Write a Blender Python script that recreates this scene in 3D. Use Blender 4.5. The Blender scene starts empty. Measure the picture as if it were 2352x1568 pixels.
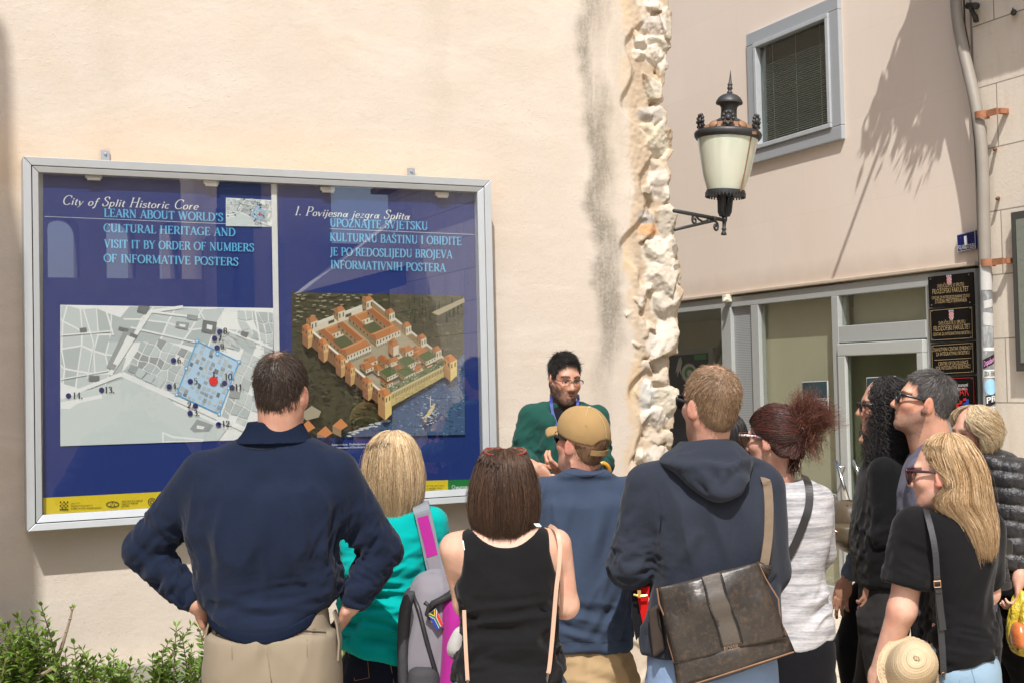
import bpy,bmesh,math,random
import numpy as np
from mathutils import Vector,Matrix
S = bpy.context.scene
COL = S.collection
R_ = math.radians
rnd = random.Random(7)
# ---------------------------------------------------------------- camera
FPX = 2911.0            # focal length in units of a 2352 px wide picture
YAW,PITCH,ROLL = R_(24.9),R_(1.745),R_(1.32)
EYE = np.array([0.0,0.0,1.75])
R0 = np.array([math.cos(YAW),-math.sin(YAW),0.0])
F0 = np.array([math.sin(YAW),math.cos(YAW),0.0])
UP = np.array([0.0,0.0,1.0])
CF = F0*math.cos(PITCH) + UP*math.sin(PITCH)
CU0 = UP*math.cos(PITCH) - F0*math.sin(PITCH)
CR = R0*math.cos(ROLL) - CU0*math.sin(ROLL)
CU = CU0*math.cos(ROLL) + R0*math.sin(ROLL)
cam_d = bpy.data.cameras.new('camera')
cam = bpy.data.objects.new('camera',cam_d); COL.objects.link(cam)
cam_d.sensor_width = 36.0; cam_d.lens = 36.0*FPX/2352.0; cam_d.clip_end = 500.0; cam_d.clip_start = 0.05
cam.matrix_world = Matrix(((CR[0],CU[0],-CF[0],EYE[0]),(CR[1],CU[1],-CF[1],EYE[1]),(CR[2],CU[2],-CF[2],EYE[2]),(0,0,0,1)))
S.camera = cam
# ---------------------------------------------------------------- light
SUN = np.array([0.092,0.167,-0.262]); SUN = SUN/np.linalg.norm(SUN)
sun_elev = math.asin(-SUN[2])
sd = bpy.data.lights.new('sun','SUN'); sd.energy = 4.6; sd.angle = R_(0.53); sd.color = (1.0,0.965,0.92)
so = bpy.data.objects.new('sun',sd); COL.objects.link(so)
so.rotation_euler = Vector(SUN).to_track_quat('-Z','Y').to_euler()
wd = bpy.data.worlds.new('World'); S.world = wd; wd.use_nodes = True
wn = wd.node_tree
sky = wn.nodes.new('ShaderNodeTexSky'); sky.sky_type = 'NISHITA'; sky.sun_disc = False
sky.sun_elevation = sun_elev; sky.sun_rotation = math.atan2(-SUN[0],-SUN[1]); sky.air_density = 1.0; sky.dust_density = 3.0; sky.ozone_density = 1.0
wn.links.new(sky.outputs[0],wn.nodes['Background'].inputs[0]); wn.nodes['Background'].inputs[1].default_value = 0.15
vs = S.view_settings; vs.view_transform = 'Standard'; vs.look = 'None'; vs.exposure = 0.14; vs.gamma = 1.0; vs.use_curve_mapping = False
S.cycles.use_denoising = True
S.cycles.max_bounces = 7; S.cycles.diffuse_bounces = 4; S.cycles.glossy_bounces = 3; S.cycles.transmission_bounces = 4; S.cycles.transparent_max_bounces = 10
S.cycles.caustics_reflective = False; S.cycles.caustics_refractive = False
# ---------------------------------------------------------------- measuring helpers (2352 x 1568 picture units)
def ray(px,py):
 return CF + (px - 1176.0)/FPX*CR + (784.0 - py)/FPX*CU
def W(px,py,d): return EYE + d*ray(px,py)
def onY(px,py,y):
 r = ray(px,py); return EYE + r*(y/r[1])
def onX(px,py,x):
 r = ray(px,py); return EYE + r*(x/r[0])
def onZ(px,py,z=0.0):
 r = ray(px,py); return EYE + r*((z - EYE[2])/r[2])
# ---------------------------------------------------------------- naming helpers
def tag(o,label=None,cat=None,group=None,kind=None):
 if label: o['label'] = label
 if cat: o['category'] = cat
 if group: o['group'] = group
 if kind: o['kind'] = kind
 return o
def thing(name,label,cat,loc=(0,0,0),rz=0.0,group=None):
 o = bpy.data.objects.new(name,None); COL.objects.link(o); o.empty_display_size = 0.1
 o.location = tuple(loc); o.rotation_euler = (0,0,rz)
 return tag(o,label,cat,group)
def link(name,me,mats=None,parent=None,smooth=False):
 o = bpy.data.objects.new(name,me); COL.objects.link(o)
 if mats is not None:
  for m in (mats if isinstance(mats,(list,tuple)) else [mats]): me.materials.append(m)
 if parent is not None: o.parent = parent
 if smooth: me.shade_smooth()
 return o
def np_mesh(name,V,faces,mats=None,parent=None,smooth=True,col=None,mi=None):
 """faces: (n,3) or (n,4) int array, or a list of such arrays"""
 if not isinstance(faces,(list,tuple)): faces = [faces]
 faces = [np.asarray(f,np.int32) for f in faces if len(f)]
 me = bpy.data.meshes.new(name)
 V = np.ascontiguousarray(V,np.float32)
 me.vertices.add(len(V)); me.vertices.foreach_set('co',V.ravel())
 loops = np.concatenate([f.ravel() for f in faces]); sizes = np.concatenate([np.full(len(f),f.shape[1],np.int32) for f in faces])
 me.loops.add(len(loops)); me.loops.foreach_set('vertex_index',loops)
 me.polygons.add(len(sizes)); st = np.concatenate([[0],np.cumsum(sizes)[:-1]]).astype(np.int32)
 me.polygons.foreach_set('loop_start',st)
 try: me.polygons.foreach_set('loop_total',sizes)
 except Exception: pass
 if mi is not None: me.polygons.foreach_set('material_index',np.asarray(mi,np.int32))
 me.update(calc_edges=True); me.validate()
 if smooth: me.polygons.foreach_set('use_smooth',np.ones(len(me.polygons),bool))
 if col is not None:
  a = me.color_attributes.new('col','FLOAT_COLOR','POINT')
  c = np.ones((len(V),4),np.float32); c[:,:3] = col
  a.data.foreach_set('color',c.ravel())
 return link(name,me,mats,parent)
class MB:
 """collects shapes, builds ONE mesh object"""
 def __init__(s): s.v = []; s.f = []; s.m = []
 def poly(s,pts,mi=0):
  n = len(s.v); s.v += [tuple(map(float,p)) for p in pts]; s.f.append(tuple(range(n,n + len(pts)))); s.m.append(mi)
 def mesh(s,pts,faces,mi=0):
  n = len(s.v); s.v += [tuple(map(float,p)) for p in pts]
  for f in faces: s.f.append(tuple(n + i for i in f)); s.m.append(mi)
 def box(s,lo,hi,mi=0,M=None):
  x0,y0,z0 = lo; x1,y1,z1 = hi
  P = [(x0,y0,z0),(x1,y0,z0),(x1,y1,z0),(x0,y1,z0),(x0,y0,z1),(x1,y0,z1),(x1,y1,z1),(x0,y1,z1)]
  if M is not None: P = [M @ Vector(p) for p in P]
  s.mesh(P,[(3,2,1,0),(4,5,6,7),(0,1,5,4),(1,2,6,5),(2,3,7,6),(3,0,4,7)],mi)
 def hexa(s,a,b,mi=0):
  """two matching quads joined into a solid"""
  s.mesh(list(a) + list(b),[(0,1,2,3),(7,6,5,4),(0,4,5,1),(1,5,6,2),(2,6,7,3),(3,7,4,0)],mi)
 def prism(s,pts,off,mi=0):
  n = len(pts); off = np.array(off,float); P = [np.array(p,float) for p in pts]
  s.mesh(P + [p + off for p in P],[tuple(range(n)),tuple(range(2*n - 1,n - 1,-1))] + [(i,i + n,(i + 1) % n + n,(i + 1) % n) for i in range(n)],mi)
 def tube(s,path,r,sides=8,mi=0,cap=True,flat=None):
  P = [np.array(p,float) for p in path]; n = len(P)
  rr = r if hasattr(r,'__len__') else [r]*n
  base = len(s.v); prev = None
  for i in range(n):
   t = P[min(i + 1,n - 1)] - P[max(i - 1,0)]; t = t/(np.linalg.norm(t) + 1e-9)
   if prev is None:
    a = np.array([0,0,1.0]) if abs(t[2]) < 0.9 else np.array([1.0,0,0])
    u = np.cross(t,a)
   else: u = prev - t*np.dot(prev,t)
   u = u/(np.linalg.norm(u) + 1e-9); w = np.cross(t,u); prev = u
   for k in range(sides):
    an = 2*math.pi*k/sides
    q = P[i] + rr[i]*(math.cos(an)*u + math.sin(an)*w)
    s.v.append(tuple(q))
  for i in range(n - 1):
   for k in range(sides):
    a = base + i*sides + k; b = base + i*sides + (k + 1) % sides
    s.f.append((a,b,b + sides,a + sides)); s.m.append(mi)
  if cap:
   s.f.append(tuple(base + k for k in range(sides))[::-1]); s.m.append(mi)
   s.f.append(tuple(base + (n - 1)*sides + k for k in range(sides))); s.m.append(mi)
 def lathe(s,prof,c=(0,0,0),sides=32,mi=0,M=None):
  base = len(s.v)
  for (r,z) in prof:
   for k in range(sides):
    a = 2*math.pi*k/sides
    p = Vector((r*math.cos(a),r*math.sin(a),z))
    if M is not None: p = M @ p
    s.v.append((p[0] + c[0],p[1] + c[1],p[2] + c[2]))
  for i in range(len(prof) - 1):
   for k in range(sides):
    a = base + i*sides + k; b = base + i*sides + (k + 1) % sides
    s.f.append((a,b,b + sides,a + sides)); s.m.append(mi)
 def ribbon(s,path,width_dirs,th_dirs,mi=0):
  """flat strap: path points, half-width vectors, half-thickness vectors"""
  n = len(path); base = len(s.v)
  for p,w,t in zip(path,width_dirs,th_dirs):
   p = np.array(p,float); w = np.array(w,float); t = np.array(t,float)
   for q in (p - w - t,p + w - t,p + w + t,p - w + t): s.v.append(tuple(q))
  for i in range(n - 1):
   for k in range(4):
    a = base + 4*i + k; b = base + 4*i + (k + 1) % 4
    s.f.append((a,b,b + 4,a + 4)); s.m.append(mi)
  s.f.append((base + 3,base + 2,base + 1,base)); s.m.append(mi)
  e = base + 4*(n - 1); s.f.append((e,e + 1,e + 2,e + 3)); s.m.append(mi)
 def build(s,name,mats,parent=None,smooth=False,bevel=0.0,sub=0,angle=None):
  me = bpy.data.meshes.new(name); me.from_pydata(s.v,[],s.f); me.update()
  me.polygons.foreach_set('material_index',np.array(s.m,np.int32))
  if parent is not None and parent.type == 'EMPTY':
   pass
  o = link(name,me,mats,parent)
  bm = bmesh.new(); bm.from_mesh(me); bmesh.ops.recalc_face_normals(bm,faces=bm.faces); bm.to_mesh(me); bm.free()
  if smooth:
   me.polygons.foreach_set('use_smooth',np.ones(len(me.polygons),bool))
   if angle: me.set_sharp_from_angle(angle=R_(angle))
  if bevel:
   b = o.modifiers.new('bevel','BEVEL'); b.width = bevel; b.segments = 2; b.limit_method = 'ANGLE'; b.angle_limit = R_(40); b.harden_normals = False
  return o
# ---------------------------------------------------------------- materials
def srgb(r,g,b):
 f = lambda c: (c/255/12.92) if c/255 <= 0.04045 else ((c/255 + 0.055)/1.055) ** 2.4
 return (f(r),f(g),f(b))
class NT:
 def __init__(s,name):
  s.mat = bpy.data.materials.new(name); s.mat.use_nodes = True; s.t = s.mat.node_tree
  s.b = s.t.nodes['Principled BSDF']; s.out = s.t.nodes['Material Output']
 def n(s,typ,**kw):
  nd = s.t.nodes.new('ShaderNode' + typ)
  for k,v in kw.items(): setattr(nd,k,v)
  return nd
 def l(s,a,b): s.t.links.new(a,b)
 def set(s,sock,v):
  if hasattr(v,'is_linked') or isinstance(v,bpy.types.NodeSocket): s.l(v,sock)
  else: sock.default_value = (tuple(v) + (1.0,)) if hasattr(v,'__len__') and len(v) == 3 and sock.type == 'RGBA' else v
 def pos(s): return s.n('NewGeometry').outputs['Position']
 def obj(s): return s.n('TexCoord').outputs['Object']
 def mapping(s,v,scale=(1,1,1),loc=(0,0,0),rot=(0,0,0)):
  m = s.n('Mapping'); m.inputs['Scale'].default_value = scale; m.inputs['Location'].default_value = loc; m.inputs['Rotation'].default_value = rot
  s.l(v,m.inputs[0]); return m.outputs[0]
 def noise(s,v,scale,detail=4.0,rough=0.55,dist=0.0):
  n = s.n('TexNoise'); n.inputs['Scale'].default_value = scale; n.inputs['Detail'].default_value = detail; n.inputs['Roughness'].default_value = rough; n.inputs['Distortion'].default_value = dist
  s.l(v,n.inputs['Vector']); return n.outputs[0]
 def vor(s,v,scale,feature='F1',out='Distance',rnd=1.0):
  n = s.n('TexVoronoi'); n.feature = feature; n.inputs['Scale'].default_value = scale; n.inputs['Randomness'].default_value = rnd
  s.l(v,n.inputs['Vector']); return n.outputs[out]
 def ramp(s,f,stops,interp='LINEAR'):
  r = s.n('ValToRGB'); r.color_ramp.interpolation = interp; e = r.color_ramp.elements
  while len(e) < len(stops): e.new(0.5)
  for el,(p,c) in zip(e,stops):
   el.position = p; el.color = (c,c,c,1) if not hasattr(c,'__len__') else tuple(c) + (1.0,)
  s.l(f,r.inputs[0]); return r.outputs[0]
 def math(s,op,a,b=0.0,c=None):
  m = s.n('Math',operation=op); s.set(m.inputs[0],a); s.set(m.inputs[1],b)
  if c is not None: s.set(m.inputs[2],c)
  return m.outputs[0]
 def mix(s,f,a,b,mode='MIX'):
  m = s.n('Mix',data_type='RGBA',blend_type=mode); s.set(m.inputs[0],f); s.set(m.inputs[6],a); s.set(m.inputs[7],b); return m.outputs[2]
 def sep(s,v):
  x = s.n('SeparateXYZ'); s.l(v,x.inputs[0]); return x.outputs
 def bump(s,h,strength=0.5,dist=0.01,prev=None):
  b = s.n('Bump'); b.inputs['Strength'].default_value = strength; b.inputs['Distance'].default_value = dist; s.l(h,b.inputs['Height'])
  if prev is not None: s.l(prev,b.inputs['Normal'])
  s.l(b.outputs[0],s.b.inputs['Normal']); return b.outputs[0]
 def base(s,v): s.set(s.b.inputs['Base Color'],v)
 def p(s,**kw):
  for k,v in kw.items(): s.set(s.b.inputs[k.replace('_',' ')],v)
  return s
def plain(name,c,rough=0.6,metal=0.0,var=0.12,vs=14.0,bump=0.0,bs=60.0,coat=0.0,spec=0.5):
 t = NT(name); P = t.obj(); n = t.noise(P,vs,5,0.6)
 c = np.array(c); t.base(t.mix(n,tuple(c*(1 - var)),tuple(np.minimum(c*(1 + var),1))))
 t.p(Metallic=metal,Roughness=t.math('ADD',t.math('MULTIPLY',t.noise(P,vs*2.3,4),0.25),max(rough - 0.125,0.02)),Coat_Weight=coat)
 t.b.inputs['Specular IOR Level'].default_value = spec
 if bump: t.bump(t.noise(P,bs,4),bump,0.004)
 return t.mat
def cloth(name,c,var=0.10,weave=900.0,sheen=0.04,rough=0.92,bump=0.25,melange=0.0,c2=None):
 t = NT(name); P = t.obj(); c = np.array(c)
 n = t.noise(P,9.0,3); col = t.mix(n,tuple(c*(1 - var)),tuple(np.minimum(c*(1 + var),1)))
 if melange: col = t.mix(t.math('MULTIPLY',t.ramp(t.noise(P,260.0,3,0.7),[(0.42,0.0),(0.62,1.0)]),melange),col,tuple(c2 if c2 is not None else np.minimum(c*1.8,1)))
 t.base(col); t.p(Roughness=rough,Sheen_Weight=min(sheen,0.08),Sheen_Roughness=0.5); t.b.inputs['Specular IOR Level'].default_value = 0.06
 b = t.bump(t.noise(P,42.0,4,0.6),bump,0.006)
 t.bump(t.noise(t.mapping(P,(1,1,2.2)),weave*0.35,2,0.6),0.18,0.0015,b)
 return t.mat
def attr_mat(name,rough=0.55,sss=0.0,bump=0.0,bs=250.0,spec=0.4,sheen=0.0):
 t = NT(name); a = t.n('VertexColor'); a.layer_name = 'col'
 P = t.obj(); n = t.noise(P,45.0,4,0.6)
 t.base(t.mix(1.0,a.outputs[0],t.mix(n,(0.86,0.84,0.84),(1.08,1.06,1.05)),'MULTIPLY'))
 t.p(Roughness=rough,Sheen_Weight=sheen); t.b.inputs['Specular IOR Level'].default_value = spec
 if sss: t.p(Subsurface_Weight=sss,Subsurface_Scale=0.012); t.b.inputs['Subsurface Radius'].default_value = (1.0,0.35,0.2)
 if bump: t.bump(t.noise(P,bs,3,0.6),bump,0.003)
 return t.mat
def glass_pane(name,tint=(0.93,0.97,0.95),boost=1.0,rough=0.0):
 t = NT(name); t.t.nodes.remove(t.b)
 tr = t.n('BsdfTransparent'); tr.inputs[0].default_value = tuple(tint) + (1,)
 gl = t.n('BsdfGlossy'); gl.inputs['Roughness'].default_value = rough; gl.inputs[0].default_value = (1,1,1,1)
 g = t.n('NewGeometry'); dt = t.n('VectorMath',operation='DOT_PRODUCT'); t.l(g.outputs['Normal'],dt.inputs[0]); t.l(g.outputs['Incoming'],dt.inputs[1])
 fr = t.math('ADD',t.math('MULTIPLY',t.math('POWER',t.math('SUBTRACT',1.0,t.math('ABSOLUTE',dt.outputs['Value'])),5.0),0.96),0.04)
 mx = t.n('MixShader'); t.l(t.math('MINIMUM',t.math('MULTIPLY',fr,boost),1.0),mx.inputs[0]); t.l(tr.outputs[0],mx.inputs[1]); t.l(gl.outputs[0],mx.inputs[2])
 t.l(mx.outputs[0],t.out.inputs[0]); return t.mat
# ---------------------------------------------------------------- numpy noise
def _h(ix,iy,iz,seed):
 h = (ix.astype(np.uint32)*np.uint32(374761393) + iy.astype(np.uint32)*np.uint32(668265263) + iz.astype(np.uint32)*np.uint32(2147483647) + np.uint32((seed*974634777) & 0xffffffff))
 h = (h ^ (h >> np.uint32(13)))*np.uint32(1274126177); h = h ^ (h >> np.uint32(16))
 return (h & np.uint32(0xffff)).astype(np.float32)/65535.0
def vnoise(P,seed=0):
 with np.errstate(over='ignore'):
  P = np.asarray(P,np.float32); I = np.floor(P).astype(np.int64); f = P - I; f = f*f*(3 - 2*f); out = 0
  for dx in (0,1):
   for dy in (0,1):
    for dz in (0,1):
     w = (f[...,0] if dx else 1 - f[...,0])*(f[...,1] if dy else 1 - f[...,1])*(f[...,2] if dz else 1 - f[...,2])
     out = out + w*_h(I[...,0] + dx,I[...,1] + dy,I[...,2] + dz,seed)
  return out
def fbm(P,seed=0,oct=3,gain=0.5):
 P = np.asarray(P,np.float32); a,s,t = 1.0,0.0,0.0
 for o in range(oct): s = s + a*vnoise(P*(2 ** o) + 17.3*o,seed + o); t += a; a *= gain
 return s/t
# ---------------------------------------------------------------- implicit surfaces
class Prim:
 def __init__(s,lo,hi,f,op='u',k=0.02): s.lo,s.hi,s.f,s.op,s.k = np.array(lo,float),np.array(hi,float),f,op,k
def cone(a,b,ra,rb,op='u',k=0.02):
 a = np.array(a,float); b = np.array(b,float); r = max(ra,rb); ba = b - a; L2 = float(ba @ ba) + 1e-12
 def f(X,Y,Z):
  t = np.clip(((X - a[0])*ba[0] + (Y - a[1])*ba[1] + (Z - a[2])*ba[2])/L2,0,1)
  return np.sqrt((X - a[0] - t*ba[0]) ** 2 + (Y - a[1] - t*ba[1]) ** 2 + (Z - a[2] - t*ba[2]) ** 2) - (ra + (rb - ra)*t)
 return Prim(np.minimum(a,b) - r,np.maximum(a,b) + r,f,op,k)
def ell(c,r,R=None,op='u',k=0.02):
 c = np.array(c,float); r = np.array(r,float); R = np.eye(3) if R is None else np.array(R,float); m = r.max()
 def f(X,Y,Z):
  x,y,z = X - c[0],Y - c[1],Z - c[2]
  u = R[0,0]*x + R[1,0]*y + R[2,0]*z; v = R[0,1]*x + R[1,1]*y + R[2,1]*z; w = R[0,2]*x + R[1,2]*y + R[2,2]*z
  k0 = np.sqrt((u/r[0]) ** 2 + (v/r[1]) ** 2 + (w/r[2]) ** 2) + 1e-9
  k1 = np.sqrt((u/r[0] ** 2) ** 2 + (v/r[1] ** 2) ** 2 + (w/r[2] ** 2) ** 2) + 1e-9
  return k0*(k0 - 1)/k1
 return Prim(c - m,c + m,f,op,k)
def rbox(c,h,R=None,rad=0.01,op='u',k=0.01):
 c = np.array(c,float); h = np.array(h,float) - rad; R = np.eye(3) if R is None else np.array(R,float); m = np.linalg.norm(h) + rad
 def f(X,Y,Z):
  x,y,z = X - c[0],Y - c[1],Z - c[2]
  q = [np.abs(R[0,i]*x + R[1,i]*y + R[2,i]*z) - h[i] for i in range(3)]
  return np.sqrt(sum(np.maximum(t,0) ** 2 for t in q)) + np.minimum(np.maximum(np.maximum(q[0],q[1]),q[2]),0) - rad
 return Prim(c - m,c + m,f,op,k)
def plane_cut(p,n,k=0.004):
 """keeps the side opposite to n"""
 p = np.array(p,float); n = np.array(n,float); n = n/np.linalg.norm(n)
 return Prim([-9]*3,[9]*3,lambda X,Y,Z: (X - p[0])*n[0] + (Y - p[1])*n[1] + (Z - p[2])*n[2],'i',k)
class Loft:
 """stack of ellipses along z: rows (z, cx, cy, a, b)"""
 def __init__(s,rows,n=2.2):
  rows = sorted(rows); A = np.array(rows,float); s.z0,s.z1 = A[0,0],A[-1,0]; s.n = n
  s.zz = np.linspace(s.z0,s.z1,240); s.t = np.zeros((240,4))
  for j in range(4):
   y = A[:,j + 1]; x = A[:,0]; m = np.gradient(y,x) if len(x) > 2 else np.full(len(x),(y[-1] - y[0])/(x[-1] - x[0]))
   d = np.diff(y)/np.diff(x)
   for i in range(1,len(x) - 1):
    m[i] = 0 if d[i - 1]*d[i] <= 0 else 2*d[i - 1]*d[i]/(d[i - 1] + d[i])
   if len(x) > 2: m[0],m[-1] = d[0],d[-1]
   i = np.clip(np.searchsorted(x,s.zz) - 1,0,len(x) - 2); h = x[i + 1] - x[i]; t = (s.zz - x[i])/h
   s.t[:,j] = (2*t ** 3 - 3*t ** 2 + 1)*y[i] + (t ** 3 - 2*t ** 2 + t)*h*m[i] + (-2*t ** 3 + 3*t ** 2)*y[i + 1] + (t ** 3 - t ** 2)*h*m[i + 1]
  s.t[:,2:] = np.maximum(s.t[:,2:],0.004)
 def at(s,z):
  return [np.interp(z,s.zz,s.t[:,j]) for j in range(4)]
 def point(s,z,th,mul=1.0):
  cx,cy,a,b = s.at(z); c,sn = np.cos(th),np.sin(th); e = 2.0/s.n
  return np.stack([cx + mul*a*np.sign(c)*np.abs(c) ** e,cy + mul*b*np.sign(sn)*np.abs(sn) ** e,np.broadcast_to(z,np.broadcast(cx,c).shape)],-1)
 def prim(s,infl=0.0,op='u',k=0.02,round=0.012):
  ma,mb = s.t[:,2].max(),s.t[:,3].max()
  lo = [(s.t[:,0] - s.t[:,2]).min() - infl,(s.t[:,1] - s.t[:,3]).min() - infl,s.z0 - infl]
  hi = [(s.t[:,0] + s.t[:,2]).max() + infl,(s.t[:,1] + s.t[:,3]).max() + infl,s.z1 + infl]
  def f(X,Y,Z):
   cx,cy,a,b = s.at(Z); a = a + infl; b = b + infl
   x,y = X - cx,Y - cy
   q = (np.abs(x/a) ** s.n + np.abs(y/b) ** s.n) ** (1/s.n); r = np.sqrt(x*x + y*y)
   d = np.where(q > 1e-4,r*(1 - 1/np.maximum(q,1e-4)),-np.minimum(a,b))
   e = np.maximum(Z - s.z1 - infl,s.z0 - infl - Z) + round
   d = d + round
   return np.minimum(np.maximum(d,e),0) + np.sqrt(np.maximum(d,0) ** 2 + np.maximum(e,0) ** 2) - round
  return Prim(lo,hi,f,op,k)
def axis_grid(lo,hi,step,fine=()):
 xs = [lo]
 while xs[-1] < hi:
  x = xs[-1]; st = step
  for (a,b,f) in fine:
   if a - step <= x <= b: st = min(st,f)
  xs.append(x + st)
 return np.array(xs,np.float32)
def surface(prims,step=0.008,finex=(),finey=(),finez=(),pad=0.02,bound=None):
 un = [p for p in prims if p.op == 'u']
 lo = np.min([p.lo for p in un],0) - pad; hi = np.max([p.hi for p in un],0) + pad
 if bound is not None: lo = np.maximum(lo,bound[0]); hi = np.minimum(hi,bound[1])
 xs,ys,zs = axis_grid(lo[0],hi[0],step,finex),axis_grid(lo[1],hi[1],step,finey),axis_grid(lo[2],hi[2],step,finez)
 D = np.full((len(xs),len(ys),len(zs)),0.25,np.float32)
 for p in prims:
  m = p.k + 3*step
  i0,i1 = np.searchsorted(xs,p.lo[0] - m),np.searchsorted(xs,p.hi[0] + m)
  j0,j1 = np.searchsorted(ys,p.lo[1] - m),np.searchsorted(ys,p.hi[1] + m)
  k0,k1 = np.searchsorted(zs,p.lo[2] - m),np.searchsorted(zs,p.hi[2] + m)
  if i1 <= i0 or j1 <= j0 or k1 <= k0: continue
  d = p.f(xs[i0:i1,None,None],ys[None,j0:j1,None],zs[None,None,k0:k1]).astype(np.float32)
  s = D[i0:i1,j0:j1,k0:k1]; k = max(p.k,1e-4)
  if p.op == 'u':
   h = np.clip(0.5 + 0.5*(s - d)/k,0,1); D[i0:i1,j0:j1,k0:k1] = s*(1 - h) + d*h - k*h*(1 - h)
  else:
   if p.op == 's': d = -d
   h = np.clip(0.5 - 0.5*(s - d)/k,0,1); D[i0:i1,j0:j1,k0:k1] = s*(1 - h) + d*h + k*h*(1 - h)
 D[0] = D[-1] = 0.25; D[:,0] = D[:,-1] = 0.25; D[:,:,0] = D[:,:,-1] = 0.25
 return nets(D,xs,ys,zs)
def nets(D,xs,ys,zs):
 N = D < 0; nx,ny,nz = D.shape
 c = np.zeros((nx - 1,ny - 1,nz - 1),np.int8)
 for a in (0,1):
  for b in (0,1):
   for e in (0,1): c += N[a:nx - 1 + a,b:ny - 1 + b,e:nz - 1 + e]
 act = np.argwhere((c > 0) & (c < 8)); idx = np.full(c.shape,-1,np.int32); idx[act[:,0],act[:,1],act[:,2]] = np.arange(len(act))
 I,J,K = act.T; off = np.array([(a,b,e) for a in (0,1) for b in (0,1) for e in (0,1)])
 val = np.stack([D[I + o[0],J + o[1],K + o[2]] for o in off],1)
 acc = np.zeros((len(act),3),np.float32); cnt = np.zeros(len(act),np.float32)
 for p in range(8):
  for ax in range(3):
   if off[p][ax]: continue
   o2 = off[p].copy(); o2[ax] = 1; q = int(o2[0]*4 + o2[1]*2 + o2[2])
   va,vb = val[:,p],val[:,q]; m = (va < 0) != (vb < 0); t = np.where(m,va/np.where(m,va - vb,1),0)
   pt = np.broadcast_to(off[p].astype(np.float32),(len(act),3)).copy(); pt[:,ax] += t
   acc += pt*m[:,None]; cnt += m
 fr = acc/cnt[:,None]
 V = np.stack([xs[I] + fr[:,0]*(xs[I + 1] - xs[I]),ys[J] + fr[:,1]*(ys[J + 1] - ys[J]),zs[K] + fr[:,2]*(zs[K + 1] - zs[K])],1)
 F = []
 for ax in range(3):
  A = [slice(1,-1)]*3; A[ax] = slice(0,-1); B = [slice(1,-1)]*3; B[ax] = slice(1,None)
  n0,n1 = N[tuple(A)],N[tuple(B)]; e = np.argwhere(n0 != n1)
  if not len(e): continue
  e2 = e.copy()
  for k in range(3):
   if k != ax: e2[:,k] += 1
  b,cc = [k for k in range(3) if k != ax]
  def cell(db,dc):
   q = e2.copy(); q[:,b] += db; q[:,cc] += dc; return idx[q[:,0],q[:,1],q[:,2]]
  f = np.stack([cell(-1,-1),cell(0,-1),cell(0,0),cell(-1,0)],1)
  ins = N[tuple(A)][e[:,0],e[:,1],e[:,2]]
  flip = ~ins if ax != 1 else ins
  f[flip] = f[flip][:,::-1]; F.append(f)
 F = np.concatenate(F); F = F[(F >= 0).all(1)]
 return V,F
def vnormals(V,F):
 n = np.cross(V[F[:,2]] - V[F[:,0]],V[F[:,3]] - V[F[:,1]]); N = np.zeros_like(V)
 for k in range(4): np.add.at(N,F[:,k],n)
 return N/(np.linalg.norm(N,axis=1,keepdims=True) + 1e-12)
def relax(V,F,it=1,lam=0.5):
 for _ in range(it):
  S_ = np.zeros_like(V); C = np.zeros((len(V),1),V.dtype)
  for a,b in ((0,1),(1,2),(2,3),(3,0)):
   np.add.at(S_,F[:,a],V[F[:,b]]); np.add.at(C,F[:,a],1); np.add.at(S_,F[:,b],V[F[:,a]]); np.add.at(C,F[:,b],1)
  V = V + lam*(S_/np.maximum(C,1) - V)
 return V
# ================================================================ SETTING
YB = W(55,600,5.3)[1]            # front of the notice board frame
YW = YB + 0.135                    # plaster face of the wall
XF = W(1920,1390,9.5)[0]         # stone facade across the lane
XR = XF - 0.07                     # older stone building at the right
EX = np.array([1.0,0,0]); EYv = np.array([0,1.0,0])
def PW(px,py,y=None): return onY(px,py,YW if y is None else y)
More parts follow.
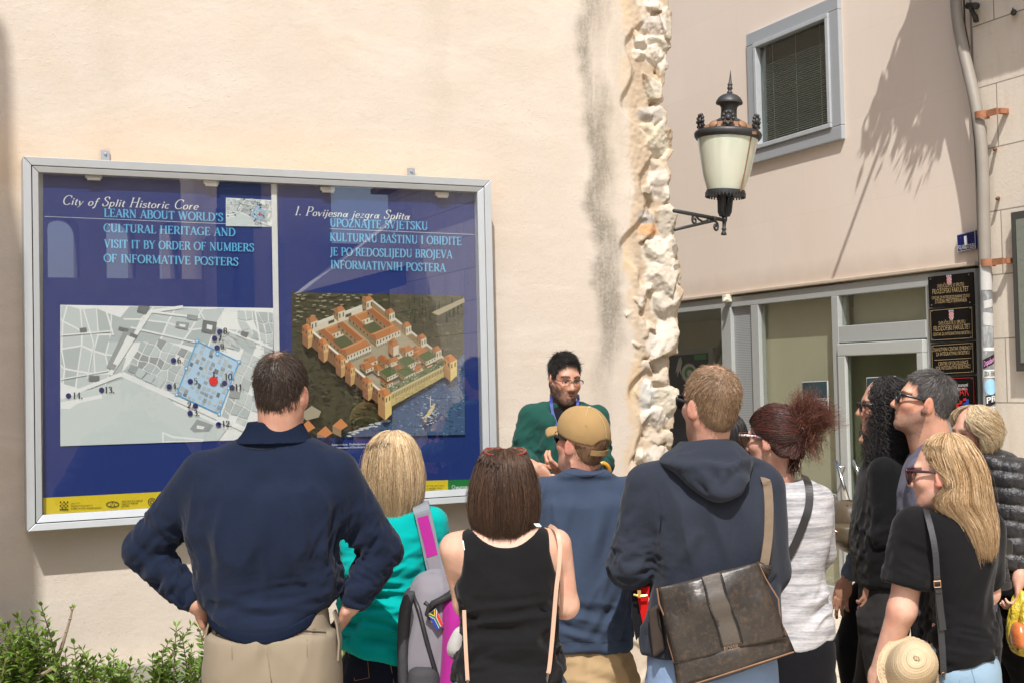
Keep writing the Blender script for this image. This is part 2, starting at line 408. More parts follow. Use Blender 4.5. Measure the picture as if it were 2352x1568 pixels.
# ---- plaster material (shared by wall and broken edge), worked out in metres from the world position
def make_plaster():
 t = NT('plaster'); P = t.pos(); x,y,z = t.sep(P)
 base = t.mix(t.noise(P,0.9,4,0.6),(0.535,0.465,0.39),(0.64,0.58,0.505))
 base = t.mix(t.math('MULTIPLY',t.ramp(t.noise(P,3.1,5,0.65),[(0.45,0),(0.75,1)]),0.28),base,(0.55,0.43,0.315))
 base = t.mix(t.math('MULTIPLY',t.ramp(t.noise(P,75.0,3,0.7),[(0.56,0),(0.72,1)]),0.22),base,(0.52,0.40,0.29))
 base = t.mix(t.math('MULTIPLY',t.ramp(t.noise(t.mapping(P,(0.5,1,1.6)),2.4,7,0.7,0.8),[(0.50,0),(0.66,1)]),0.30),base,(0.74,0.67,0.58))
 base = t.mix(t.math('MULTIPLY',t.ramp(t.noise(t.mapping(P,(6,1,14)),1.0,5,0.7,0.4),[(0.58,0),(0.74,1)]),0.25),base,(0.44,0.345,0.25))
 # ochre wash where the board hangs
 zb = PW(600,380)[2]; xb0,xb1 = PW(60,380)[0],PW(1130,400)[0]
 band = t.math('MULTIPLY',t.ramp(t.math('ADD',z,t.math('MULTIPLY',t.noise(P,2.2,4),0.5)),[(0.0,0),(0.5,1),(1.0,0)]),1.0)
 band = t.n('MapRange'); t.l(t.math('ABSOLUTE',t.math('SUBTRACT',t.math('ADD',z,t.math('MULTIPLY',t.noise(P,2.6,4),0.35)),zb + 0.13)),band.inputs[0]); band.inputs[1].default_value = 0.30; band.inputs[2].default_value = 0.0
 hor = t.n('MapRange'); t.l(x,hor.inputs[0]); hor.inputs[1].default_value = xb1 + 0.25; hor.inputs[2].default_value = xb1 - 0.3
 base = t.mix(t.math('MULTIPLY',t.math('MULTIPLY',band.outputs[0],hor.outputs[0]),0.45),base,(0.70,0.49,0.29))
 # grey algae streaks running down
 def streak(px,w,zlo,zhi,amt,colr,seed):
  x0 = PW(px,400)[0]
  wob = t.math('MULTIPLY',t.math('SUBTRACT',t.noise(t.mapping(P,(1.2,1,2.4),(seed,0,0)),1.0,5,0.62),0.5),0.36)
  d = t.math('ABSOLUTE',t.math('ADD',t.math('SUBTRACT',x,x0),wob))
  m = t.n('MapRange',interpolation_type='SMOOTHSTEP'); t.l(d,m.inputs[0]); m.inputs[1].default_value = w; m.inputs[2].default_value = w*0.25
  br = t.ramp(t.noise(t.mapping(P,(3.4,3.4,0.9),(0,seed,0)),1.6,6,0.66),[(0.36,0.12),(0.60,1)])
  a = t.n('MapRange',interpolation_type='SMOOTHSTEP'); t.l(z,a.inputs[0]); a.inputs[1].default_value = zlo; a.inputs[2].default_value = zlo + 0.9
  b = t.n('MapRange',interpolation_type='SMOOTHSTEP'); t.l(z,b.inputs[0]); b.inputs[1].default_value = zhi + 0.5; b.inputs[2].default_value = zhi - 0.4
  gr = t.ramp(t.noise(P,60.0,3,0.7),[(0.3,0.55),(0.6,1)])
  f = t.math('MULTIPLY',t.math('MULTIPLY',t.math('MULTIPLY',m.outputs[0],br),t.math('MULTIPLY',a.outputs[0],b.outputs[0])),t.math('MULTIPLY',gr,amt))
  return f,colr
 for (px,w,zlo,zhi,amt,colr,seed) in ((1378,0.115,1.35,9,1.15,(0.26,0.235,0.19),3),(1400,0.15,2.3,9,0.5,(0.42,0.36,0.27),8),(1010,0.10,2.6,9,0.35,(0.45,0.38,0.29),5),
            (230,0.10,2.4,9,0.30,(0.48,0.40,0.30),11),(1452,0.075,0.0,9,0.85,(0.60,0.43,0.23),13),(700,0.2,3.2,9,0.2,(0.5,0.42,0.32),17)):
  f,c = streak(px,w,zlo,zhi,amt,colr,seed); base = t.mix(f,base,c)
 # grey-beige rough render close to the broken edge
 ed = t.n('MapRange',interpolation_type='SMOOTHSTEP'); xe = PW(1462,700)[0]
 t.l(t.math('ADD',x,t.math('MULTIPLY',t.noise(P,3.0,4),0.12)),ed.inputs[0]); ed.inputs[1].default_value = xe + 0.03; ed.inputs[2].default_value = xe + 0.12
 base = t.mix(t.math('MULTIPLY',ed.outputs[0],0.6),base,(0.56,0.465,0.36))
 # dirt towards the foot of the wall
 lo = t.n('MapRange'); t.l(t.math('ADD',z,t.math('MULTIPLY',t.noise(P,4.0,4),0.4)),lo.inputs[0]); lo.inputs[1].default_value = 1.0; lo.inputs[2].default_value = 0.3
 base = t.mix(t.math('MULTIPLY',lo.outputs[0],0.35),base,(0.52,0.43,0.33))
 t.base(base); t.p(Roughness=0.93); t.b.inputs['Specular IOR Level'].default_value = 0.15
 b = t.bump(t.noise(t.mapping(P,(1,1,1.6)),4.5,4,0.55),0.20,0.015)
 b = t.bump(t.noise(P,48.0,6,0.75),0.36,0.006,b)
 pits = t.ramp(t.noise(t.mapping(P,(0.8,1,1.2),(0,0,0),(0,0.3,0)),52.0,4,0.6,0.3),[(0.60,0),(0.70,1)])
 rough = t.ramp(t.noise(P,1.7,3,0.6),[(0.48,0.1),(0.62,1)])
 b = t.bump(t.math('MULTIPLY',pits,rough),0.30,0.006,b)
 return t.mat
PLASTER = make_plaster()
# ---- big plaster wall
xl = -7.0; x_join = PW(1408,400)[0]; ZT = 7.0; TH = 0.50
wall = thing('plaster_wall','tall cream plaster wall with broken stone right edge, the notice board hanging on it','wall',(0,YW,0)); wall['kind'] = 'thing'
mb = MB()
nx_,nz_ = 60,40
gx = np.linspace(xl,x_join,nx_ + 1); gz = np.linspace(0,ZT,nz_ + 1)
V = [];
for i in range(nx_ + 1):
 for k in range(nz_ + 1): V.append((gx[i],0.0,gz[k]))
V = np.array(V); F = np.array([(i*(nz_ + 1) + k,(i + 1)*(nz_ + 1) + k,(i + 1)*(nz_ + 1) + k + 1,i*(nz_ + 1) + k + 1) for i in range(nx_) for k in range(nz_)])
V[:,1] += (fbm(np.stack([V[:,0]*0.8,V[:,0]*0,V[:,2]*0.8],1),3) - 0.5)*0.012*np.clip((x_join - V[:,0])*3,0,1)
face = np_mesh('plaster_face',V,F,PLASTER,wall)
mb.box((xl,0.015,0),(x_join,TH,ZT)); mb.build('wall_core',PLASTER,wall)
# ---- broken stone edge (rubble and the mortar between), one continuous mesh
EDGE = [(0,1547),(46,1549),(75,1548),(100,1546),(155,1540),(163,1527),(212,1530),(240,1525),(292,1526),(300,1543),(345,1548),(372,1531),(388,1533),(420,1544),(468,1540),(476,1560),(540,1562),(575,1565),(730,1569),(811,1569),(816,1549),(890,1547),(897,1565),(984,1558),(988,1545),(1030,1545),(1100,1556),(1300,1560),(1568,1556)]
STONES = [  # px, py, half width, half height (picture units), sticks out (m), colour index
 (1500,8,38,16,.05,0),(1488,30,16,10,.03,1),(1512,58,26,24,.05,0),(1538,50,12,36,.04,0),(1487,52,10,22,.03,0),(1482,98,22,16,.05,0),(1502,92,20,12,.05,0),(1528,98,22,20,.06,0),(1478,122,20,15,.07,0),(1512,124,32,24,.06,0),(1532,150,18,16,.03,0),
 (1508,205,22,23,.05,0),(1520,225,10,14,.04,1),(1490,262,20,16,.05,2),(1510,268,18,24,.04,2),(1500,300,24,26,.02,1),(1520,285,10,20,.05,0),
 (1518,335,27,30,.07,0),(1515,380,18,22,.0,1),(1518,418,24,38,.05,0),(1494,438,15,12,.08,1),(1536,440,14,30,.04,0),(1490,500,24,16,.04,2),(1540,510,24,40,.07,0),(1498,528,24,14,.035,3),
 (1520,580,40,38,.05,0),(1548,562,16,30,.05,0),(1530,635,46,30,.07,0),(1550,612,18,16,.05,0),(1480,668,12,12,.05,1),(1535,700,36,38,.06,0),(1500,660,14,12,.04,2),(1476,694,13,13,.04,0),(1465,712,10,12,.04,1),(1540,768,30,44,.05,0),(1498,748,14,12,.04,1),(1482,775,14,12,.04,1),(1505,790,20,24,.05,0),(1470,800,12,10,.04,1),(1478,745,8,12,.05,1),
 (1520,830,26,20,-.03,1),(1530,872,26,22,.02,1),(1490,838,14,14,.05,1),(1494,910,21,40,.035,4),(1538,925,36,36,.07,0),(1520,955,36,22,.05,0),(1484,960,10,10,.03,0),(1520,1000,32,18,-.04,1),(1516,1048,34,26,.06,0),(1480,1050,18,18,.03,0),(1550,1010,14,24,.0,1),
 (1456,1080,22,28,-.02,1),(1505,1105,30,26,.04,0),(1540,1150,34,40,.05,0),(1470,1160,30,34,.04,0),(1500,1230,38,36,.05,0),(1540,1300,30,38,.05,0),(1470,1310,34,34,.04,0),(1520,1390,40,40,.05,0),(1470,1460,36,34,.05,0),(1530,1500,36,40,.05,0),(1480,1570,40,40,.05,0),(1540,1590,36,40,.05,0)]
PITS = [(1470,1075,26,34,.16),(1512,1000,38,22,.17),(1512,832,24,26,.15),(1520,165,16,8,.07),(1512,376,16,14,.06),(1494,560,10,24,.05),(1500,470,14,18,.06),(1484,830,8,8,.06),(1505,240,14,10,.05),(1478,640,10,20,.04),(1480,720,12,10,.04),(1500,640,8,10,.03),(1510,905,5,30,.05)]
Zs = np.array([PW(1545,y)[2] for y,_ in EDGE]); Xs = np.array([PW(x,y)[0] for y,x in EDGE]); o_ = np.argsort(Zs); Zs,Xs = Zs[o_],Xs[o_]
Zs = np.concatenate([[-0.3],Zs,[Zs[-1] + 0.4,ZT]]); Xs = np.concatenate([[Xs[0]],Xs,[Xs[-1] + 0.02,Xs[-1]]])
SC = 6.6/FPX
rr = random.Random(5)
def stone_prim(cx,cz,hw,hh,out,yback):
 pl = []
 for i in range(rr.randint(9,13)):
  v = np.array([rr.gauss(0,1),rr.gauss(0,1) - 0.25,rr.gauss(0,1)]); v /= np.linalg.norm(v)
  pl.append((v,np.sqrt((v[0]*hw) ** 2 + (v[1]*0.055) ** 2 + (v[2]*hh) ** 2)*rr.uniform(0.80,1.02)))
 pl.append((np.array([rr.uniform(-.22,.22),-1,rr.uniform(-.12,.32)]),out*.26 + .002 + yback)); pl.append((np.array([rr.uniform(-.5,.5),-1,rr.uniform(-.5,.5)]),out*.32 + .006 + yback))
 pl = [(v/np.linalg.norm(v),h) for v,h in pl]; c = np.array([cx,yback,cz])
 def f(X,Y,Z):
  d = None
  for v,h in pl:
   q = (X - c[0])*v[0] + (Y - c[1])*v[1] + (Z - c[2])*v[2] - h
   d = q if d is None else np.maximum(d,q)
  return d
 m = max(hw,hh,0.14) + 0.02
 return Prim(c - m,c + m,f,'u',0.004),c
zlow,zhigh = 0.15,PW(1545,-60)[2]
def slab_f(X,Y,Z):
 xe = np.interp(Z,Zs,Xs) - 0.014
 pl = PW(1470,700)[0] + 0.07*np.sin(Z*7.1) + 0.05*np.sin(Z*17.0 + 1)     # where the plaster stops
 rec = np.clip((X - pl)/0.03,0,1)*0.026
 return np.maximum(np.maximum(X - xe,np.maximum(rec - Y,Y - TH)),-(X - (x_join - 0.03))) + 0*Z
prs = [Prim((x_join - 0.03,-0.0,zlow),(Xs.max() + 0.02,TH,zhigh),slab_f,'u',0.01)]
cols = [(0.61,0.55,0.465),(0.54,0.46,0.36),(0.45,0.41,0.35),(0.66,0.36,0.19),(0.62,0.60,0.56)]
cc = []
for (px,py,dep) in [(p[0],p[1],p) for p in PITS]:
 w,h,dd = dep[2]*SC,dep[3]*SC,dep[4]; c = PW(px,py)
 prs.append(ell((c[0],0,c[2]),(w,dd,h),None,'s',0.02))
for (px,py,hw,hh,out,ci) in STONES:
 c = PW(px,py); p,c3 = stone_prim(c[0] - 0.012,c[2],hw*SC*1.12,hh*SC*1.12,out,0.05); prs.append(p); cc.append((c3,hw*SC,hh*SC,ci))
def trim_f(X,Y,Z): return X - (np.interp(Z,Zs,Xs) + 0.006) + 0*Y
prs.append(Prim((-9,)*3,(9,)*3,trim_f,'i',0.006))
prs.append(Prim((-9,)*3,(9,)*3,lambda X,Y,Z: np.maximum(zlow - Z,Z - zhigh) + 0*X + 0*Y,'i',0.004))
Vr,Fr = surface(prs,0.0068)
Nn = vnormals(Vr,Fr); amt = np.clip((Vr[:,0] - (x_join + 0.06))/0.1,0,1)
Vr = Vr + Nn*(((np.abs(fbm(Vr*16,2,3) - 0.5)*-2 + .3)*0.005 + (fbm(Vr*60,9,3) - 0.5)*0.011)*amt)[:,None]
cr = np.tile(np.array([0.47,0.375,0.27]),(len(Vr),1)); best = np.full(len(Vr),9.0)
for c3,hw,hh,ci in cc:
 q = np.sqrt(((Vr[:,0] - c3[0])/(hw*1.08)) ** 2 + ((Vr[:,2] - c3[2])/(hh*1.08)) ** 2)
 m = (q < best) & (q < 1.1); best[m] = q[m]
 w = np.clip((1.1 - q[m])/0.18,0,1)[:,None]; k = (0.84 + 0.20*rr.random())*np.array([1,.985 + .03*rr.random(),.95 + .08*rr.random()])
 cr[m] = cr[m]*(1 - w) + np.array(cols[ci])*k*w
cr *= (0.86 + 0.28*fbm(Vr*14,4,3))[:,None]
t = NT('broken_stone'); a = t.n('VertexColor'); a.layer_name = 'col'
# fades into the plaster where the render is still on
pm = PLASTER.copy(); pm.name = 'plaster_and_stone'; q = NT.__new__(NT); q.mat = pm; q.t = pm.node_tree; q.b = q.t.nodes['Principled BSDF']
lk = [l for l in q.t.links if l.to_socket == q.b.inputs['Base Color']][0]; src = lk.from_socket
va = q.n('VertexColor'); va.layer_name = 'col'; xx = q.sep(q.pos())[0]; zz = q.sep(q.pos())[2]
mr = q.n('MapRange',interpolation_type='SMOOTHSTEP'); q.l(q.math('ADD',xx,q.math('MULTIPLY',q.noise(q.pos(),9.0,4),0.12)),mr.inputs[0]); x0_ = PW(1462,700)[0]; mr.inputs[1].default_value = x0_ + 0.02; mr.inputs[2].default_value = x0_ + 0.10
q.base(q.mix(mr.outputs[0],src,va.outputs[0]))
np_mesh('broken_stone_edge',Vr,Fr,pm,wall,smooth=True,col=cr)
mb = MB(); zz1 = zhigh - 0.02
mb.box((x_join - 0.01,0.03,zz1),(Xs[-1],TH,ZT)); mb.build('wall_end',PLASTER,wall); mb = MB(); mb.box((x_join - 0.01,0.03,0),(Xs[0],TH,zlow + 0.02)); mb.build('wall_end',PLASTER,wall)
# ---- ground
t = NT('paving'); P = t.pos()
br = t.n('TexBrick'); br.offset = 0.5; br.inputs['Scale'].default_value = 1.0; br.inputs['Brick Width'].default_value = 0.75; br.inputs['Row Height'].default_value = 0.45; br.inputs['Mortar Size'].default_value = 0.012; br.inputs['Mortar Smooth'].default_value = 0.3
t.l(t.mapping(P,(1,1,1),(0.2,0.1,0),(0,0,R_(32))),br.inputs['Vector']); br.inputs['Color1'].default_value = (0.64,0.55,0.43,1); br.inputs['Color2'].default_value = (0.54,0.46,0.36,1); br.inputs['Mortar'].default_value = (0.22,0.19,0.15,1)
t.base(t.mix(t.math('MULTIPLY',t.noise(P,6.0,5,0.65),0.5),br.outputs[0],(0.66,0.62,0.54))); t.p(Roughness=0.62)
b = t.bump(br.outputs['Fac'],-0.5,0.006); t.bump(t.noise(P,9,5),0.25,0.01,b)
mb = MB(); mb.poly([(-60,-60,0),(60,-60,0),(60,60,0),(-60,60,0)])
tag(mb.build('ground',t.mat),kind='structure')
# planting soil and low plinth at the wall foot
pz = onY(210,1536,YW - 0.10)[2]
mb = MB(); mb.box((xl,YW - 0.10,0),(PW(1300,900)[0],YW - 0.003,pz)); tag(mb.build('wall_plinth',plain('old_render',(0.40,0.36,0.31),0.9,var=0.2,bump=0.5),bevel=0.012),'low grey rendered plinth along the foot of the cream wall','plinth')
mb = MB(); mb.box((xl,YW - 0.75,0),(PW(1000,900)[0],YW - 0.103,0.16)); tag(mb.build('planting_bed',plain('soil',(0.09,0.065,0.045),0.95,var=0.4,vs=30,bump=0.8)),kind='structure')
# ---- thin unseen wall added left of the frame, outlined to shade the wall's left margin
def shadow_src(px,py,dy):
 p = PW(px,py); return p - SUN*(dy/SUN[1])
dy = 3.0
a_ = shadow_src(72,1250,dy); b_ = shadow_src(60,620,dy); c_ = shadow_src(12,300,dy)
mb = MB()
y0_,y1_ = YW - dy - 0.06,YW - dy
prof = [(-12,0),(a_[0],0),(a_[0],a_[2]),(b_[0] + 0.02,b_[2] - 0.1),(b_[0] - 0.03,b_[2] + 0.15),(shadow_src(30,490,dy)[0],shadow_src(30,490,dy)[2]),(shadow_src(14,400,dy)[0],shadow_src(14,400,dy)[2]),(c_[0],c_[2]),(shadow_src(10,150,dy)[0],shadow_src(10,150,dy)[2]),(shadow_src(2,40,dy)[0],shadow_src(2,40,dy)[2]),(shadow_src(-90,0,dy)[0],shadow_src(-90,0,dy)[2]),(-12,c_[2] + 1.5)]
mb.prism([(x,y0_,z) for x,z in prof],(0,0.06,0)); tag(mb.build('shade_casting_wall',plain('left_render',(0.5,0.42,0.33),0.9)),'thin unseen wall left of the board, added and outlined to shade the plaster margin','wall',kind='structure')
# ================================================================ FACADE ACROSS THE LANE
def PF(px,py,off=0.0): return onX(px,py,XF + off)
fac = thing('stone_clad_building','smooth pale stone clad building across the lane with glazed ground floor entrance','building',(XF,0,0)); fac['kind'] = 'thing'
Z0 = 0.0; y_c = PF(2243,500)[1]; y_far = y_c + 9.0; z_top = 8.0
zs_top = PF(1900,651)[2]         # top of the glazed front
WIN = [PF(1718,80),PF(1931,-7),PF(1943,320),PF(1733,378)]
wy0 = 0.5*(WIN[1][1] + WIN[2][1]); wy1 = 0.5*(WIN[0][1] + WIN[3][1]); wz0 = 0.5*(WIN[2][2] + WIN[3][2]); wz1 = 0.5*(WIN[0][2] + WIN[1][2])
t = NT('stone_cladding'); P = t.pos(); x,y,z = t.sep(P)
cv = t.n('CombineXYZ'); t.l(y,cv.inputs[0]); t.l(z,cv.inputs[1])
br = t.n('TexBrick'); br.offset = 0.5; br.inputs['Scale'].default_value = 1.0; br.inputs['Brick Width'].default_value = 0.82; br.inputs['Row Height'].default_value = 0.62; br.inputs['Mortar Size'].default_value = 0.002; br.inputs['Mortar Smooth'].default_value = 0.2
t.l(t.mapping(cv.outputs[0],(1,1,1),(0.3,0.12,0)),br.inputs['Vector']); br.inputs['Color1'].default_value = (0.84,0.735,0.635,1); br.inputs['Color2'].default_value = (0.82,0.715,0.615,1); br.inputs['Mortar'].default_value = (0.78,0.67,0.565,1)
st = t.ramp(t.noise(t.mapping(P,(1,1,0.45)),1.6,6,0.62,0.4),[(0.35,0),(0.7,1)])
c_st = t.mix(t.math('MULTIPLY',st,0.30),br.outputs[0],(0.77,0.62,0.50))
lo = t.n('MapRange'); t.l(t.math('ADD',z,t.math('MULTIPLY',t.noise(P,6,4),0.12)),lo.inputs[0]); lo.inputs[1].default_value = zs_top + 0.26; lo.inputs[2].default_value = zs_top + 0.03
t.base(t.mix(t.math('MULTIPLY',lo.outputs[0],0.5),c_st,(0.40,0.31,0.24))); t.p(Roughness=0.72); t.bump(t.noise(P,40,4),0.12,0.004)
CLAD = t.mat
mb = MB(); T = 0.25
def fbox(y0,y1,z0,z1,x0=0.0,x1=T,mi=0,m=None): (m or mb).box((x0,y0,z0),(x1,y1,z1),mi)
iy0,iy1,iz0,iz1 = wy0 + 0.05,wy1 - 0.05,wz0 + 0.05,wz1 - 0.05
fbox(y_c,iy0,zs_top,z_top); fbox(iy1,y_far,zs_top,z_top); fbox(iy0,iy1,zs_top,iz0); fbox(iy0,iy1,iz1,z_top)
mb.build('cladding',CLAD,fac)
ALU = plain('grey_aluminium',(0.40,0.42,0.41),0.45,0.0,var=0.05)
ALUW = plain('window_aluminium',(0.37,0.395,0.415),0.42,0.0,var=0.04)
GLASS = glass_pane('shop_glass',(0.93,0.945,0.92),1.3)
DARKG = glass_pane('window_glass',(0.78,0.83,0.81),2.2)
# upper window
wf = MB(); B = 0.105
for (a,b,c,d) in ((wy0,wy1,wz1 - B,wz1),(wy0,wy1,wz0,wz0 + B),(wy0,wy0 + B,wz0 + B,wz1 - B),(wy1 - B,wy1,wz0 + B,wz1 - B)): wf.box((-0.035,a,c),(0.05,b,d))
win = wf.build('window',ALUW,fac,bevel=0.006)
wf = MB(); b2 = B + 0.035
for (a,b,c,d) in ((wy0 + B,wy1 - B,wz1 - b2,wz1 - B),(wy0 + B,wy1 - B,wz0 + B,wz0 + b2),(wy0 + B,wy0 + b2,wz0 + b2,wz1 - b2),(wy1 - b2,wy1 - B,wz0 + b2,wz1 - b2)): wf.box((-0.050,a,c),(0.03,b,d))
wf.build('sash',plain('sash_grey',(0.45,0.48,0.50),0.4),win,bevel=0.004)
wf = MB(); wf.box((0.0,wy0 + b2,wz0 + b2),(0.004,wy1 - b2,wz1 - b2)); wf.build('pane',DARKG,win)
wf = MB(); n = 46
for i in range(n):
 zc = wz0 + b2 + (i + 0.5)*(wz1 - wz0 - 2*b2)/n
 if zc > wz1 - 0.28: continue
 wf.box((0.035,wy0 + b2,zc - 0.002),(0.052,wy1 - b2,zc + 0.002),0,Matrix.Identity(4))
for q in (0.18,0.52,0.86):
 yy = wy0 + b2 + q*(wy1 - wy0 - 2*b2); wf.box((0.030,yy - 0.002,wz0 + b2),(0.033,yy + 0.002,wz1 - b2),1)
wf.build('venetian_blind',[plain('blind_green',(0.62,0.65,0.60),0.6),plain('blind_cord',(0.7,0.7,0.66),0.7)],win)
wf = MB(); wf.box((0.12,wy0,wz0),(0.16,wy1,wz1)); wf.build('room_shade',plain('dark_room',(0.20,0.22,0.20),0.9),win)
# glazed shop front: coordinates along y and z from the picture
def fy(px,py): return PF(px,py)[1]
def fz(px,py): return PF(px,py)[2]
sf = MB(); gl = MB()
H = 0.055
yA = fy(1677,1000); yB0,yB1 = fy(1752,1000),fy(1735,1000); yC = fy(1923,1000)
zt = zs_top - 0.02; zh = zt - 0.085
ydl,ydr = fy(1938,1000),fy(2136,900)     # door frame
ztr0 = fz(2030,742); ztr1 = fz(2030,662)
zd = fz(2030,778)
def fr(y0,y1,z0,z1,x0=-0.012,x1=0.06): sf.box((x0,min(y0,y1),z0),(x1,max(y0,y1),z1))
fr(y_c + 0.02,y_far,zh,zt)                                    # header
fr(y_c + 0.02,ydr,0,zh)                                       # right jamb behind the plaques
fr(ydl,yC,0,zh,-0.02)                                        # post between door and pane
fr(yB0,yB1,0,zh); fr(fy(1690,1000),fy(1668,1000),0,zh,-0.02)
fr(ydr,ydl,zd - 0.012,ztr0,-0.018)                           # bar between door and transom
zr1,zr0 = fz(1905,1133),fz(1905,1156); fr(yC,yB0,zr0,zr1,-0.008)
zk = fz(1905,1338); fr(yC,y_far,0.0,zk - 0.02,-0.006)
fr(fy(1690,1000),y_far,zk - 0.02,zk + 0.05)
front = sf.build('glazed_front',ALU,fac,bevel=0.004)
gl.box((0.02,yC,zr1),(0.026,yB0,zh)); gl.box((0.02,yC,zk - 0.02),(0.026,yB0,zr0)); gl.box((0.02,ydr,ztr0),(0.026,ydl,zh))
gl.box((0.02,fy(1668,1000),zk + 0.05),(0.026,y_far,zh)); gl.build('pane',GLASS,front)
m_ = MB(); m_.box((0.015,yB1,0.1),(0.03,fy(1690,1000),zh))
t = NT('perforated_sheet'); P = t.pos(); t.base(t.mix(t.ramp(t.vor(P,70.0,rnd=0.0),[(0.25,0.0),(0.32,1.0)]),(0.12,0.13,0.13),(0.40,0.42,0.43))); t.p(Roughness=0.5)
m_.build('perforated_panel',t.mat,front)
# door
dr = MB(); B = 0.085; x0,x1 = -0.045,0.01
ya,yb = ydr + 0.008,ydl - 0.008; zt_ = zd - 0.02
for (a,b,c,d) in ((ya,yb,zt_ - 0.09,zt_),(ya,yb,0.03,0.22),(ya,ya + B*0.75,0.22,zt_ - 0.09),(yb - B,yb,0.22,zt_ - 0.09)): dr.box((x0,a,c),(x1,b,d))
door = dr.build('entrance_door',plain('door_aluminium',(0.47,0.49,0.47),0.4,var=0.04),fac,bevel=0.006)
dg = MB(); dg.box((-0.02,ya + B*0.75,0.22),(-0.014,yb - B,zt_ - 0.09)); dg.build('pane',glass_pane('door_glass',(0.72,0.76,0.70),1.3),door)
hd = MB()
for (pa,pb,off) in (((1948,1056),(1977,1150),-0.11),((1966,1056),(1982,1100),-0.02)):
 A_,B_ = PF(*pa) - [XF,0,0],PF(*pb) - [XF,0,0]; A_[0] = B_[0] = off; hd.tube([A_,B_],0.014,10)
 hd.tube([A_ + (B_ - A_)*0.15,[0.0,*(A_ + (B_ - A_)*0.15)[1:]]],0.008,8)
hd.build('handle',plain('steel',(0.72,0.73,0.74),0.2,1.0,var=0.03),door,smooth=True)
# room behind the glass
rm = MB(); GR = plain('room_paint',(0.78,0.74,0.58),0.8,var=0.05)
rm.box((2.6,y_c + 0.05,0),(2.65,y_far,zt + .1)); rm.box((0.27,y_c + 0.0,0),(2.6,y_c + 0.05,zt)); rm.box((0.27,y_far - .05,0),(2.6,y_far,zt)); rm.box((0.09,yC - 0.02,0),(0.13,fy(1700,1000),zt + .1)); rm.box((0.14,ydr,ztr0 - .05),(0.18,yC - 0.06,zt + .1)); rm.box((0.45,ydr,0),(0.5,yC - 0.06,zt)); rq = MB(); rq.box((0.10,ydr + 0.02,0.1),(0.13,yC - 0.08,ztr0 - 0.06)); rq.build('door_lightening_panel',plain('lightening_olive',(0.62,0.59,0.45),0.7,var=0.1),fac)  # last panel is added just behind the door glass to lighten the door
rm.build('room_wall',GR,fac)
rm = MB(); rm.box((0.1,y_c,0.005),(2.6,y_far,0.03)); rm.build('room_floor',plain('room_tiles',(0.45,0.43,0.38),0.4),fac)
rm = MB(); rm.box((0.27,y_c,zt + 0.02),(2.65,y_far,zt + 0.06)); rm.build('room_ceiling',plain('room_white',(0.6,0.6,0.56),0.8),fac)
# drip moulding above the glazing, small alarm box
mb = MB(); mb.box((-0.035,y_c,zs_top - 0.004),(0.02,y_far,zs_top + 0.022)); mb.build('drip_moulding',plain('dirty_stone',(0.55,0.46,0.37),0.85,var=0.2),fac,bevel=0.005)
p = PF(1680,686); mb = MB(); mb.box((XF - 0.075,p[1] - 0.03,p[2] - 0.03),(XF - 0.013,p[1] + 0.03,p[2] + 0.03)); mb.tube([(XF - 0.05,p[1] - 0.02,p[2] - 0.02),(XF - 0.1,p[1] - 0.045,p[2] - 0.01)],0.016,10)
tag(mb.build('floodlight',plain('cream_plastic',(0.72,0.68,0.58),0.5),bevel=0.004),'small cream sensor light fixed to the top bar of the glazed front','sensor light')
# ---------------- things inside the left shop pane
def panel_board(name,label,cat,pts,off,matl,th=0.02):
 q = [PF(px,py,off) for px,py in pts]; m = MB(); m.prism(q,(th,0,0)); return m,q
INK = plain('printed_dark_blue',(0.010,0.016,0.035),0.5)
st_ = thing('poster_stand','dark blue bank poster in grey clip frame inside the shop window','poster stand',PF(1600,1000,0.35)*[1,1,0])
L0 = np.array(st_.location)
def st_part(name,pts,off,matl,th=0.01):
 m = MB(); m.prism([PF(px,py,off) - L0 for px,py in pts],(th,0,0)); return m.build(name,matl,st_)
st_part('frame',[(1520,806),(1638,797),(1640,1110),(1520,1130)],0.37,plain('clip_frame',(0.42,0.44,0.43),0.5),0.03)
po = st_part('printed_sheet',[(1520,818),(1625,810),(1627,1060),(1520,1075)],0.362,INK)
GRN = plain('green_print',(0.03,0.33,0.12),0.5); WHT = plain('white_print',(0.75,0.76,0.75),0.6)
def on_sheet(name,pts,off,matl):
 m = MB(); m.poly([PF(px,py,off) - L0 for px,py in pts]); o = m.build(name,matl,po); return o
on_sheet('green_label',[(1595,814),(1622,812),(1622,824),(1595,826)],0.356,GRN)
def circ(cx,cy,r,n=20,sq=0.8): return [(cx + sq*r*math.cos(2*math.pi*k/n),cy + r*math.sin(2*math.pi*k/n)) for k in range(n)]
on_sheet('rocket_ring',circ(1583,856,22),0.356,WHT); on_sheet('rocket_ring',circ(1584,856,15),0.354,GRN); on_sheet('rocket_ring',circ(1584,856,8),0.352,WHT)
on_sheet('rocket',[(1563,818),(1567,830),(1564,845),(1565,862),(1560,850),(1556,866),(1555,850),(1551,858),(1554,842),(1558,826)],0.354,WHT)
mb = MB(); a1 = PF(1640,830,0.9); a2 = PF(1680,750,0.9); mb.tube([a1 + (a1 - a2)*3,a2 + (a2 - a1)*1],0.035,10)
tag(mb.build('sloping_post',plain('cream_post',(0.6,0.6,0.5),0.6),smooth=True),'cream sloping post standing inside behind the bank poster','post')
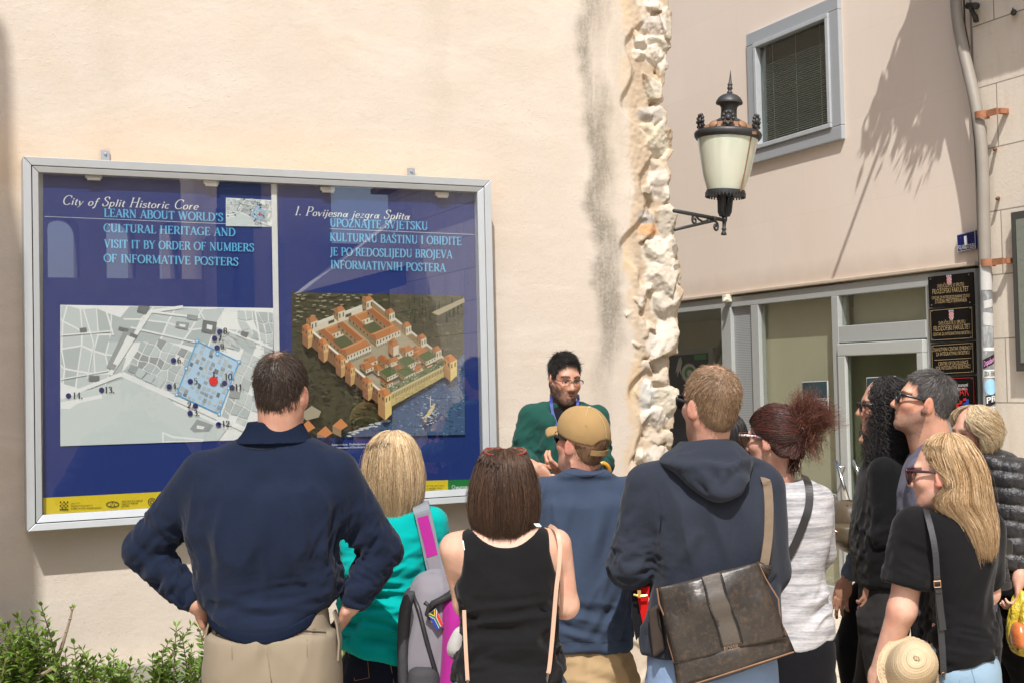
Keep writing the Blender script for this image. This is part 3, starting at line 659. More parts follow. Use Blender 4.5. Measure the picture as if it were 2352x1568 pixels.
# ---------------- posters hung in the entrance glass
def text_mesh(s,size,align='CENTER',shear=0.0,bold=0.0,spacing=1.0):
 cu = bpy.data.curves.new('lettering','FONT'); cu.body = s; cu.size = size; cu.align_x = align; cu.shear = shear; cu.offset = bold; cu.resolution_u = 2; cu.space_character = spacing
 ob = bpy.data.objects.new('lettering',cu); COL.objects.link(ob)
 dg = bpy.context.evaluated_depsgraph_get(); me = bpy.data.meshes.new_from_object(ob.evaluated_get(dg))
 V = np.array([v.co[:] for v in me.vertices],float).reshape(-1,3); F = [tuple(p.vertices) for p in me.polygons]
 bpy.data.objects.remove(ob); bpy.data.curves.remove(cu); bpy.data.meshes.remove(me)
 return V,F
def text_fit(m,s,p_left,p_right,height_m,out,mi=0,bold=0.0,shear=0.0,fit=True,up=None):
 """lettering whose baseline runs from p_left to p_right on its surface; out = outward normal"""
 V,F = text_mesh(s,1.0,'LEFT',shear,bold)
 if not len(V): return
 a,b = np.array(p_left,float),np.array(p_right,float); w = V[:,0].max() - V[:,0].min(); cap = 0.70
 ux = (b - a)/np.linalg.norm(b - a); out = np.array(out,float); uz = np.cross(out,ux); uz /= np.linalg.norm(uz)
 sx = np.linalg.norm(b - a)/w if fit else height_m/cap; sz = height_m/cap
 P = a + np.outer((V[:,0] - V[:,0].min())*sx,ux) + np.outer(V[:,1]*sz,uz)
 m.mesh(P,F,mi)
def facade_poster(name,label,pts,off,colr,texts,group=None):
 q = [PF(px,py,off) for px,py in pts]; t0 = thing(name,label,'poster',(q[3] + q[2])/2); L = np.array(t0.location)
 m = MB(); m.prism([p - L for p in q],(0.004,0,0)); m.build('border',WHT,t0)
 c = sum(q)/4; m = MB(); m.poly([(c + (p - c)*0.955) - L - [0.003,0,0] for p in q]); m.build('printed_sheet',colr,t0)
 if texts:
  m = MB()
  for (s,pl,pr,h) in texts: text_fit(m,s,PF(*pl,off - 0.006) - L,PF(*pr,off - 0.006) - L,h,(-1,0,0))
  m.build('lettering',WHT,t0)
 return t0
t = NT('poster_teal'); P = t.pos(); t.base(t.ramp(t.noise(P,5,4),[(0.35,(0.02,0.045,0.055)),(0.7,(0.05,0.10,0.12))])); t.p(Roughness=0.4); TEAL = t.mat
facade_poster('hanging_poster','teal symposium poster stuck inside the large glass pane beside the door',[(1842,876),(1901,873),(1903,947),(1844,951)],0.012,TEAL,[('SIMPOZIJ',(1866,921),(1899,919),0.022),('XIII.',(1884,933),(1899,932),0.034),('LOŠINJSKI',(1850,944),(1900,941),0.03)])
facade_poster('hanging_poster','teal poster stuck to the glass of the entrance door',[(1990,866),(2056,862),(2058,942),(1992,947)],-0.025,TEAL,[])
facade_poster('white_notice','small white paper notice in the upper corner of the door glass',[(2103,789),(2117,788),(2117,799),(2103,800)],-0.026,plain('paper_white',(0.62,0.62,0.6),0.8),[])
# ---------------- plaques
def shield(m,c,w,h,n_out,mi_w,mi_r,L):
 """chequered shield with a crown row"""
 ux,uz = np.array([0,-1.0,0]),np.array([0,0,1.0]); o = np.array([-0.001,0,0])
 P = lambda u,v,k=0: c - L + ux*u*w + uz*v*h + o*k
 m.poly([P(-.5,.38),P(-.5,-.2),P(-.25,-.45),P(0,-.52),P(.25,-.45),P(.5,-.2),P(.5,.38)],mi_w)
 for i in range(5):
  for j in range(5):
   if (i + j) % 2 == 0:
    u0,v1 = -.5 + i*.2,.38 - j*.17
    if v1 - .17 < -.4 and i in (0,4): continue
    m.poly([P(u0,v1,1),P(u0 + .2,v1,1),P(u0 + .2,v1 - .17,1),P(u0,v1 - .17,1)],mi_r)
 for i in range(5): m.poly([P(-.5 + i*.2 + .01,.42,1),P(-.5 + (i + 1)*.2 - .01,.42,1),P(-.5 + (i + .9)*.2,.62,1),P(-.5 + (i + .1)*.2,.62,1)],4 if i % 2 else mi_w)
BLK = plain('black_plaque',(0.006,0.006,0.007),0.16,var=0.1); GOLD = plain('gold_print',(0.44,0.33,0.17),0.5); RED = plain('red_print',(0.55,0.02,0.02),0.5); BLU = plain('blue_print',(0.02,0.07,0.35),0.5)
SCREW = plain('screw_steel',(0.6,0.6,0.58),0.3,1.0); PLM = [BLK,GOLD,WHT,RED,BLU]
def plaque(label,pts,texts,sh=None,border=None,shapes=()):
 q = [PF(px,py,-0.035) for px,py in pts]; t0 = thing('wall_plaque',label,'plaque',(q[2] + q[3])/2,group='plaques stacked beside the entrance'); L = np.array(t0.location)
 m = MB(); m.prism([p - L for p in q],(0.012,0,0)); m.build('plate',BLK,t0,bevel=0.002)
 m = MB()
 for (s,pl,pr,h,mi) in texts: text_fit(m,s,PF(*pl,-0.038) - L,PF(*pr,-0.038) - L,h,(-1,0,0),mi)
 m.build('lettering',PLM,t0)
 if sh: m = MB(); shield(m,PF(sh[0],sh[1],-0.038),0.042,0.06,None,2,3,L); m.build('shield_emblem',PLM,t0)
 c = sum(q)/4
 if border is not None:
  m = MB(); a = [c + (p - c)*[1,.93,.90] - L - [0.0035,0,0] for p in q]; b = [c + (p - c)*[1,.91,.875] - L - [0.0035,0,0] for p in q]
  for i in range(4): m.poly([a[i],a[(i + 1) % 4],b[(i + 1) % 4],b[i]],border)
  m.build('border',PLM,t0)
 for p in q:
  m = MB(); s = c + (p - c)*[1,.86,.85] - L; m.lathe([(0,0),(0.006,0),(0.006,0.004),(0,0.005)],(0,0,0),8,0,Matrix.Translation(Vector(s) - Vector((0.002,0,0))) @ Matrix.Rotation(R_(-90),4,'Y')); m.build('screw',SCREW,t0)
 if shapes:
  m = MB()
  for (pts2,mi) in shapes: m.poly([PF(px,py,-0.038) - L for px,py in pts2],mi)
  m.build('emblem',PLM,t0)
 return t0
plaque('topmost black plaque reading studia mediterranea, with small chequered shield',[(2131,637),(2234,625),(2237,700),(2134,707)],
  [('SVEUČILIŠTE U SPLITU',(2153,662),(2214,657),0.024,1),('FILOZOFSKI FAKULTET',(2142,676),(2225,669),0.033,1),('CENTAR ZA INTERDISCIPLINARNE STUDIJE',(2140,688),(2228,682),0.019,1),('STUDIA MEDITERRANEA',(2148,698),(2221,693),0.028,1)],(2180,645))
plaque('second black plaque from the top, chequered shield and thin gold border',[(2134,710),(2237,701),(2239,780),(2136,786)],
  [('SVEUČILIŠTE U SPLITU',(2156,747),(2217,743),0.024,1),('FILOZOFSKI FAKULTET',(2145,761),(2229,755),0.033,1),('CENTAR ZA INTEGRATIVNU BIOETIKU',(2143,772),(2231,767),0.021,1)],(2185,725),1)
plaque('third black plaque, bilingual gold lettering about bioethics with a dividing line',[(2137,790),(2239,783),(2241,857),(2139,862)],
  [('ZNANSTVENI CENTAR IZVRSNOSTI',(2142,807),(2235,801),0.024,1),('ZA INTEGRATIVNU BIOETIKU',(2150,817),(2227,812),0.024,1),('CENTRE OF EXCELLENCE',(2155,839),(2224,835),0.024,1),('FOR INTEGRATIVE BIOETHICS',(2150,849),(2230,844),0.024,1)],None,1,[([(2146,826),(2231,821),(2231,822),(2146,827)],1)])
plaque('lowest black plaque with red border, red letters and red and blue step emblem',[(2139,866),(2241,861),(2243,945),(2141,948)],
  [('Institut društvenih znanosti',(2150,890),(2223,886),0.022,2),('Institute of Social Sciences',(2150,898),(2222,894),0.022,2),('IVO PILAR',(2150,911),(2226,907),0.055,3)],None,3,
  [([(2196,925),(2204,925),(2204,919),(2212,919),(2212,914),(2219,913),(2219,919),(2210,920),(2210,927),(2202,928),(2202,935),(2196,935)],3),([(2206,931),(2212,930),(2212,924),(2219,923),(2219,916),(2225,915),(2226,938),(2206,940)],4)])
q = [PF(2197,540,-0.03),PF(2241,529,-0.03),PF(2243,572,-0.03),PF(2199,580,-0.03)]
hn = thing('house_number_sign','small blue enamel house number sign with a white 1 near the drainpipe','house number',(q[2] + q[3])/2); L = np.array(hn.location)
m = MB(); m.prism([p - L for p in q],(0.012,0,0)); m.build('plate',plain('blue_enamel',(0.012,0.018,0.12),0.25),hn,bevel=0.003)
m = MB(); c = sum(q)/4
text_fit(m,'1',PF(2215.5,563,-0.034) - L,PF(2222,561.5,-0.034) - L,0.056,(-1,0,0),0,0.03); text_fit(m,'POLJ. KRALJICE JELENE',PF(2201,574,-0.034) - L,PF(2239,569,-0.034) - L,0.028,(-1,0,0))
m.build('lettering',WHT,hn)
m = MB(); a = [c + (p - c)*[1,.96,.96] - L - [0.003,0,0] for p in q]; b = [c + (p - c)*[1,.92,.92] - L - [0.003,0,0] for p in q]
for i in range(4): m.poly([a[i],a[(i + 1) % 4],b[(i + 1) % 4],b[i]])
m.build('border',WHT,hn)
# ================================================================ OLD STONE BUILDING AT THE RIGHT
t = NT('old_ashlar'); P = t.pos(); x,y,z = t.sep(P); cv = t.n('CombineXYZ'); t.l(y,cv.inputs[0]); t.l(z,cv.inputs[1])
br = t.n('TexBrick'); br.offset = 0.37; br.inputs['Scale'].default_value = 1.0; br.inputs['Brick Width'].default_value = 0.62; br.inputs['Row Height'].default_value = 0.40; br.inputs['Mortar Size'].default_value = 0.005; br.inputs['Mortar Smooth'].default_value = 0.3
t.l(t.mapping(cv.outputs[0],(1,1,1),(0.1,0.06,0)),br.inputs['Vector']); br.inputs['Color1'].default_value = (0.78,0.70,0.59,1); br.inputs['Color2'].default_value = (0.71,0.635,0.53,1); br.inputs['Mortar'].default_value = (0.30,0.26,0.21,1)
st = t.ramp(t.noise(t.mapping(P,(1,2.5,0.5)),2.2,6,0.66),[(0.45,0),(0.78,1)])
sp = t.ramp(t.noise(P,30,3,0.6),[(0.62,0),(0.74,1)])
t.base(t.mix(t.math('MULTIPLY',sp,0.25),t.mix(t.math('MULTIPLY',st,0.45),br.outputs[0],(0.44,0.38,0.29)),(0.4,0.33,0.25))); t.p(Roughness=0.85)
b = t.bump(br.outputs['Fac'],-0.35,0.004); t.bump(t.noise(P,50,5,0.65),0.28,0.008,b)
ASH = t.mat
y_p = onX(2252,600,XR)[1]
rb = thing('old_stone_building','weathered pale ashlar building at the far right beside the drainpipe','building',(XR,0,0)); rb['kind'] = 'thing'
mb = MB(); mb.box((0,-6.0,0),(0.5,y_p,8)); mb.build('ashlar_wall',ASH,rb)
mb = MB(); mb.box((0.072,y_p,0),(0.4,y_c - 0.003,8)); mb.build('recess',plain('shade_toned_stone',(0.36,0.31,0.25),0.9),rb)  # recess painted darker than the stone beside it to stand for its shade
# eave with half round tiles, above the picture: its scalloped shadow falls on the ashlar
pe = onX(2300,168,XR); out_ = 0.30; ze = pe[2] + out_*(-SUN[2]/SUN[0])
mb = MB(); mb.box((-out_ + 0.04,-6,ze + 0.02),(0.0,y_p - 0.32,ze + 0.09)); mb.build('eave_board',plain('eave_wood',(0.2,0.14,0.09),0.8),rb)
mb = MB(); yy = y_p - 0.24
while yy > y_p - 3.5:
 mb.tube([(-out_ - 0.02,yy,ze + 0.05),(0.6,yy,ze + 0.33)],0.085,10); yy -= 0.16
mb.build('roof_tile_row',plain('terracotta',(0.48,0.22,0.12),0.85,var=0.3),rb)
# rusty iron brackets, pegs, grating edge on the ashlar
RUST = plain('rusty_iron',(0.16,0.07,0.035),0.85,var=0.5,vs=40,bump=0.5); IRON = plain('dark_iron',(0.05,0.045,0.042),0.6,0.3,var=0.3,vs=40,bump=0.3)
def PR(px,py,off=0.0): return onX(px,py,XR + off)
a = PR(2232,16,-0.0); m = MB(); A = lambda px,py,off: PR(px,py,off)
m.tube([A(2222,14,-0.02),A(2245,14,-0.02)],0.022,6); m.tube([A(2240,12,0.03),A(2240,14,-0.12)],0.02,6); m.tube([A(2230,18,-0.04),A(2233,28,-0.07),A(2240,38,-0.07),A(2242,48,-0.04)],[0.016,0.016,0.018,0.02],6)
tag(m.build('shutter_bracket',IRON,smooth=True),'rusted iron hook bracket at the top beside the bent drainpipe','iron bracket')
m = MB(); m.tube([A(2329,28,0.02),A(2328,30,-0.06)],0.018,8); m.tube([A(2327,30,-0.05),A(2326,18,-0.06)],[0.008,0.003],6); tag(m.build('iron_pin',IRON,smooth=True),'round iron pin with upright spike in the ashlar at the top right','iron pin')
m = MB(); m.tube([A(2288,342,0.02),A(2284,344,-0.05)],0.011,8); tag(m.build('iron_peg',RUST,smooth=True),'rusty peg in the ashlar level with the upper window sill','iron peg','rusty pegs in the ashlar')
m = MB(); m.tube([A(2295,455,0.02),A(2290,457,-0.05)],0.011,8); tag(m.build('iron_peg',RUST,smooth=True),'rusty peg in the ashlar just above the house number sign','iron peg','rusty pegs in the ashlar')
gq = [PR(2342,490,-0.06),PR(2352,486,-0.06),PR(2356,850,-0.06),PR(2345,850,-0.06)]
m = MB(); m.box((-0.06,-0.6,0),(-0.002,PR(2341,600)[1],PR(2345,488)[2] - PR(2345,852)[2]))
fr_ = thing('notice_case','dark bronze framed case on the ashlar at the right picture edge','notice case',(XR,0,PR(2345,852)[2])); m.build('case',plain('bronze',(0.10,0.10,0.09),0.5,0.4),fr_,bevel=0.006)
yq = PR(2341,600)[1]; hq = PR(2345,488)[2] - PR(2345,852)[2]
m = MB(); m.box((-0.065,-0.55,0.05),(-0.061,yq - 0.045,hq - 0.05)); m.build('pane',plain('case_back',(0.22,0.24,0.2),0.3),fr_)
# ---------------- drainpipe with clamps and stickers
t = NT('pipe_zinc'); P = t.pos(); x,y,z = t.sep(P)
pc = t.mix(t.noise(P,8,4),(0.33,0.30,0.26),(0.26,0.235,0.20)); lowz = PR(2265,612)[2]
mr = t.n('MapRange'); t.l(t.math('ADD',z,0.0),mr.inputs[0]); mr.inputs[1].default_value = lowz + 0.02; mr.inputs[2].default_value = lowz - 0.02
gl_ = t.mix(t.ramp(t.noise(t.mapping(P,(1,1,0.35)),17,4,0.7),[(0.42,0),(0.62,1)]),(0.20,0.21,0.21),(0.48,0.50,0.50))
t.base(t.mix(mr.outputs[0],pc,gl_)); t.p(Roughness=0.5); t.bump(t.noise(P,20,4),0.15,0.005)
dp = thing('drainpipe','bent grey drainpipe running down between the two buildings, covered in stickers','drainpipe',PR(2268,900)*[1,1,0]); L = np.array(dp.location); L[2] = 0; dp.location = L
pts = [(2193,-60),(2196,20),(2203,75),(2217,135),(2233,200),(2245,260),(2255,330),(2259,420),(2260,520),(2263,600),(2266,700),(2270,850),(2274,1000),(2280,1300),(2284,1500)]
path = [PR(px,py,-0.07) - L for px,py in pts]; path[-1][2] = 0.02
dense = []
for i in range(len(path) - 1):
 for k in range(6): dense.append(path[i] + (path[i + 1] - path[i])*k/6)
dense.append(path[-1]); dense = np.array(dense)
for _ in range(10): dense[1:-1] = (dense[:-2] + 2*dense[1:-1] + dense[2:])/4
m = MB(); m.tube(dense,0.037,16); m.build('pipe',t.mat,dp,smooth=True)
for (px,py) in ((2256,265),(2270,604)):
 c = PR(px,py,-0.07) - L; m = MB(); m.lathe([(0.040,-0.022),(0.045,-0.022),(0.045,0.022),(0.040,0.022),(0.040,-0.022)],c,20); m.box(tuple(c + [-0.012,-0.13,-0.02]),tuple(c + [0.0,-0.04,0.02])); m.box(tuple(c + [0.0,-0.15,-0.016]),tuple(c + [0.07,-0.118,0.016]))
 m.build('pipe_clamp',plain('rust_clamp',(0.33,0.14,0.07),0.8,var=0.45,vs=30,bump=0.3),dp)
def sticker(label_mi,py,h,colr,rot=0.0,txt=None,tcol=None,round_=False,w=1.25):
 zc = PR(2270,py)[2]; zi = np.interp(zc,dense[::-1,2],np.arange(len(dense))[::-1]); c = dense[int(round(zi))].copy(); c[2] = zc
 ang0 = math.atan2(-F0[1],-F0[0]) ; m = MB(); N_ = 10; r = 0.0385
 for i in range(N_):
  u0,u1 = -w + 2*w*i/N_,-w + 2*w*(i + 1)/N_
  hh0 = hh1 = h/2
  if round_: hh0 = h/2*math.sqrt(max(0,1 - (u0/w) ** 2)) + 1e-4; hh1 = h/2*math.sqrt(max(0,1 - (u1/w) ** 2)) + 1e-4
  P_ = lambda u,s: c + np.array([r*math.cos(ang0 + u),r*math.sin(ang0 + u),s + rot*u*0.02])
  m.poly([P_(u0,-hh0),P_(u1,-hh1),P_(u1,hh1),P_(u0,hh0)])
 o = m.build('sticker',colr,dp)
 if txt:
  V,F = text_mesh(txt,1.0,'CENTER',0,0.02); ww = V[:,0].max() - V[:,0].min(); k = 1.7*w/ww; m = MB(); P2 = []
  for v in V:
   u = v[0]*k; P2.append(c + np.array([(r + 0.0008)*math.cos(ang0 + u),(r + 0.0008)*math.sin(ang0 + u),(v[1] - 0.35)*h*0.9 + rot*u*0.02]))
  m.mesh(P2,F); m.build('lettering',tcol,o)
SK = plain('sticker_black',(0.012,0.012,0.013),0.4); SW = plain('sticker_white',(0.66,0.66,0.64),0.6); SB = plain('sticker_sky',(0.30,0.55,0.72),0.5); SY = plain('sticker_tan',(0.62,0.50,0.26),0.6); SG = plain('sticker_torn',(0.5,0.5,0.48),0.8)
sticker(0,640,0.16,SG); sticker(0,700,0.05,SG,0.4,w=0.8); sticker(0,735,0.08,SG,-0.3,w=1.0); sticker(0,802,0.022,SW,0,w=1.1)
sticker(0,828,0.055,SK,0.9,'Dopolavoro',plain('pink_letters',(0.6,0.25,0.5),0.5)); sticker(0,857,0.05,SW,0,'LISBOA E BENFICA',SK); sticker(0,887,0.10,SB,0,None,None,True,1.1); sticker(0,915,0.06,SK,0.5,'PB',SW,False,0.9); sticker(0,926,0.02,SK,0.8,w=0.9); sticker(0,937,0.03,SW,0,'HAZLO',SK,w=0.95); sticker(0,985,0.05,SY,0,w=0.8)
m = MB(); cp = [PR(px,py,-0.02) - L for px,py in ((2212,-60),(2216,60),(2226,110),(2228,230),(2240,330),(2246,430),(2249,520),(2251,580),(2262,598),(2268,590),(2266,570))]; m.tube(cp,0.006,6); m.build('cable',plain('cable_black',(0.03,0.03,0.03),0.6),dp,smooth=True)
# ---------------- pole with trailing branches above the frame: casts the slanting shadow on the cladding
def facade_shadow_src(px,py,out):
 p = PF(px,py); return p - SUN*(out/SUN[0])
def leafy(m,path,n,size,seed,mi=0,spread=0.06,drop=0.0):
 r = random.Random(seed); P = [np.array(p,float) for p in path]
 for i in range(n):
  t_ = r.random()*(len(P) - 1); k = int(t_); p = P[k] + (P[min(k + 1,len(P) - 1)] - P[k])*(t_ - k)
  p = p + np.array([r.gauss(0,spread),r.gauss(0,spread),r.gauss(0,spread) - drop*r.random()])
  d = np.array([r.gauss(0,1),r.gauss(0,1),r.gauss(0,0.7) - 0.2]); d /= np.linalg.norm(d); s = np.cross(d,[r.gauss(0,1),r.gauss(0,1),r.gauss(0,1)]); s /= np.linalg.norm(s); nn = np.cross(d,s)
  L_ = size*r.uniform(0.6,1.2); w = L_*0.24
  m.mesh([p,p + d*L_*.35 + s*w + nn*w*.3,p + d*L_*.7 + s*w*.7 + nn*w*.2,p + d*L_,p + d*L_*.7 - s*w*.7 + nn*w*.2,p + d*L_*.35 - s*w + nn*w*.3],[(0,1,2,3),(0,3,4,5)],mi)
pl_ = MB(); p0 = PF(2128,30); pa = facade_shadow_src(1912,640,0.80)
pa0 = PF(1912,640) - SUN*(0.80/SUN[0]); root = np.array([XF,pa0[1],pa0[2]])
pl_.tube([root + [0.05,0,0],root + [-0.80,0,0]],0.016,8)
fp = thing('flag_bracket_pole','thin metal pole sticking out of the stone cladding above the window, out of view','pole',root); fp['kind'] = 'structure'
for v in range(len(pl_.v)): pl_.v[v] = tuple(np.array(pl_.v[v]) - root)
pl_.build('rod',IRON,fp)
GREENS = None
def leaf_mat(name,c1,c2):
 t = NT(name); P = t.obj(); n = t.ramp(t.noise(P,24,2),[(0.3,c1),(0.7,c2)]); t.base(n); t.p(Roughness=0.42)
 tl = t.n('BsdfTranslucent'); t.l(t.mix(0.5,n,(0.25,0.40,0.03)),tl.inputs[0]); mx = t.n('MixShader'); mx.inputs[0].default_value = 0.28
 t.l(t.b.outputs[0],mx.inputs[1]); t.l(tl.outputs[0],mx.inputs[2]); t.l(mx.outputs[0],t.out.inputs[0]); return t.mat
LEAF = leaf_mat('leaf_green',(0.035,0.085,0.016),(0.10,0.19,0.035)); LEAF2 = leaf_mat('leaf_young',(0.10,0.19,0.03),(0.22,0.33,0.055)); BARK = plain('bark',(0.16,0.12,0.08),0.9,var=0.3,bump=0.4)
hv = MB()
for (pts,o,n) in ((((2110,60),(2085,120),(2055,190),(2040,240)),0.30,80),(((2150,10),(2120,90),(2100,160),(2070,220)),0.34,110),(((2180,30),(2150,130),(2120,200),(2090,260)),0.30,110),(((2200,20),(2190,130),(2180,200)),0.22,120),(((2215,60),(2205,160),(2190,210)),0.16,90)):
 path = [facade_shadow_src(px,py,o + .20) for px,py in pts]; leafy(hv,path,n,0.085,n + 3,0,0.035); hv.tube(path,0.006,5,1)
for (px,py) in ((2118,10),(2108,40),(2095,75),(2082,110),(2066,145),(2050,180),(2034,212),(2028,238),(2060,200),(2076,225),(2100,258),(2128,262),(2152,266),(2170,245),(2182,226),(2140,240)):
 for k in range(2): a = facade_shadow_src(px + rnd.uniform(-8,8),py + rnd.uniform(-8,8),0.46); leafy(hv,[a,a + np.array([0,.05,-0.12])],20,0.075,px + k,0,0.045)
for q in range(60):
 a = facade_shadow_src(2150 + rnd.uniform(-20,60),20 + rnd.uniform(-60,150),0.44); leafy(hv,[a,a + np.array([0,0,-0.1])],12,0.11,200 + q,0,0.05)
tag(hv.build('creeper',[LEAF,BARK]),'leafy creeper trailing from the eave above the drainpipe, its shadow on the cladding','creeper')
# ---------------- house behind the plaster wall: hidden from here, mirrored in the lane windows
hx = Xs.min() - 0.25; lh = thing('lane_house','house with tiled eave behind the plaster wall, mirrored in the lane windows','house',(hx,YW + TH + 0.2,0)); lh['kind'] = 'structure'
m = MB(); m.box((-4,0,0),(0,11,6.2)); m.build('wall',plain('lane_render',(0.36,0.32,0.26),0.9,var=0.2),lh)
m = MB()
for k in range(60): m.tube([(0.32,0.1 + k*0.185,6.25),(-4,0.1 + k*0.185,9.4)],0.1,8)
m.build('roof_tile_row',plain('lane_tiles',(0.40,0.27,0.20),0.9,var=0.3),lh)
# ================================================================ SERIF LETTERING (own stroke outlines)
def _arc(cx,cy,rx,ry,a0,a1,n=14):
 return [(cx + rx*math.cos(R_(a0 + (a1 - a0)*i/n)),cy + ry*math.sin(R_(a0 + (a1 - a0)*i/n))) for i in range(n + 1)]
def _sm(pts,n=5):
 P = [np.array(p,float) for p in pts]; P = [2*P[0] - P[1]] + P + [2*P[-1] - P[-2]]; out = []
 for i in range(1,len(P) - 2):
  for k in range(n):
   t = k/n; out.append(tuple(0.5*(2*P[i] + (P[i + 1] - P[i - 1])*t + (2*P[i - 1] - 5*P[i] + 4*P[i + 1] - P[i + 2])*t*t + (3*P[i] - P[i - 1] - 3*P[i + 1] + P[i + 2])*t ** 3)))
 return out + [tuple(P[-2])]
def _st(x,y0=0,y1=1,k='T'): return (k,[(x,y0),(x,y1)])
def _se(x,y,h=.12): return ('t',[(x - h,y + (.02 if y < .3 else -.02)),(x + h,y + (.02 if y < .3 else -.02))])
def _bar(x0,x1,y): return ('t',[(x0,y),(x1,y)])
_S = _sm([(.50,.80),(.42,.95),(.28,.985),(.13,.90),(.12,.73),(.28,.57),(.44,.44),(.50,.26),(.42,.07),(.26,.01),(.11,.06),(.06,.22)])
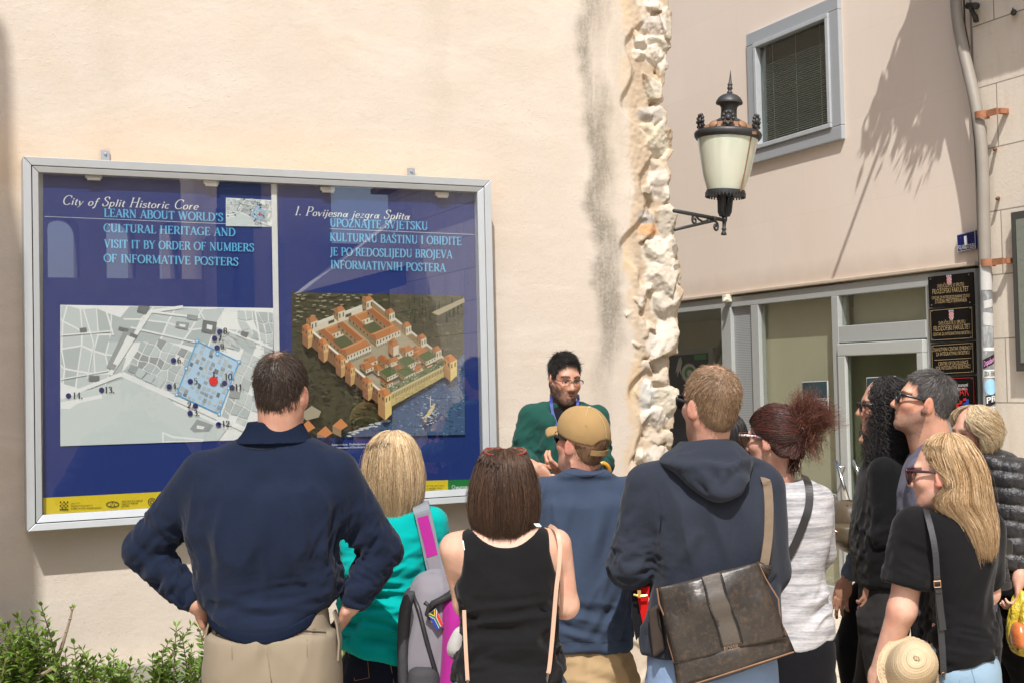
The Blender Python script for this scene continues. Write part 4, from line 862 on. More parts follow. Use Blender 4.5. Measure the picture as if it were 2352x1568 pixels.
GL = {
 'A': (.74,[('t',[(.08,0),(.36,1)]),('T',[(.36,1),(.66,0)]),_bar(.18,.54,.34),_se(.08,0),_se(.66,0)]),
 'B': (.66,[_st(.14),_bar(.02,.34,.98),_bar(.14,.38,.53),_bar(.02,.36,.02),('a',_arc(.33,.755,.2,.235,-90,90)),('a',_arc(.36,.27,.23,.26,-90,90))]),
 'C': (.74,[('a',_arc(.42,.5,.36,.49,48,318)),('t',[(.67,.97),(.67,.72)])]),
 'D': (.80,[_st(.14),_bar(.02,.32,.98),_bar(.02,.32,.02),('a',_arc(.32,.5,.38,.48,-90,90))]),
 'E': (.64,[_st(.14),_bar(.02,.55,.98),_bar(.14,.44,.52),_bar(.02,.57,.02),('t',[(.55,.98),(.55,.82)]),('t',[(.57,.02),(.57,.2)]),('t',[(.44,.62),(.44,.42)])]),
 'F': (.60,[_st(.14),_bar(.02,.55,.98),_bar(.14,.44,.52),_se(.14,0),('t',[(.55,.98),(.55,.82)]),('t',[(.44,.62),(.44,.42)])]),
 'G': (.80,[('a',_arc(.42,.5,.36,.49,48,318)),('t',[(.67,.97),(.67,.72)]),_st(.68,.06,.42),_bar(.54,.78,.42)]),
 'H': (.82,[_st(.14),_st(.66),_bar(.14,.66,.52),_se(.14,0),_se(.66,0),_se(.14,1),_se(.66,1)]),
 'I': (.34,[_st(.17),_se(.17,0),_se(.17,1)]),
 'J': (.36,[('T',[(.2,1),(.2,.1),(.16,-.1),(.02,-.2)]),_se(.2,1)]),
 'K': (.74,[_st(.14),('t',[(.6,1),(.16,.44)]),('T',[(.26,.54),(.66,0)]),_se(.14,0),_se(.14,1),_se(.6,1),_se(.66,0)]),
 'L': (.60,[_st(.14),_bar(.02,.55,.02),_se(.14,1),('t',[(.55,.02),(.55,.22)])]),
 'M': (.96,[_st(.14,k='t'),('T',[(.14,1),(.46,.04)]),('t',[(.46,.04),(.78,1)]),_st(.80),_se(.14,0,.1),_se(.80,0),_se(.1,1,.08),_se(.84,1,.08)]),
 'N': (.80,[_st(.14,k='t'),('T',[(.12,1),(.66,0)]),_st(.66,k='t'),_se(.14,0,.1),_se(.1,1,.08),_se(.66,1,.1)]),
 'O': (.84,[('a',_arc(.42,.5,.36,.49,0,360,28))]),
 'P': (.62,[_st(.14),_bar(.02,.34,.98),_bar(.14,.34,.46),_se(.14,0),('a',_arc(.34,.72,.22,.26,-90,90))]),
 'R': (.70,[_st(.14),_bar(.02,.34,.98),_bar(.14,.34,.48),_se(.14,0),('a',_arc(.34,.73,.21,.25,-90,90)),('T',[(.36,.48),(.64,.02)]),_bar(.6,.72,.02)]),
 'S': (.58,[('a',_S),('t',[(.51,.96),(.51,.72)]),('t',[(.06,.05),(.06,.28)])]),
 'T': (.68,[_st(.34),_bar(.04,.64,.98),_se(.34,0),('t',[(.04,.98),(.04,.8)]),('t',[(.64,.98),(.64,.8)])]),
 'U': (.78,[('T',[(.15,1),(.15,.32)]),('a',_arc(.39,.32,.24,.31,180,360)),('t',[(.63,.32),(.63,1)]),_se(.15,1),_se(.63,1,.1)]),
 'V': (.72,[('T',[(.08,1),(.36,0)]),('t',[(.36,0),(.64,1)]),_se(.08,1),_se(.64,1,.1)]),
 'W': (1.06,[('T',[(.08,1),(.32,0)]),('t',[(.32,0),(.54,1)]),('T',[(.52,1),(.76,0)]),('t',[(.76,0),(.98,1)]),_se(.08,1),_se(.98,1,.1)]),
 'Y': (.70,[('T',[(.07,1),(.35,.46)]),('t',[(.63,1),(.35,.46)]),_st(.35,0,.46),_se(.35,0),_se(.07,1),_se(.63,1,.1)]),
 'Z': (.64,[_bar(.08,.56,.98),('T',[(.56,.98),(.06,.02)]),_bar(.06,.58,.02),('t',[(.08,.98),(.08,.8)]),('t',[(.58,.02),(.58,.2)])]),
 "'": (.22,[('T',[(.12,1),(.09,.72)])]),'.': (.26,[('D',[(.12,.07)])]),' ': (.34,[]),
 '0': (.54,[('a',_arc(.27,.5,.2,.49,0,360,24))]),'1': (.42,[_st(.22),_se(.22,0),('t',[(.22,.98),(.08,.84)])]),
 '2': (.54,[('a',_sm([(.08,.74),(.16,.94),(.3,.985),(.44,.86),(.42,.64),(.26,.34),(.07,.05)])),('T',[(.07,.06),(.46,.06)])]),
 '3': (.52,[('a',_sm([(.09,.84),(.22,.985),(.38,.9),(.38,.66),(.22,.54)])),('a',_sm([(.22,.54),(.42,.44),(.44,.2),(.28,.02),(.08,.08)]))]),
 '4': (.54,[_st(.36),('t',[(.36,1),(.05,.32),(.5,.32)])]),'5': (.52,[('t',[(.14,.98),(.44,.98)]),('t',[(.14,.98),(.12,.6)]),('a',_sm([(.12,.58),(.3,.62),(.44,.45),(.42,.18),(.24,.02),(.08,.08)]))]),
 '6': (.54,[('a',_sm([(.42,.98),(.2,.8),(.09,.45),(.14,.1),(.28,.02),(.44,.16),(.42,.44),(.28,.56),(.12,.42)]))]),'7': (.50,[('t',[(.06,.96),(.46,.96)]),('T',[(.46,.96),(.2,0)])]),
 '8': (.54,[('a',_arc(.27,.75,.16,.23,0,360,18)),('a',_arc(.27,.27,.2,.26,0,360,18))]),'9': (.54,[('a',_sm([(.12,.02),(.32,.2),(.45,.55),(.4,.9),(.26,.98),(.1,.84),(.12,.56),(.26,.44),(.42,.58)]))]),
 'a': (.54,[('a',_arc(.20,.21,.14,.20,0,360,18)),('T',[(.42,.46),(.40,.06),(.5,.03)])]),'c': (.42,[('a',_arc(.23,.23,.17,.22,45,320))]),'e': (.44,[('a',_arc(.23,.23,.17,.22,0,320)),_bar(.08,.4,.25)]),
 'f': (.32,[('T',_sm([(.38,.74),(.26,.78),(.2,.62),(.16,0),(.1,-.2),(-.02,-.22)])),_bar(.06,.34,.45)]),
 'g': (.48,[('a',_arc(.22,.24,.16,.21,0,360,18)),('T',_sm([(.38,.46),(.38,.0),(.32,-.18),(.16,-.24),(.04,-.16)]))]),
 'i': (.24,[_st(.12,0,.46),('D',[(.12,.64)]),('t',[(.04,.42),(.12,.46)])]),'j': (.24,[('T',[(.13,.46),(.12,-.1),(.02,-.24)]),('D',[(.13,.64)])]),
 'l': (.24,[_st(.12,0,.74)]),'n': (.52,[_st(.1,0,.46),('a',_sm([(.12,.3),(.22,.44),(.34,.44),(.4,.3),(.4,.15),(.41,0)]))]),
 'o': (.48,[('a',_arc(.24,.23,.18,.22,0,360,20))]),'p': (.50,[_st(.1,-.26,.46),('a',_arc(.26,.23,.17,.22,-170,170))]),'r': (.38,[_st(.1,0,.46),('a',_sm([(.12,.28),(.2,.42),(.32,.44)]))]),
 's': (.38,[('a',[(x*.68,y*.46) for x,y in _S])]),'t': (.30,[('T',[(.14,.62),(.12,.1),(.18,.02),(.26,.05)]),_bar(.02,.27,.45)]),
 'v': (.44,[('T',[(.04,.46),(.2,0)]),('t',[(.2,0),(.4,.46)])]),'y': (.46,[('T',[(.06,.46),(.2,.02)]),('t',[(.42,.46),(.22,0),(.06,-.24)])]),'z': (.42,[_bar(.06,.36,.44),('t',[(.36,.44),(.05,.02)]),_bar(.05,.38,.02)]),
}
GL['Š'] = (GL['S'][0],GL['S'][1] + [('t',[(.16,1.26),(.29,1.12),(.42,1.26)])]); GL['Ž'] = (GL['Z'][0],GL['Z'][1] + [('t',[(.2,1.26),(.33,1.12),(.46,1.26)])])
GL['Đ'] = (GL['D'][0],GL['D'][1] + [_bar(.0,.32,.52)])
def glyph_quads(s,thick=.15,thin=.062,shear=0.0,track=0.04):
 """list of quads (4 xy points) and total width"""
 x0 = 0.0; Q = []
 for ch in s:
  w,strokes = GL[ch]
  for kind,pts in strokes:
   if kind == 'D':
    cx,cy = pts[0]; r = thick*.55; q = [(cx - r,cy - r),(cx + r,cy - r),(cx + r,cy + r),(cx - r,cy + r)]
    Q.append([(x0 + x + shear*y,y) for x,y in q]); continue
   P = np.array(pts,float); n = len(P); d = np.gradient(P,axis=0); d /= (np.linalg.norm(d,axis=1,keepdims=True) + 1e-9); nn = np.stack([-d[:,1],d[:,0]],1)
   if kind == 'a': hw = (thin + (thick - thin)*np.abs(d[:,1]) ** 1.3)/2
   else: hw = np.full(n,(thick if kind == 'T' else thin)/2)
   A,B = P + nn*hw[:,None],P - nn*hw[:,None]
   for i in range(n - 1): Q.append([(x0 + p[0] + shear*p[1],p[1]) for p in (A[i],B[i],B[i + 1],A[i + 1])])
  x0 += w + track
 return Q,x0 - track
# ================================================================ NOTICE BOARD
YP = YB + 0.050
def PB(px,py,y=None): return onY(px,py,YP if y is None else y)
class Print:
 """flat printed sheet made of coloured polygons, each laid a hair in front of the last"""
 def __init__(s,origin,y0=None,step=2.0e-5): s.o = np.array(origin,float); s.v = []; s.f = []; s.c = []; s.y = YP if y0 is None else y0; s.k = 0; s.step = step
 def poly(s,pts,col,lift=1):
  s.k += lift; n = len(s.v)
  for p in pts:
   q = onY(p[0],p[1],s.y) - s.o; q[1] -= s.k*s.step; s.v.append(q); s.c.append(col)
  s.f.append(list(range(n,n + len(pts))))
 def line(s,a,b,w,col):
  a,b = np.array(a,float),np.array(b,float); d = (b - a)/(np.linalg.norm(b - a) + 1e-9); n = np.array([-d[1],d[0]])*w/2
  s.poly([a + n,b + n,b - n,a - n],col)
 def path(s,pts,w,col):
  for a,b in zip(pts[:-1],pts[1:]): s.line(a,b,w,col)
 def disc(s,c,r,col,n=18): s.poly([(c[0] + r*math.cos(2*math.pi*i/n),c[1] + r*math.sin(2*math.pi*i/n)) for i in range(n)],col)
 def serif(s,txt,a,b,cap,col,thick=.15,thin=.062,shear=0.0,track=0.04,slope_up=None):
  Q,w = glyph_quads(txt,thick,thin,shear,track); a,b = np.array(a,float),np.array(b,float); u = (b - a)/w; vv = np.array([0.0,-cap])
  for q in Q: s.poly([a + u*x + vv*y for x,y in q],col,0.25)
 def sans(s,txt,a,b,cap,col,bold=0.0,shear=0.0):
  V,F = text_mesh(txt,1.0,'LEFT',shear,bold); V[:,0] -= V[:,0].min(); w = V[:,0].max(); a,b = np.array(a,float),np.array(b,float); u = (b - a)/w
  for f in F: s.poly([a + u*V[i,0] + np.array([0,-cap/0.7])*V[i,1] for i in f],col,0.1)
  s.k += 1
 def build(s,name,matl,parent):
  me = bpy.data.meshes.new(name); me.from_pydata([tuple(v) for v in s.v],[],s.f); me.update()
  a = me.color_attributes.new('col','FLOAT_COLOR','POINT'); c = np.ones((len(s.v),4),np.float32); c[:,:3] = s.c; a.data.foreach_set('color',c.ravel())
  o = link(name,me,matl,parent); bm = bmesh.new(); bm.from_mesh(me)
  for f in bm.faces:
   if f.normal.y > 0: f.normal_flip()
  bm.to_mesh(me); bm.free(); return o
t = NT('printed_paper'); a = t.n('VertexColor'); a.layer_name = 'col'; t.base(a.outputs[0]); t.p(Roughness=0.55); t.b.inputs['Specular IOR Level'].default_value = 0.3; PAPER = t.mat
FRM = plain('case_aluminium',(0.50,0.53,0.545),0.38,0.25,var=0.05,vs=6)
OUT = [(55,357),(1132,415),(1140,1150),(60,1218)]; MID = [(75,375),(1118,432),(1125,1138),(78,1200)]; INN = [(91,390),(1101,447),(1107,1120),(94,1182)]
case = thing('display_case','large silver framed glass display case mounted on the plaster wall','display case',PB(60,1218,YW)); LC = np.array(case.location)
qo = [onY(*p,YB) for p in OUT]; x0,x1 = (qo[0][0] + qo[3][0])/2,(qo[1][0] + qo[2][0])/2; z0,z1 = (qo[2][2] + qo[3][2])/2,(qo[0][2] + qo[1][2])/2
qm = [onY(*p,YB) for p in MID]; mx0,mx1 = (qm[0][0] + qm[3][0])/2,(qm[1][0] + qm[2][0])/2; mz0,mz1 = (qm[2][2] + qm[3][2])/2,(qm[0][2] + qm[1][2])/2
qi = [onY(*p,YB + 0.012) for p in INN]; ix0,ix1 = (qi[0][0] + qi[3][0])/2,(qi[1][0] + qi[2][0])/2; iz0_,iz1_ = (qi[2][2] + qi[3][2])/2,(qi[0][2] + qi[1][2])/2
def ring(m,a,b,ya,yb,ydeep):
 """mitred frame between rectangles a (outer) and b (inner): (x0,x1,z0,z1)"""
 A = [(a[0],a[2]),(a[1],a[2]),(a[1],a[3]),(a[0],a[3])]; B = [(b[0],b[2]),(b[1],b[2]),(b[1],b[3]),(b[0],b[3])]
 for i in range(4):
  j = (i + 1) % 4; e = 0.0006
  f = [np.array([A[i][0],ya,A[i][1]]),np.array([A[j][0],ya,A[j][1]]),np.array([B[j][0],yb,B[j][1]]),np.array([B[i][0],yb,B[i][1]])]
  d = [np.array([p[0],ydeep,p[2]]) for p in f]; c = sum(f)/4
  sh = lambda p: p + (c - p)*0.0012
  m.hexa([sh(p) - LC for p in f],[sh(p) - LC for p in d])
m = MB(); ring(m,(x0,x1,z0,z1),(mx0,mx1,mz0,mz1),YB,YB + 0.004,YW - 0.002)
m.build('outer_frame',FRM,case,bevel=0.002)
m = MB(); ring(m,(mx0 + 0.004,mx1 - 0.004,mz0 + 0.004,mz1 - 0.004),(ix0,ix1,iz0_,iz1_),YB + 0.003,YB + 0.012,YP + 0.01); m.build('door_frame',FRM,case,bevel=0.0015)
m = MB(); m.box((x0 + 0.01 - LC[0],YP + 0.012 - LC[1],z0 + 0.01 - LC[2]),(x1 - 0.01 - LC[0],YP + 0.016 - LC[1],z1 - 0.01 - LC[2])); m.build('back_panel',plain('back_white',(0.7,0.72,0.72),0.6),case)
m = MB(); m.box((ix0 - 0.005 - LC[0],YB + 0.016 - LC[1],iz0_ - 0.005 - LC[2]),(ix1 + 0.005 - LC[0],YB + 0.020 - LC[1],iz1_ + 0.005 - LC[2])); m.build('glass_pane',glass_pane('case_glass',(0.98,0.99,0.985),2.3),case)
d0,d1 = PB(627,700)[0],PB(640,700)[0]
m = MB(); m.box((d0 - LC[0],YP - 0.006 - LC[1],iz0_ - LC[2]),(d1 - LC[0],YP + 0.010 - LC[1],iz1_ - LC[2])); m.build('centre_strip',plain('strip_white',(0.74,0.75,0.75),0.45),case,bevel=0.002)
for (px,py) in ((215,406),(485,420),(752,435),(1015,447)):
 c = PB(px,py,YB + 0.03) - LC; m = MB(); m.box(tuple(c - [0.035,0.004,0.008]),tuple(c + [0.035,0.012,0.010])); m.box(tuple(c - [0.028,0.010,0.018]),tuple(c + [0.028,-0.004,-0.006])); m.build('poster_clip',plain('clip_steel',(0.52,0.46,0.40),0.35,0.7),case,bevel=0.001)
for (px,py) in ((242,357),(945,397)):
 c = onY(px,py,YW - 0.012) - LC; m = MB(); m.box(tuple(c + [-0.018,0,-0.03]),tuple(c + [0.018,0.006,0.022])); m.lathe([(0,0),(0.007,0),(0.005,0.006),(0,0.007)],tuple(c + [0,-0.001,0.006]),10,0,Matrix.Rotation(R_(90),4,'X')); m.build('hanging_bracket',plain('zinc',(0.42,0.44,0.46),0.5,0.6),case)
# ---- left poster
NAVY = (0.0145,0.034,0.185); CY = (0.12,0.46,0.78); PWH = (0.72,0.74,0.76); YEL = (0.74,0.56,0.025)
def poster(label,quad):
 t0 = thing('poster',label,'poster',PB(*quad[3])); p = Print(t0.location); p.poly(quad,NAVY); return t0,p
lp,p = poster('left blue poster with white street map, numbered dots and English title',[(99,388),(628,414),(628,1160),(99,1184)]); p.build('blue_sheet',PAPER,lp)
def pr(lift): return Print(lp.location,YP - lift)
p = pr(.0010); p.serif('City of Split Historic Core',(142,470.5),(454,482.5),22,PWH,.105,.05,.28); p.build('title',PAPER,lp)
p = pr(.0010)
for s,a,b in (("LEARN ABOUT WORLD'S",(239,498),(512.5,508.8)),('CULTURAL HERITAGE AND',(238,532.6),(541,543.2)),('VISIT IT BY ORDER OF NUMBERS',(239.5,569),(583,578.5)),('OF INFORMATIVE POSTERS',(238,602.4),(547,611))): p.serif(s,a,b,18.5,CY,.17,.075)
p.build('slogan',PAPER,lp)
p = pr(.0008); p.line((102,497.6),(519,514.5),1.2,(0.5,0.55,0.65)); p.build('rule_line',PAPER,lp)
def draw_map(p,Q,detail=1.0):
 """Q maps map coordinates (measured in the big map's picture units) to the sheet"""
 w = (0.83,0.86,0.86); g1 = (0.47,0.53,0.545); g2 = (0.57,0.63,0.64); dk = (0.17,0.19,0.20); md = (0.33,0.36,0.37); sea = (0.62,0.69,0.69); lb = (0.46,0.66,0.86); bl = (0.09,0.42,0.80)
 P = lambda pts,c: p.poly([Q(x,y) for x,y in pts],c)
 Ln = lambda pts,wd,c: p.path([Q(x,y) for x,y in pts],wd*detail,c)
 P([(138.5,700.5),(627.5,708),(627.5,1007),(138.5,1023.5)],w)
 r = random.Random(4)
 def clip(x,y): return (min(max(x,140),626),min(max(y,702 + (x - 138)*.015),1022 - (x - 138)*.034))
 def blocks(o,u,v,nu,nv,gap,jit,cfun,keep=1.0):
  G = [[np.array(o) + np.array(u)*(i/nu) + np.array(v)*(j/nv) + np.array([r.uniform(-jit,jit),r.uniform(-jit,jit)]) for j in range(nv + 1)] for i in range(nu + 1)]
  for i in range(nu):
   for j in range(nv):
    if r.random() > keep: continue
    q = [G[i][j],G[i + 1][j],G[i + 1][j + 1],G[i][j + 1]]; c = sum(q)/4
    q = [x + (c - x)/(np.linalg.norm(c - x) + 1e-6)*gap*1.3 for x in q]
    P([clip(*x) for x in q],cfun())
 lg = lambda: r.choice([g1,g2,g2,(0.46,0.52,0.53)])
 blocks((120,690),(170,40),(-15,190),5,4,2.0,9,lg); blocks((300,690),(330,30),(-50,90),6,2,2.2,7,lg,.95)
 blocks((330,765),(120,45),(-62,128),7,7,1.3,4,lambda: r.choice([g1,g1,g2,md]),.95)
 blocks((560,800),(75,40),(-60,165),4,6,1.5,4,lg,.9); blocks((540,712),(90,10),(30,90),5,4,1.6,5,lg,.9)
 blocks((470,735),(70,30),(30,55),4,4,1.6,4,lambda: r.choice([g2,(0.55,0.6,0.6)]),.9); blocks((300,830),(80,45),(-28,34),4,2,1.5,3,lg)
 P([(138.5,912),(240,884),(300,862),(330,885),(372,902),(405,930),(520,985),(500,1011),(138.5,1023.5)],sea)
 P([(139,923),(233,905),(236,913),(190,922),(178,926),(160,938),(139,937)],w)
 P([(372,990),(398,1000),(470,1008),(466,1013),(372,1015)],w); P([(376,995),(396,1005),(462,1010),(460,1011),(376,1012)],sea)
 for a,b,wd in () if detail < 0 else (((140,912),(280,858),9),((280,858),(560,985),12),((252,860),(345,716),9),((345,716),(460,730),5),((345,716),(420,705),7),((455,708),(470,735),3),((470,738),(626,800),5),((300,752),(470,790),4),((556,800),(500,970),8),((500,965),(620,1000),8),((140,870),(250,850),3),((190,705),(215,790),3),((215,790),(200,870),3),((140,770),(260,760),3),((240,702),(260,770),4),((585,712),(600,800),4),((300,862),(460,940),3)): Ln([a,b],wd,w)
 P([(288,752),(308,760),(262,850),(244,842)],md); P([(292,770),(303,775),(268,838),(259,834)],w); P([(274,750),(296,756),(293,763),(271,757)],dk); P([(300,764),(316,770),(312,778),(297,772)],dk)
 for q in ([(405,738),(434,742),(430,757),(402,752)],[(466,735),(498,740),(494,768),(462,762)],[(318,702),(344,704),(336,722),(314,716)],[(430,722),(455,726),(452,736),(428,732)],[(436,984),(452,962),(490,975),(480,990),(445,992)],[(205,862),(228,862),(228,874),(203,874)],[(182,754),(198,752),(200,762),(184,764)],[(528,895),(552,899),(549,915),(525,911)],[(555,760),(572,764),(566,776),(552,770)],[(300,836),(318,842),(310,858),(293,850)]): P(q,r.choice([dk,md,md]))
 P([(412,744),(426,746),(425,752),(411,749)],w); P([(475,745),(488,748),(486,758),(474,755)],w); P([(452,975),(470,979),(466,985),(451,983)],w)
 pal = [(452,783),(548,830),(503,950),(405,905)]; P(pal,lb)
 u = np.array([96,47])/9.; v = np.array([-47,122])/11.; o = np.array([452,783.])
 for i in range(9):
  for j in range(11):
   if r.random() < .74:
    a = o + u*(i + r.uniform(.05,.3)) + v*(j + r.uniform(.05,.3)); s_,t_ = r.uniform(.5,.85),r.uniform(.5,.9)
    P([a,a + u*s_,a + u*s_ + v*t_,a + v*t_],r.choice([g1,g1,g2,md]) if r.random() > .06 else dk)
 Ln(pal + [pal[0]],2.4,bl)
 for c in pal + [(499,812),(427,845),(525,890)]: P([(c[0] - 4,c[1] - 4),(c[0] + 4,c[1] - 4),(c[0] + 4,c[1] + 4),(c[0] - 4,c[1] + 4)],bl); P([(c[0] - 2,c[1] - 2),(c[0] + 2,c[1] - 2),(c[0] + 2,c[1] + 2),(c[0] - 2,c[1] + 2)],w)
 DOT = (0.012,0.016,0.14)
 for (s,x,y,tx,ty) in (('14.',157,908,167,914),('13.',233,895,240,901),('6.',398,827,406,833),('8.',504,762,512,767),('7.',492,777,499,783),('9.',498,798,505,803),('5.',436.5,875,444,881),('10.',515,879,515,871),('11.',532,889,538,895),('4.',388,887,395,892),('2.',448,931,429,936),('3.',436,948,444,954),('12.',501,974,509,979),('1.',489.5,874,486,866)):
  p.disc(Q(x,y),(10.5 if s == '1.' else 6.2)*detail,(0.80,0.02,0.02) if s == '1.' else DOT)
  if detail > .5: p.serif(s,Q(tx,ty),Q(tx + 8.5*(len(s) - .3),ty + .3),14,(0.02,0.02,0.03),.15,.06)
p = pr(.0012); draw_map(p,lambda x,y: (x,y)); p.build('street_map',PAPER,lp)
def small(x,y):
 u,v = (x - 138.5)/489,(y - 700.5)/323; return (518.8 + 107.1*u,454.5 + 4.3*u + (65.2 + 0.8*u)*v)
p = pr(.0012); draw_map(p,small,0.26); p.build('small_map',PAPER,lp)
p = pr(.0012); BKP = (0.07,0.06,0.02)
p.poly([(99,1142.5),(628,1115),(628,1160),(99,1184)],YEL)
for i,s in enumerate(('GRAD SPLIT','GRADSKO POGLAVARSTVO','SLUŽBA ZA STARU GRADSKU JEZGRU')): p.sans(s,(162.5,1157.5 + i*5.6 ),(162.5 + (22,50,70)[i],1156.5 + i*5.4),4.0,BKP)
for i,s in enumerate(('GRAD SPLIT JE U UDRUZI','GRADOVA SVJETSKE','BAŠTINE')): p.sans(s,(279,1152.5 + i*5.8),(279 + (48,38,17)[i],1150.5 + i*5.8),4.0,BKP)
for i in range(5):
 for j in range(5):
  if (i + j) % 2 == 0 or j == 4: p.poly([(137 + i*4.1,1150 + j*4.3),(140.4 + i*4.1,1150 + j*4.3),(140.4 + i*4.1,1153.4 + j*4.3),(137 + i*4.1,1153.4 + j*4.3)],(0.5,0.15,0.03) if (i,j) == (1,1) else BKP)
def ring_px(p,c,rx,ry,w,col,n=28):
 for i in range(n):
  a,b = 2*math.pi*i/n,2*math.pi*(i + 1)/n
  p.poly([(c[0] + rx*math.cos(a),c[1] + ry*math.sin(a)),(c[0] + rx*math.cos(b),c[1] + ry*math.sin(b)),(c[0] + (rx - w)*math.cos(b),c[1] + (ry - w)*math.sin(b)),(c[0] + (rx - w)*math.cos(a),c[1] + (ry - w)*math.sin(a))],col,.2)
ring_px(p,(258.5,1157),15,7,2.0,BKP); p.line((258.5,1150),(258.5,1157),1.6,BKP); p.line((254.5,1163),(254.5,1156),1.6,BKP); p.line((262.5,1163),(262.5,1156),1.6,BKP)
ring_px(p,(349,1151.5),9.5,9.5,1.6,BKP); p.path([(349,1146),(354.5,1151.5),(349,1157),(343.5,1151.5),(349,1146)],1.6,BKP)
p.build('sponsor_strip',PAPER,lp)
# ---- right poster
rp,p = poster('right blue poster with painted aerial view of an old walled seaside palace',[(639,414),(1106,437),(1110,1135),(639,1158)]); p.build('blue_sheet',PAPER,rp)
def pr(lift): return Print(rp.location,YP - lift)
p = pr(.0010); p.serif('1. Povijesna jezgra Splita',(675,494.6),(940,505.6),21,PWH,.105,.05,.28); p.build('title',PAPER,rp)
p = pr(.0010)
for s,a,b in (('UPOZNAJTE SVJETSKU',(757.5,520.6),(982.5,528.6)),('KULTURNU BAŠTINU I OBIĐITE',(757.5,553.6),(1060,563.6)),('JE PO REDOSLIJEDU BROJEVA',(758,587),(1038,594)),('INFORMATIVNIH POSTERA',(758.5,617),(1022.5,624.6))): p.serif(s,a,b,18.5,CY,.17,.075)
p.build('slogan',PAPER,rp)
p = pr(.0008); p.line((757.5,525.6),(1097,539.4),1.2,(0.5,0.55,0.65)); p.build('rule_line',PAPER,rp)
p = pr(.0010); p.sans("Rekonstrukcija  Dioklecijanove palače (E. Hebrard, 1912.)",(762,1022.5),(905,1018.5),4.6,PWH,0.01); p.sans("Reconstruction of Diocletian's palace (E. Hebrard, 1912.)",(762,1029.5),(905,1025.5),4.6,PWH,0.01); p.build('caption',PAPER,rp)
p = pr(.0012); p.poly([(639,1112),(1029,1101.5),(1029,1130),(639,1158)],YEL); p.poly([(1029,1101.5),(1109,1099),(1109,1126),(1029,1130)],(0.02,0.20,0.045))
for i,s in enumerate(('RESTORATION AND REHABILITATION OF THE HISTORIC','CENTRE OF SPLIT ARE UNDER HIGH','PATRONAGE OF UNESCO')): p.sans(s,(880 if i == 0 else (922 if i == 1 else 940),1119 + i*5.4),((1021,1016,1002)[i],1116.3 + i*5.4),4.0,BKP)
p.sans('europlakat',(1046,1121.5),(1100,1119.5),7.5,(0.72,0.75,0.72),0.02,0.2); ring_px(p,(1041,1117),4,4,1.2,(0.7,0.75,0.7),10); p.poly([(1036,1124),(1042,1121),(1044,1126),(1038,1127)],(0.7,0.75,0.7)); p.build('sponsor_strip',PAPER,rp)
# painted picture: a made-up walled palace by the water
PQ = [(670,671),(1064,679),(1066.5,997),(672.5,1004.6)]
def uv(u,v):
 a,b,c,d = [np.array(q,float) for q in PQ]; return (a*(1 - u) + b*u)*(1 - v) + (d*(1 - u) + c*u)*v
p = pr(.0012); r = random.Random(12)
GN = lambda k=1.0: tuple(np.array(r.choice([(0.05,0.055,0.02),(0.09,0.085,0.035),(0.03,0.036,0.016),(0.15,0.135,0.07),(0.06,0.085,0.03)]))*k)
p.poly([uv(0,0),uv(1,0),uv(1,1),uv(0,1)],(0.055,0.052,0.024))
clampu = lambda q: (min(max(q[0],0),1),min(max(q[1],0),1))
for i in range(1500):
 u,v = r.random(),r.random(); a = r.uniform(.004,.022); q = [clampu((u + a*math.cos(k)*r.uniform(.5,1.2),v + .5*a*math.sin(k)*r.uniform(.5,1.2))) for k in (0,1,2,3,4,5)]; p.poly([uv(*x) for x in q],GN(.6 if u < .35 and v > .4 else 1.0),.25)
for i in range(60):
 u,v = r.uniform(0,.45),r.uniform(0,.22); q = [clampu((u + a_,v + b_)) for a_,b_ in ((0,0),(.02,-.004),(.024,.003),(.004,.007))]; p.poly([uv(*x) for x in q],(0.30,0.28,0.20),.25)
sea_ = [(.30,1),(.40,.95),(.50,.90),(.545,.86),(1,.42),(1,1)]; p.poly([uv(*q) for q in sea_],(0.06,0.115,0.23))
for i in range(900):
 u = r.uniform(.34,1); v = r.uniform(.42,1)
 if v < .42 + (1 - u)*.97 or (u < .56 and v < .93): continue
 w = r.uniform(.006,.022); q = [clampu((u,v)),clampu((u + w*.5,v - .005)),clampu((u + w,v + .003)),clampu((u + w*.5,v + .004))]
 p.poly([uv(*x) for x in q],r.choice([(0.12,0.20,0.36),(0.03,0.055,0.12),(0.02,0.035,0.07),(0.22,0.31,0.45),(0.08,0.14,0.26)]) if u > .6 else r.choice([(0.22,0.19,0.08),(0.05,0.07,0.09),(0.10,0.12,0.13)]),.2)
for i in range(40): a_ = i/40; q = (.31 + a_*.24 + r.uniform(-.01,.01),.985 - a_*.105 + r.uniform(-.012,.012)); p.poly([uv(*clampu((q[0] + x,q[1] + y))) for x,y in ((0,0),(.02,-.006),(.026,.003),(.01,.006))],(0.55,0.58,0.60),.2)
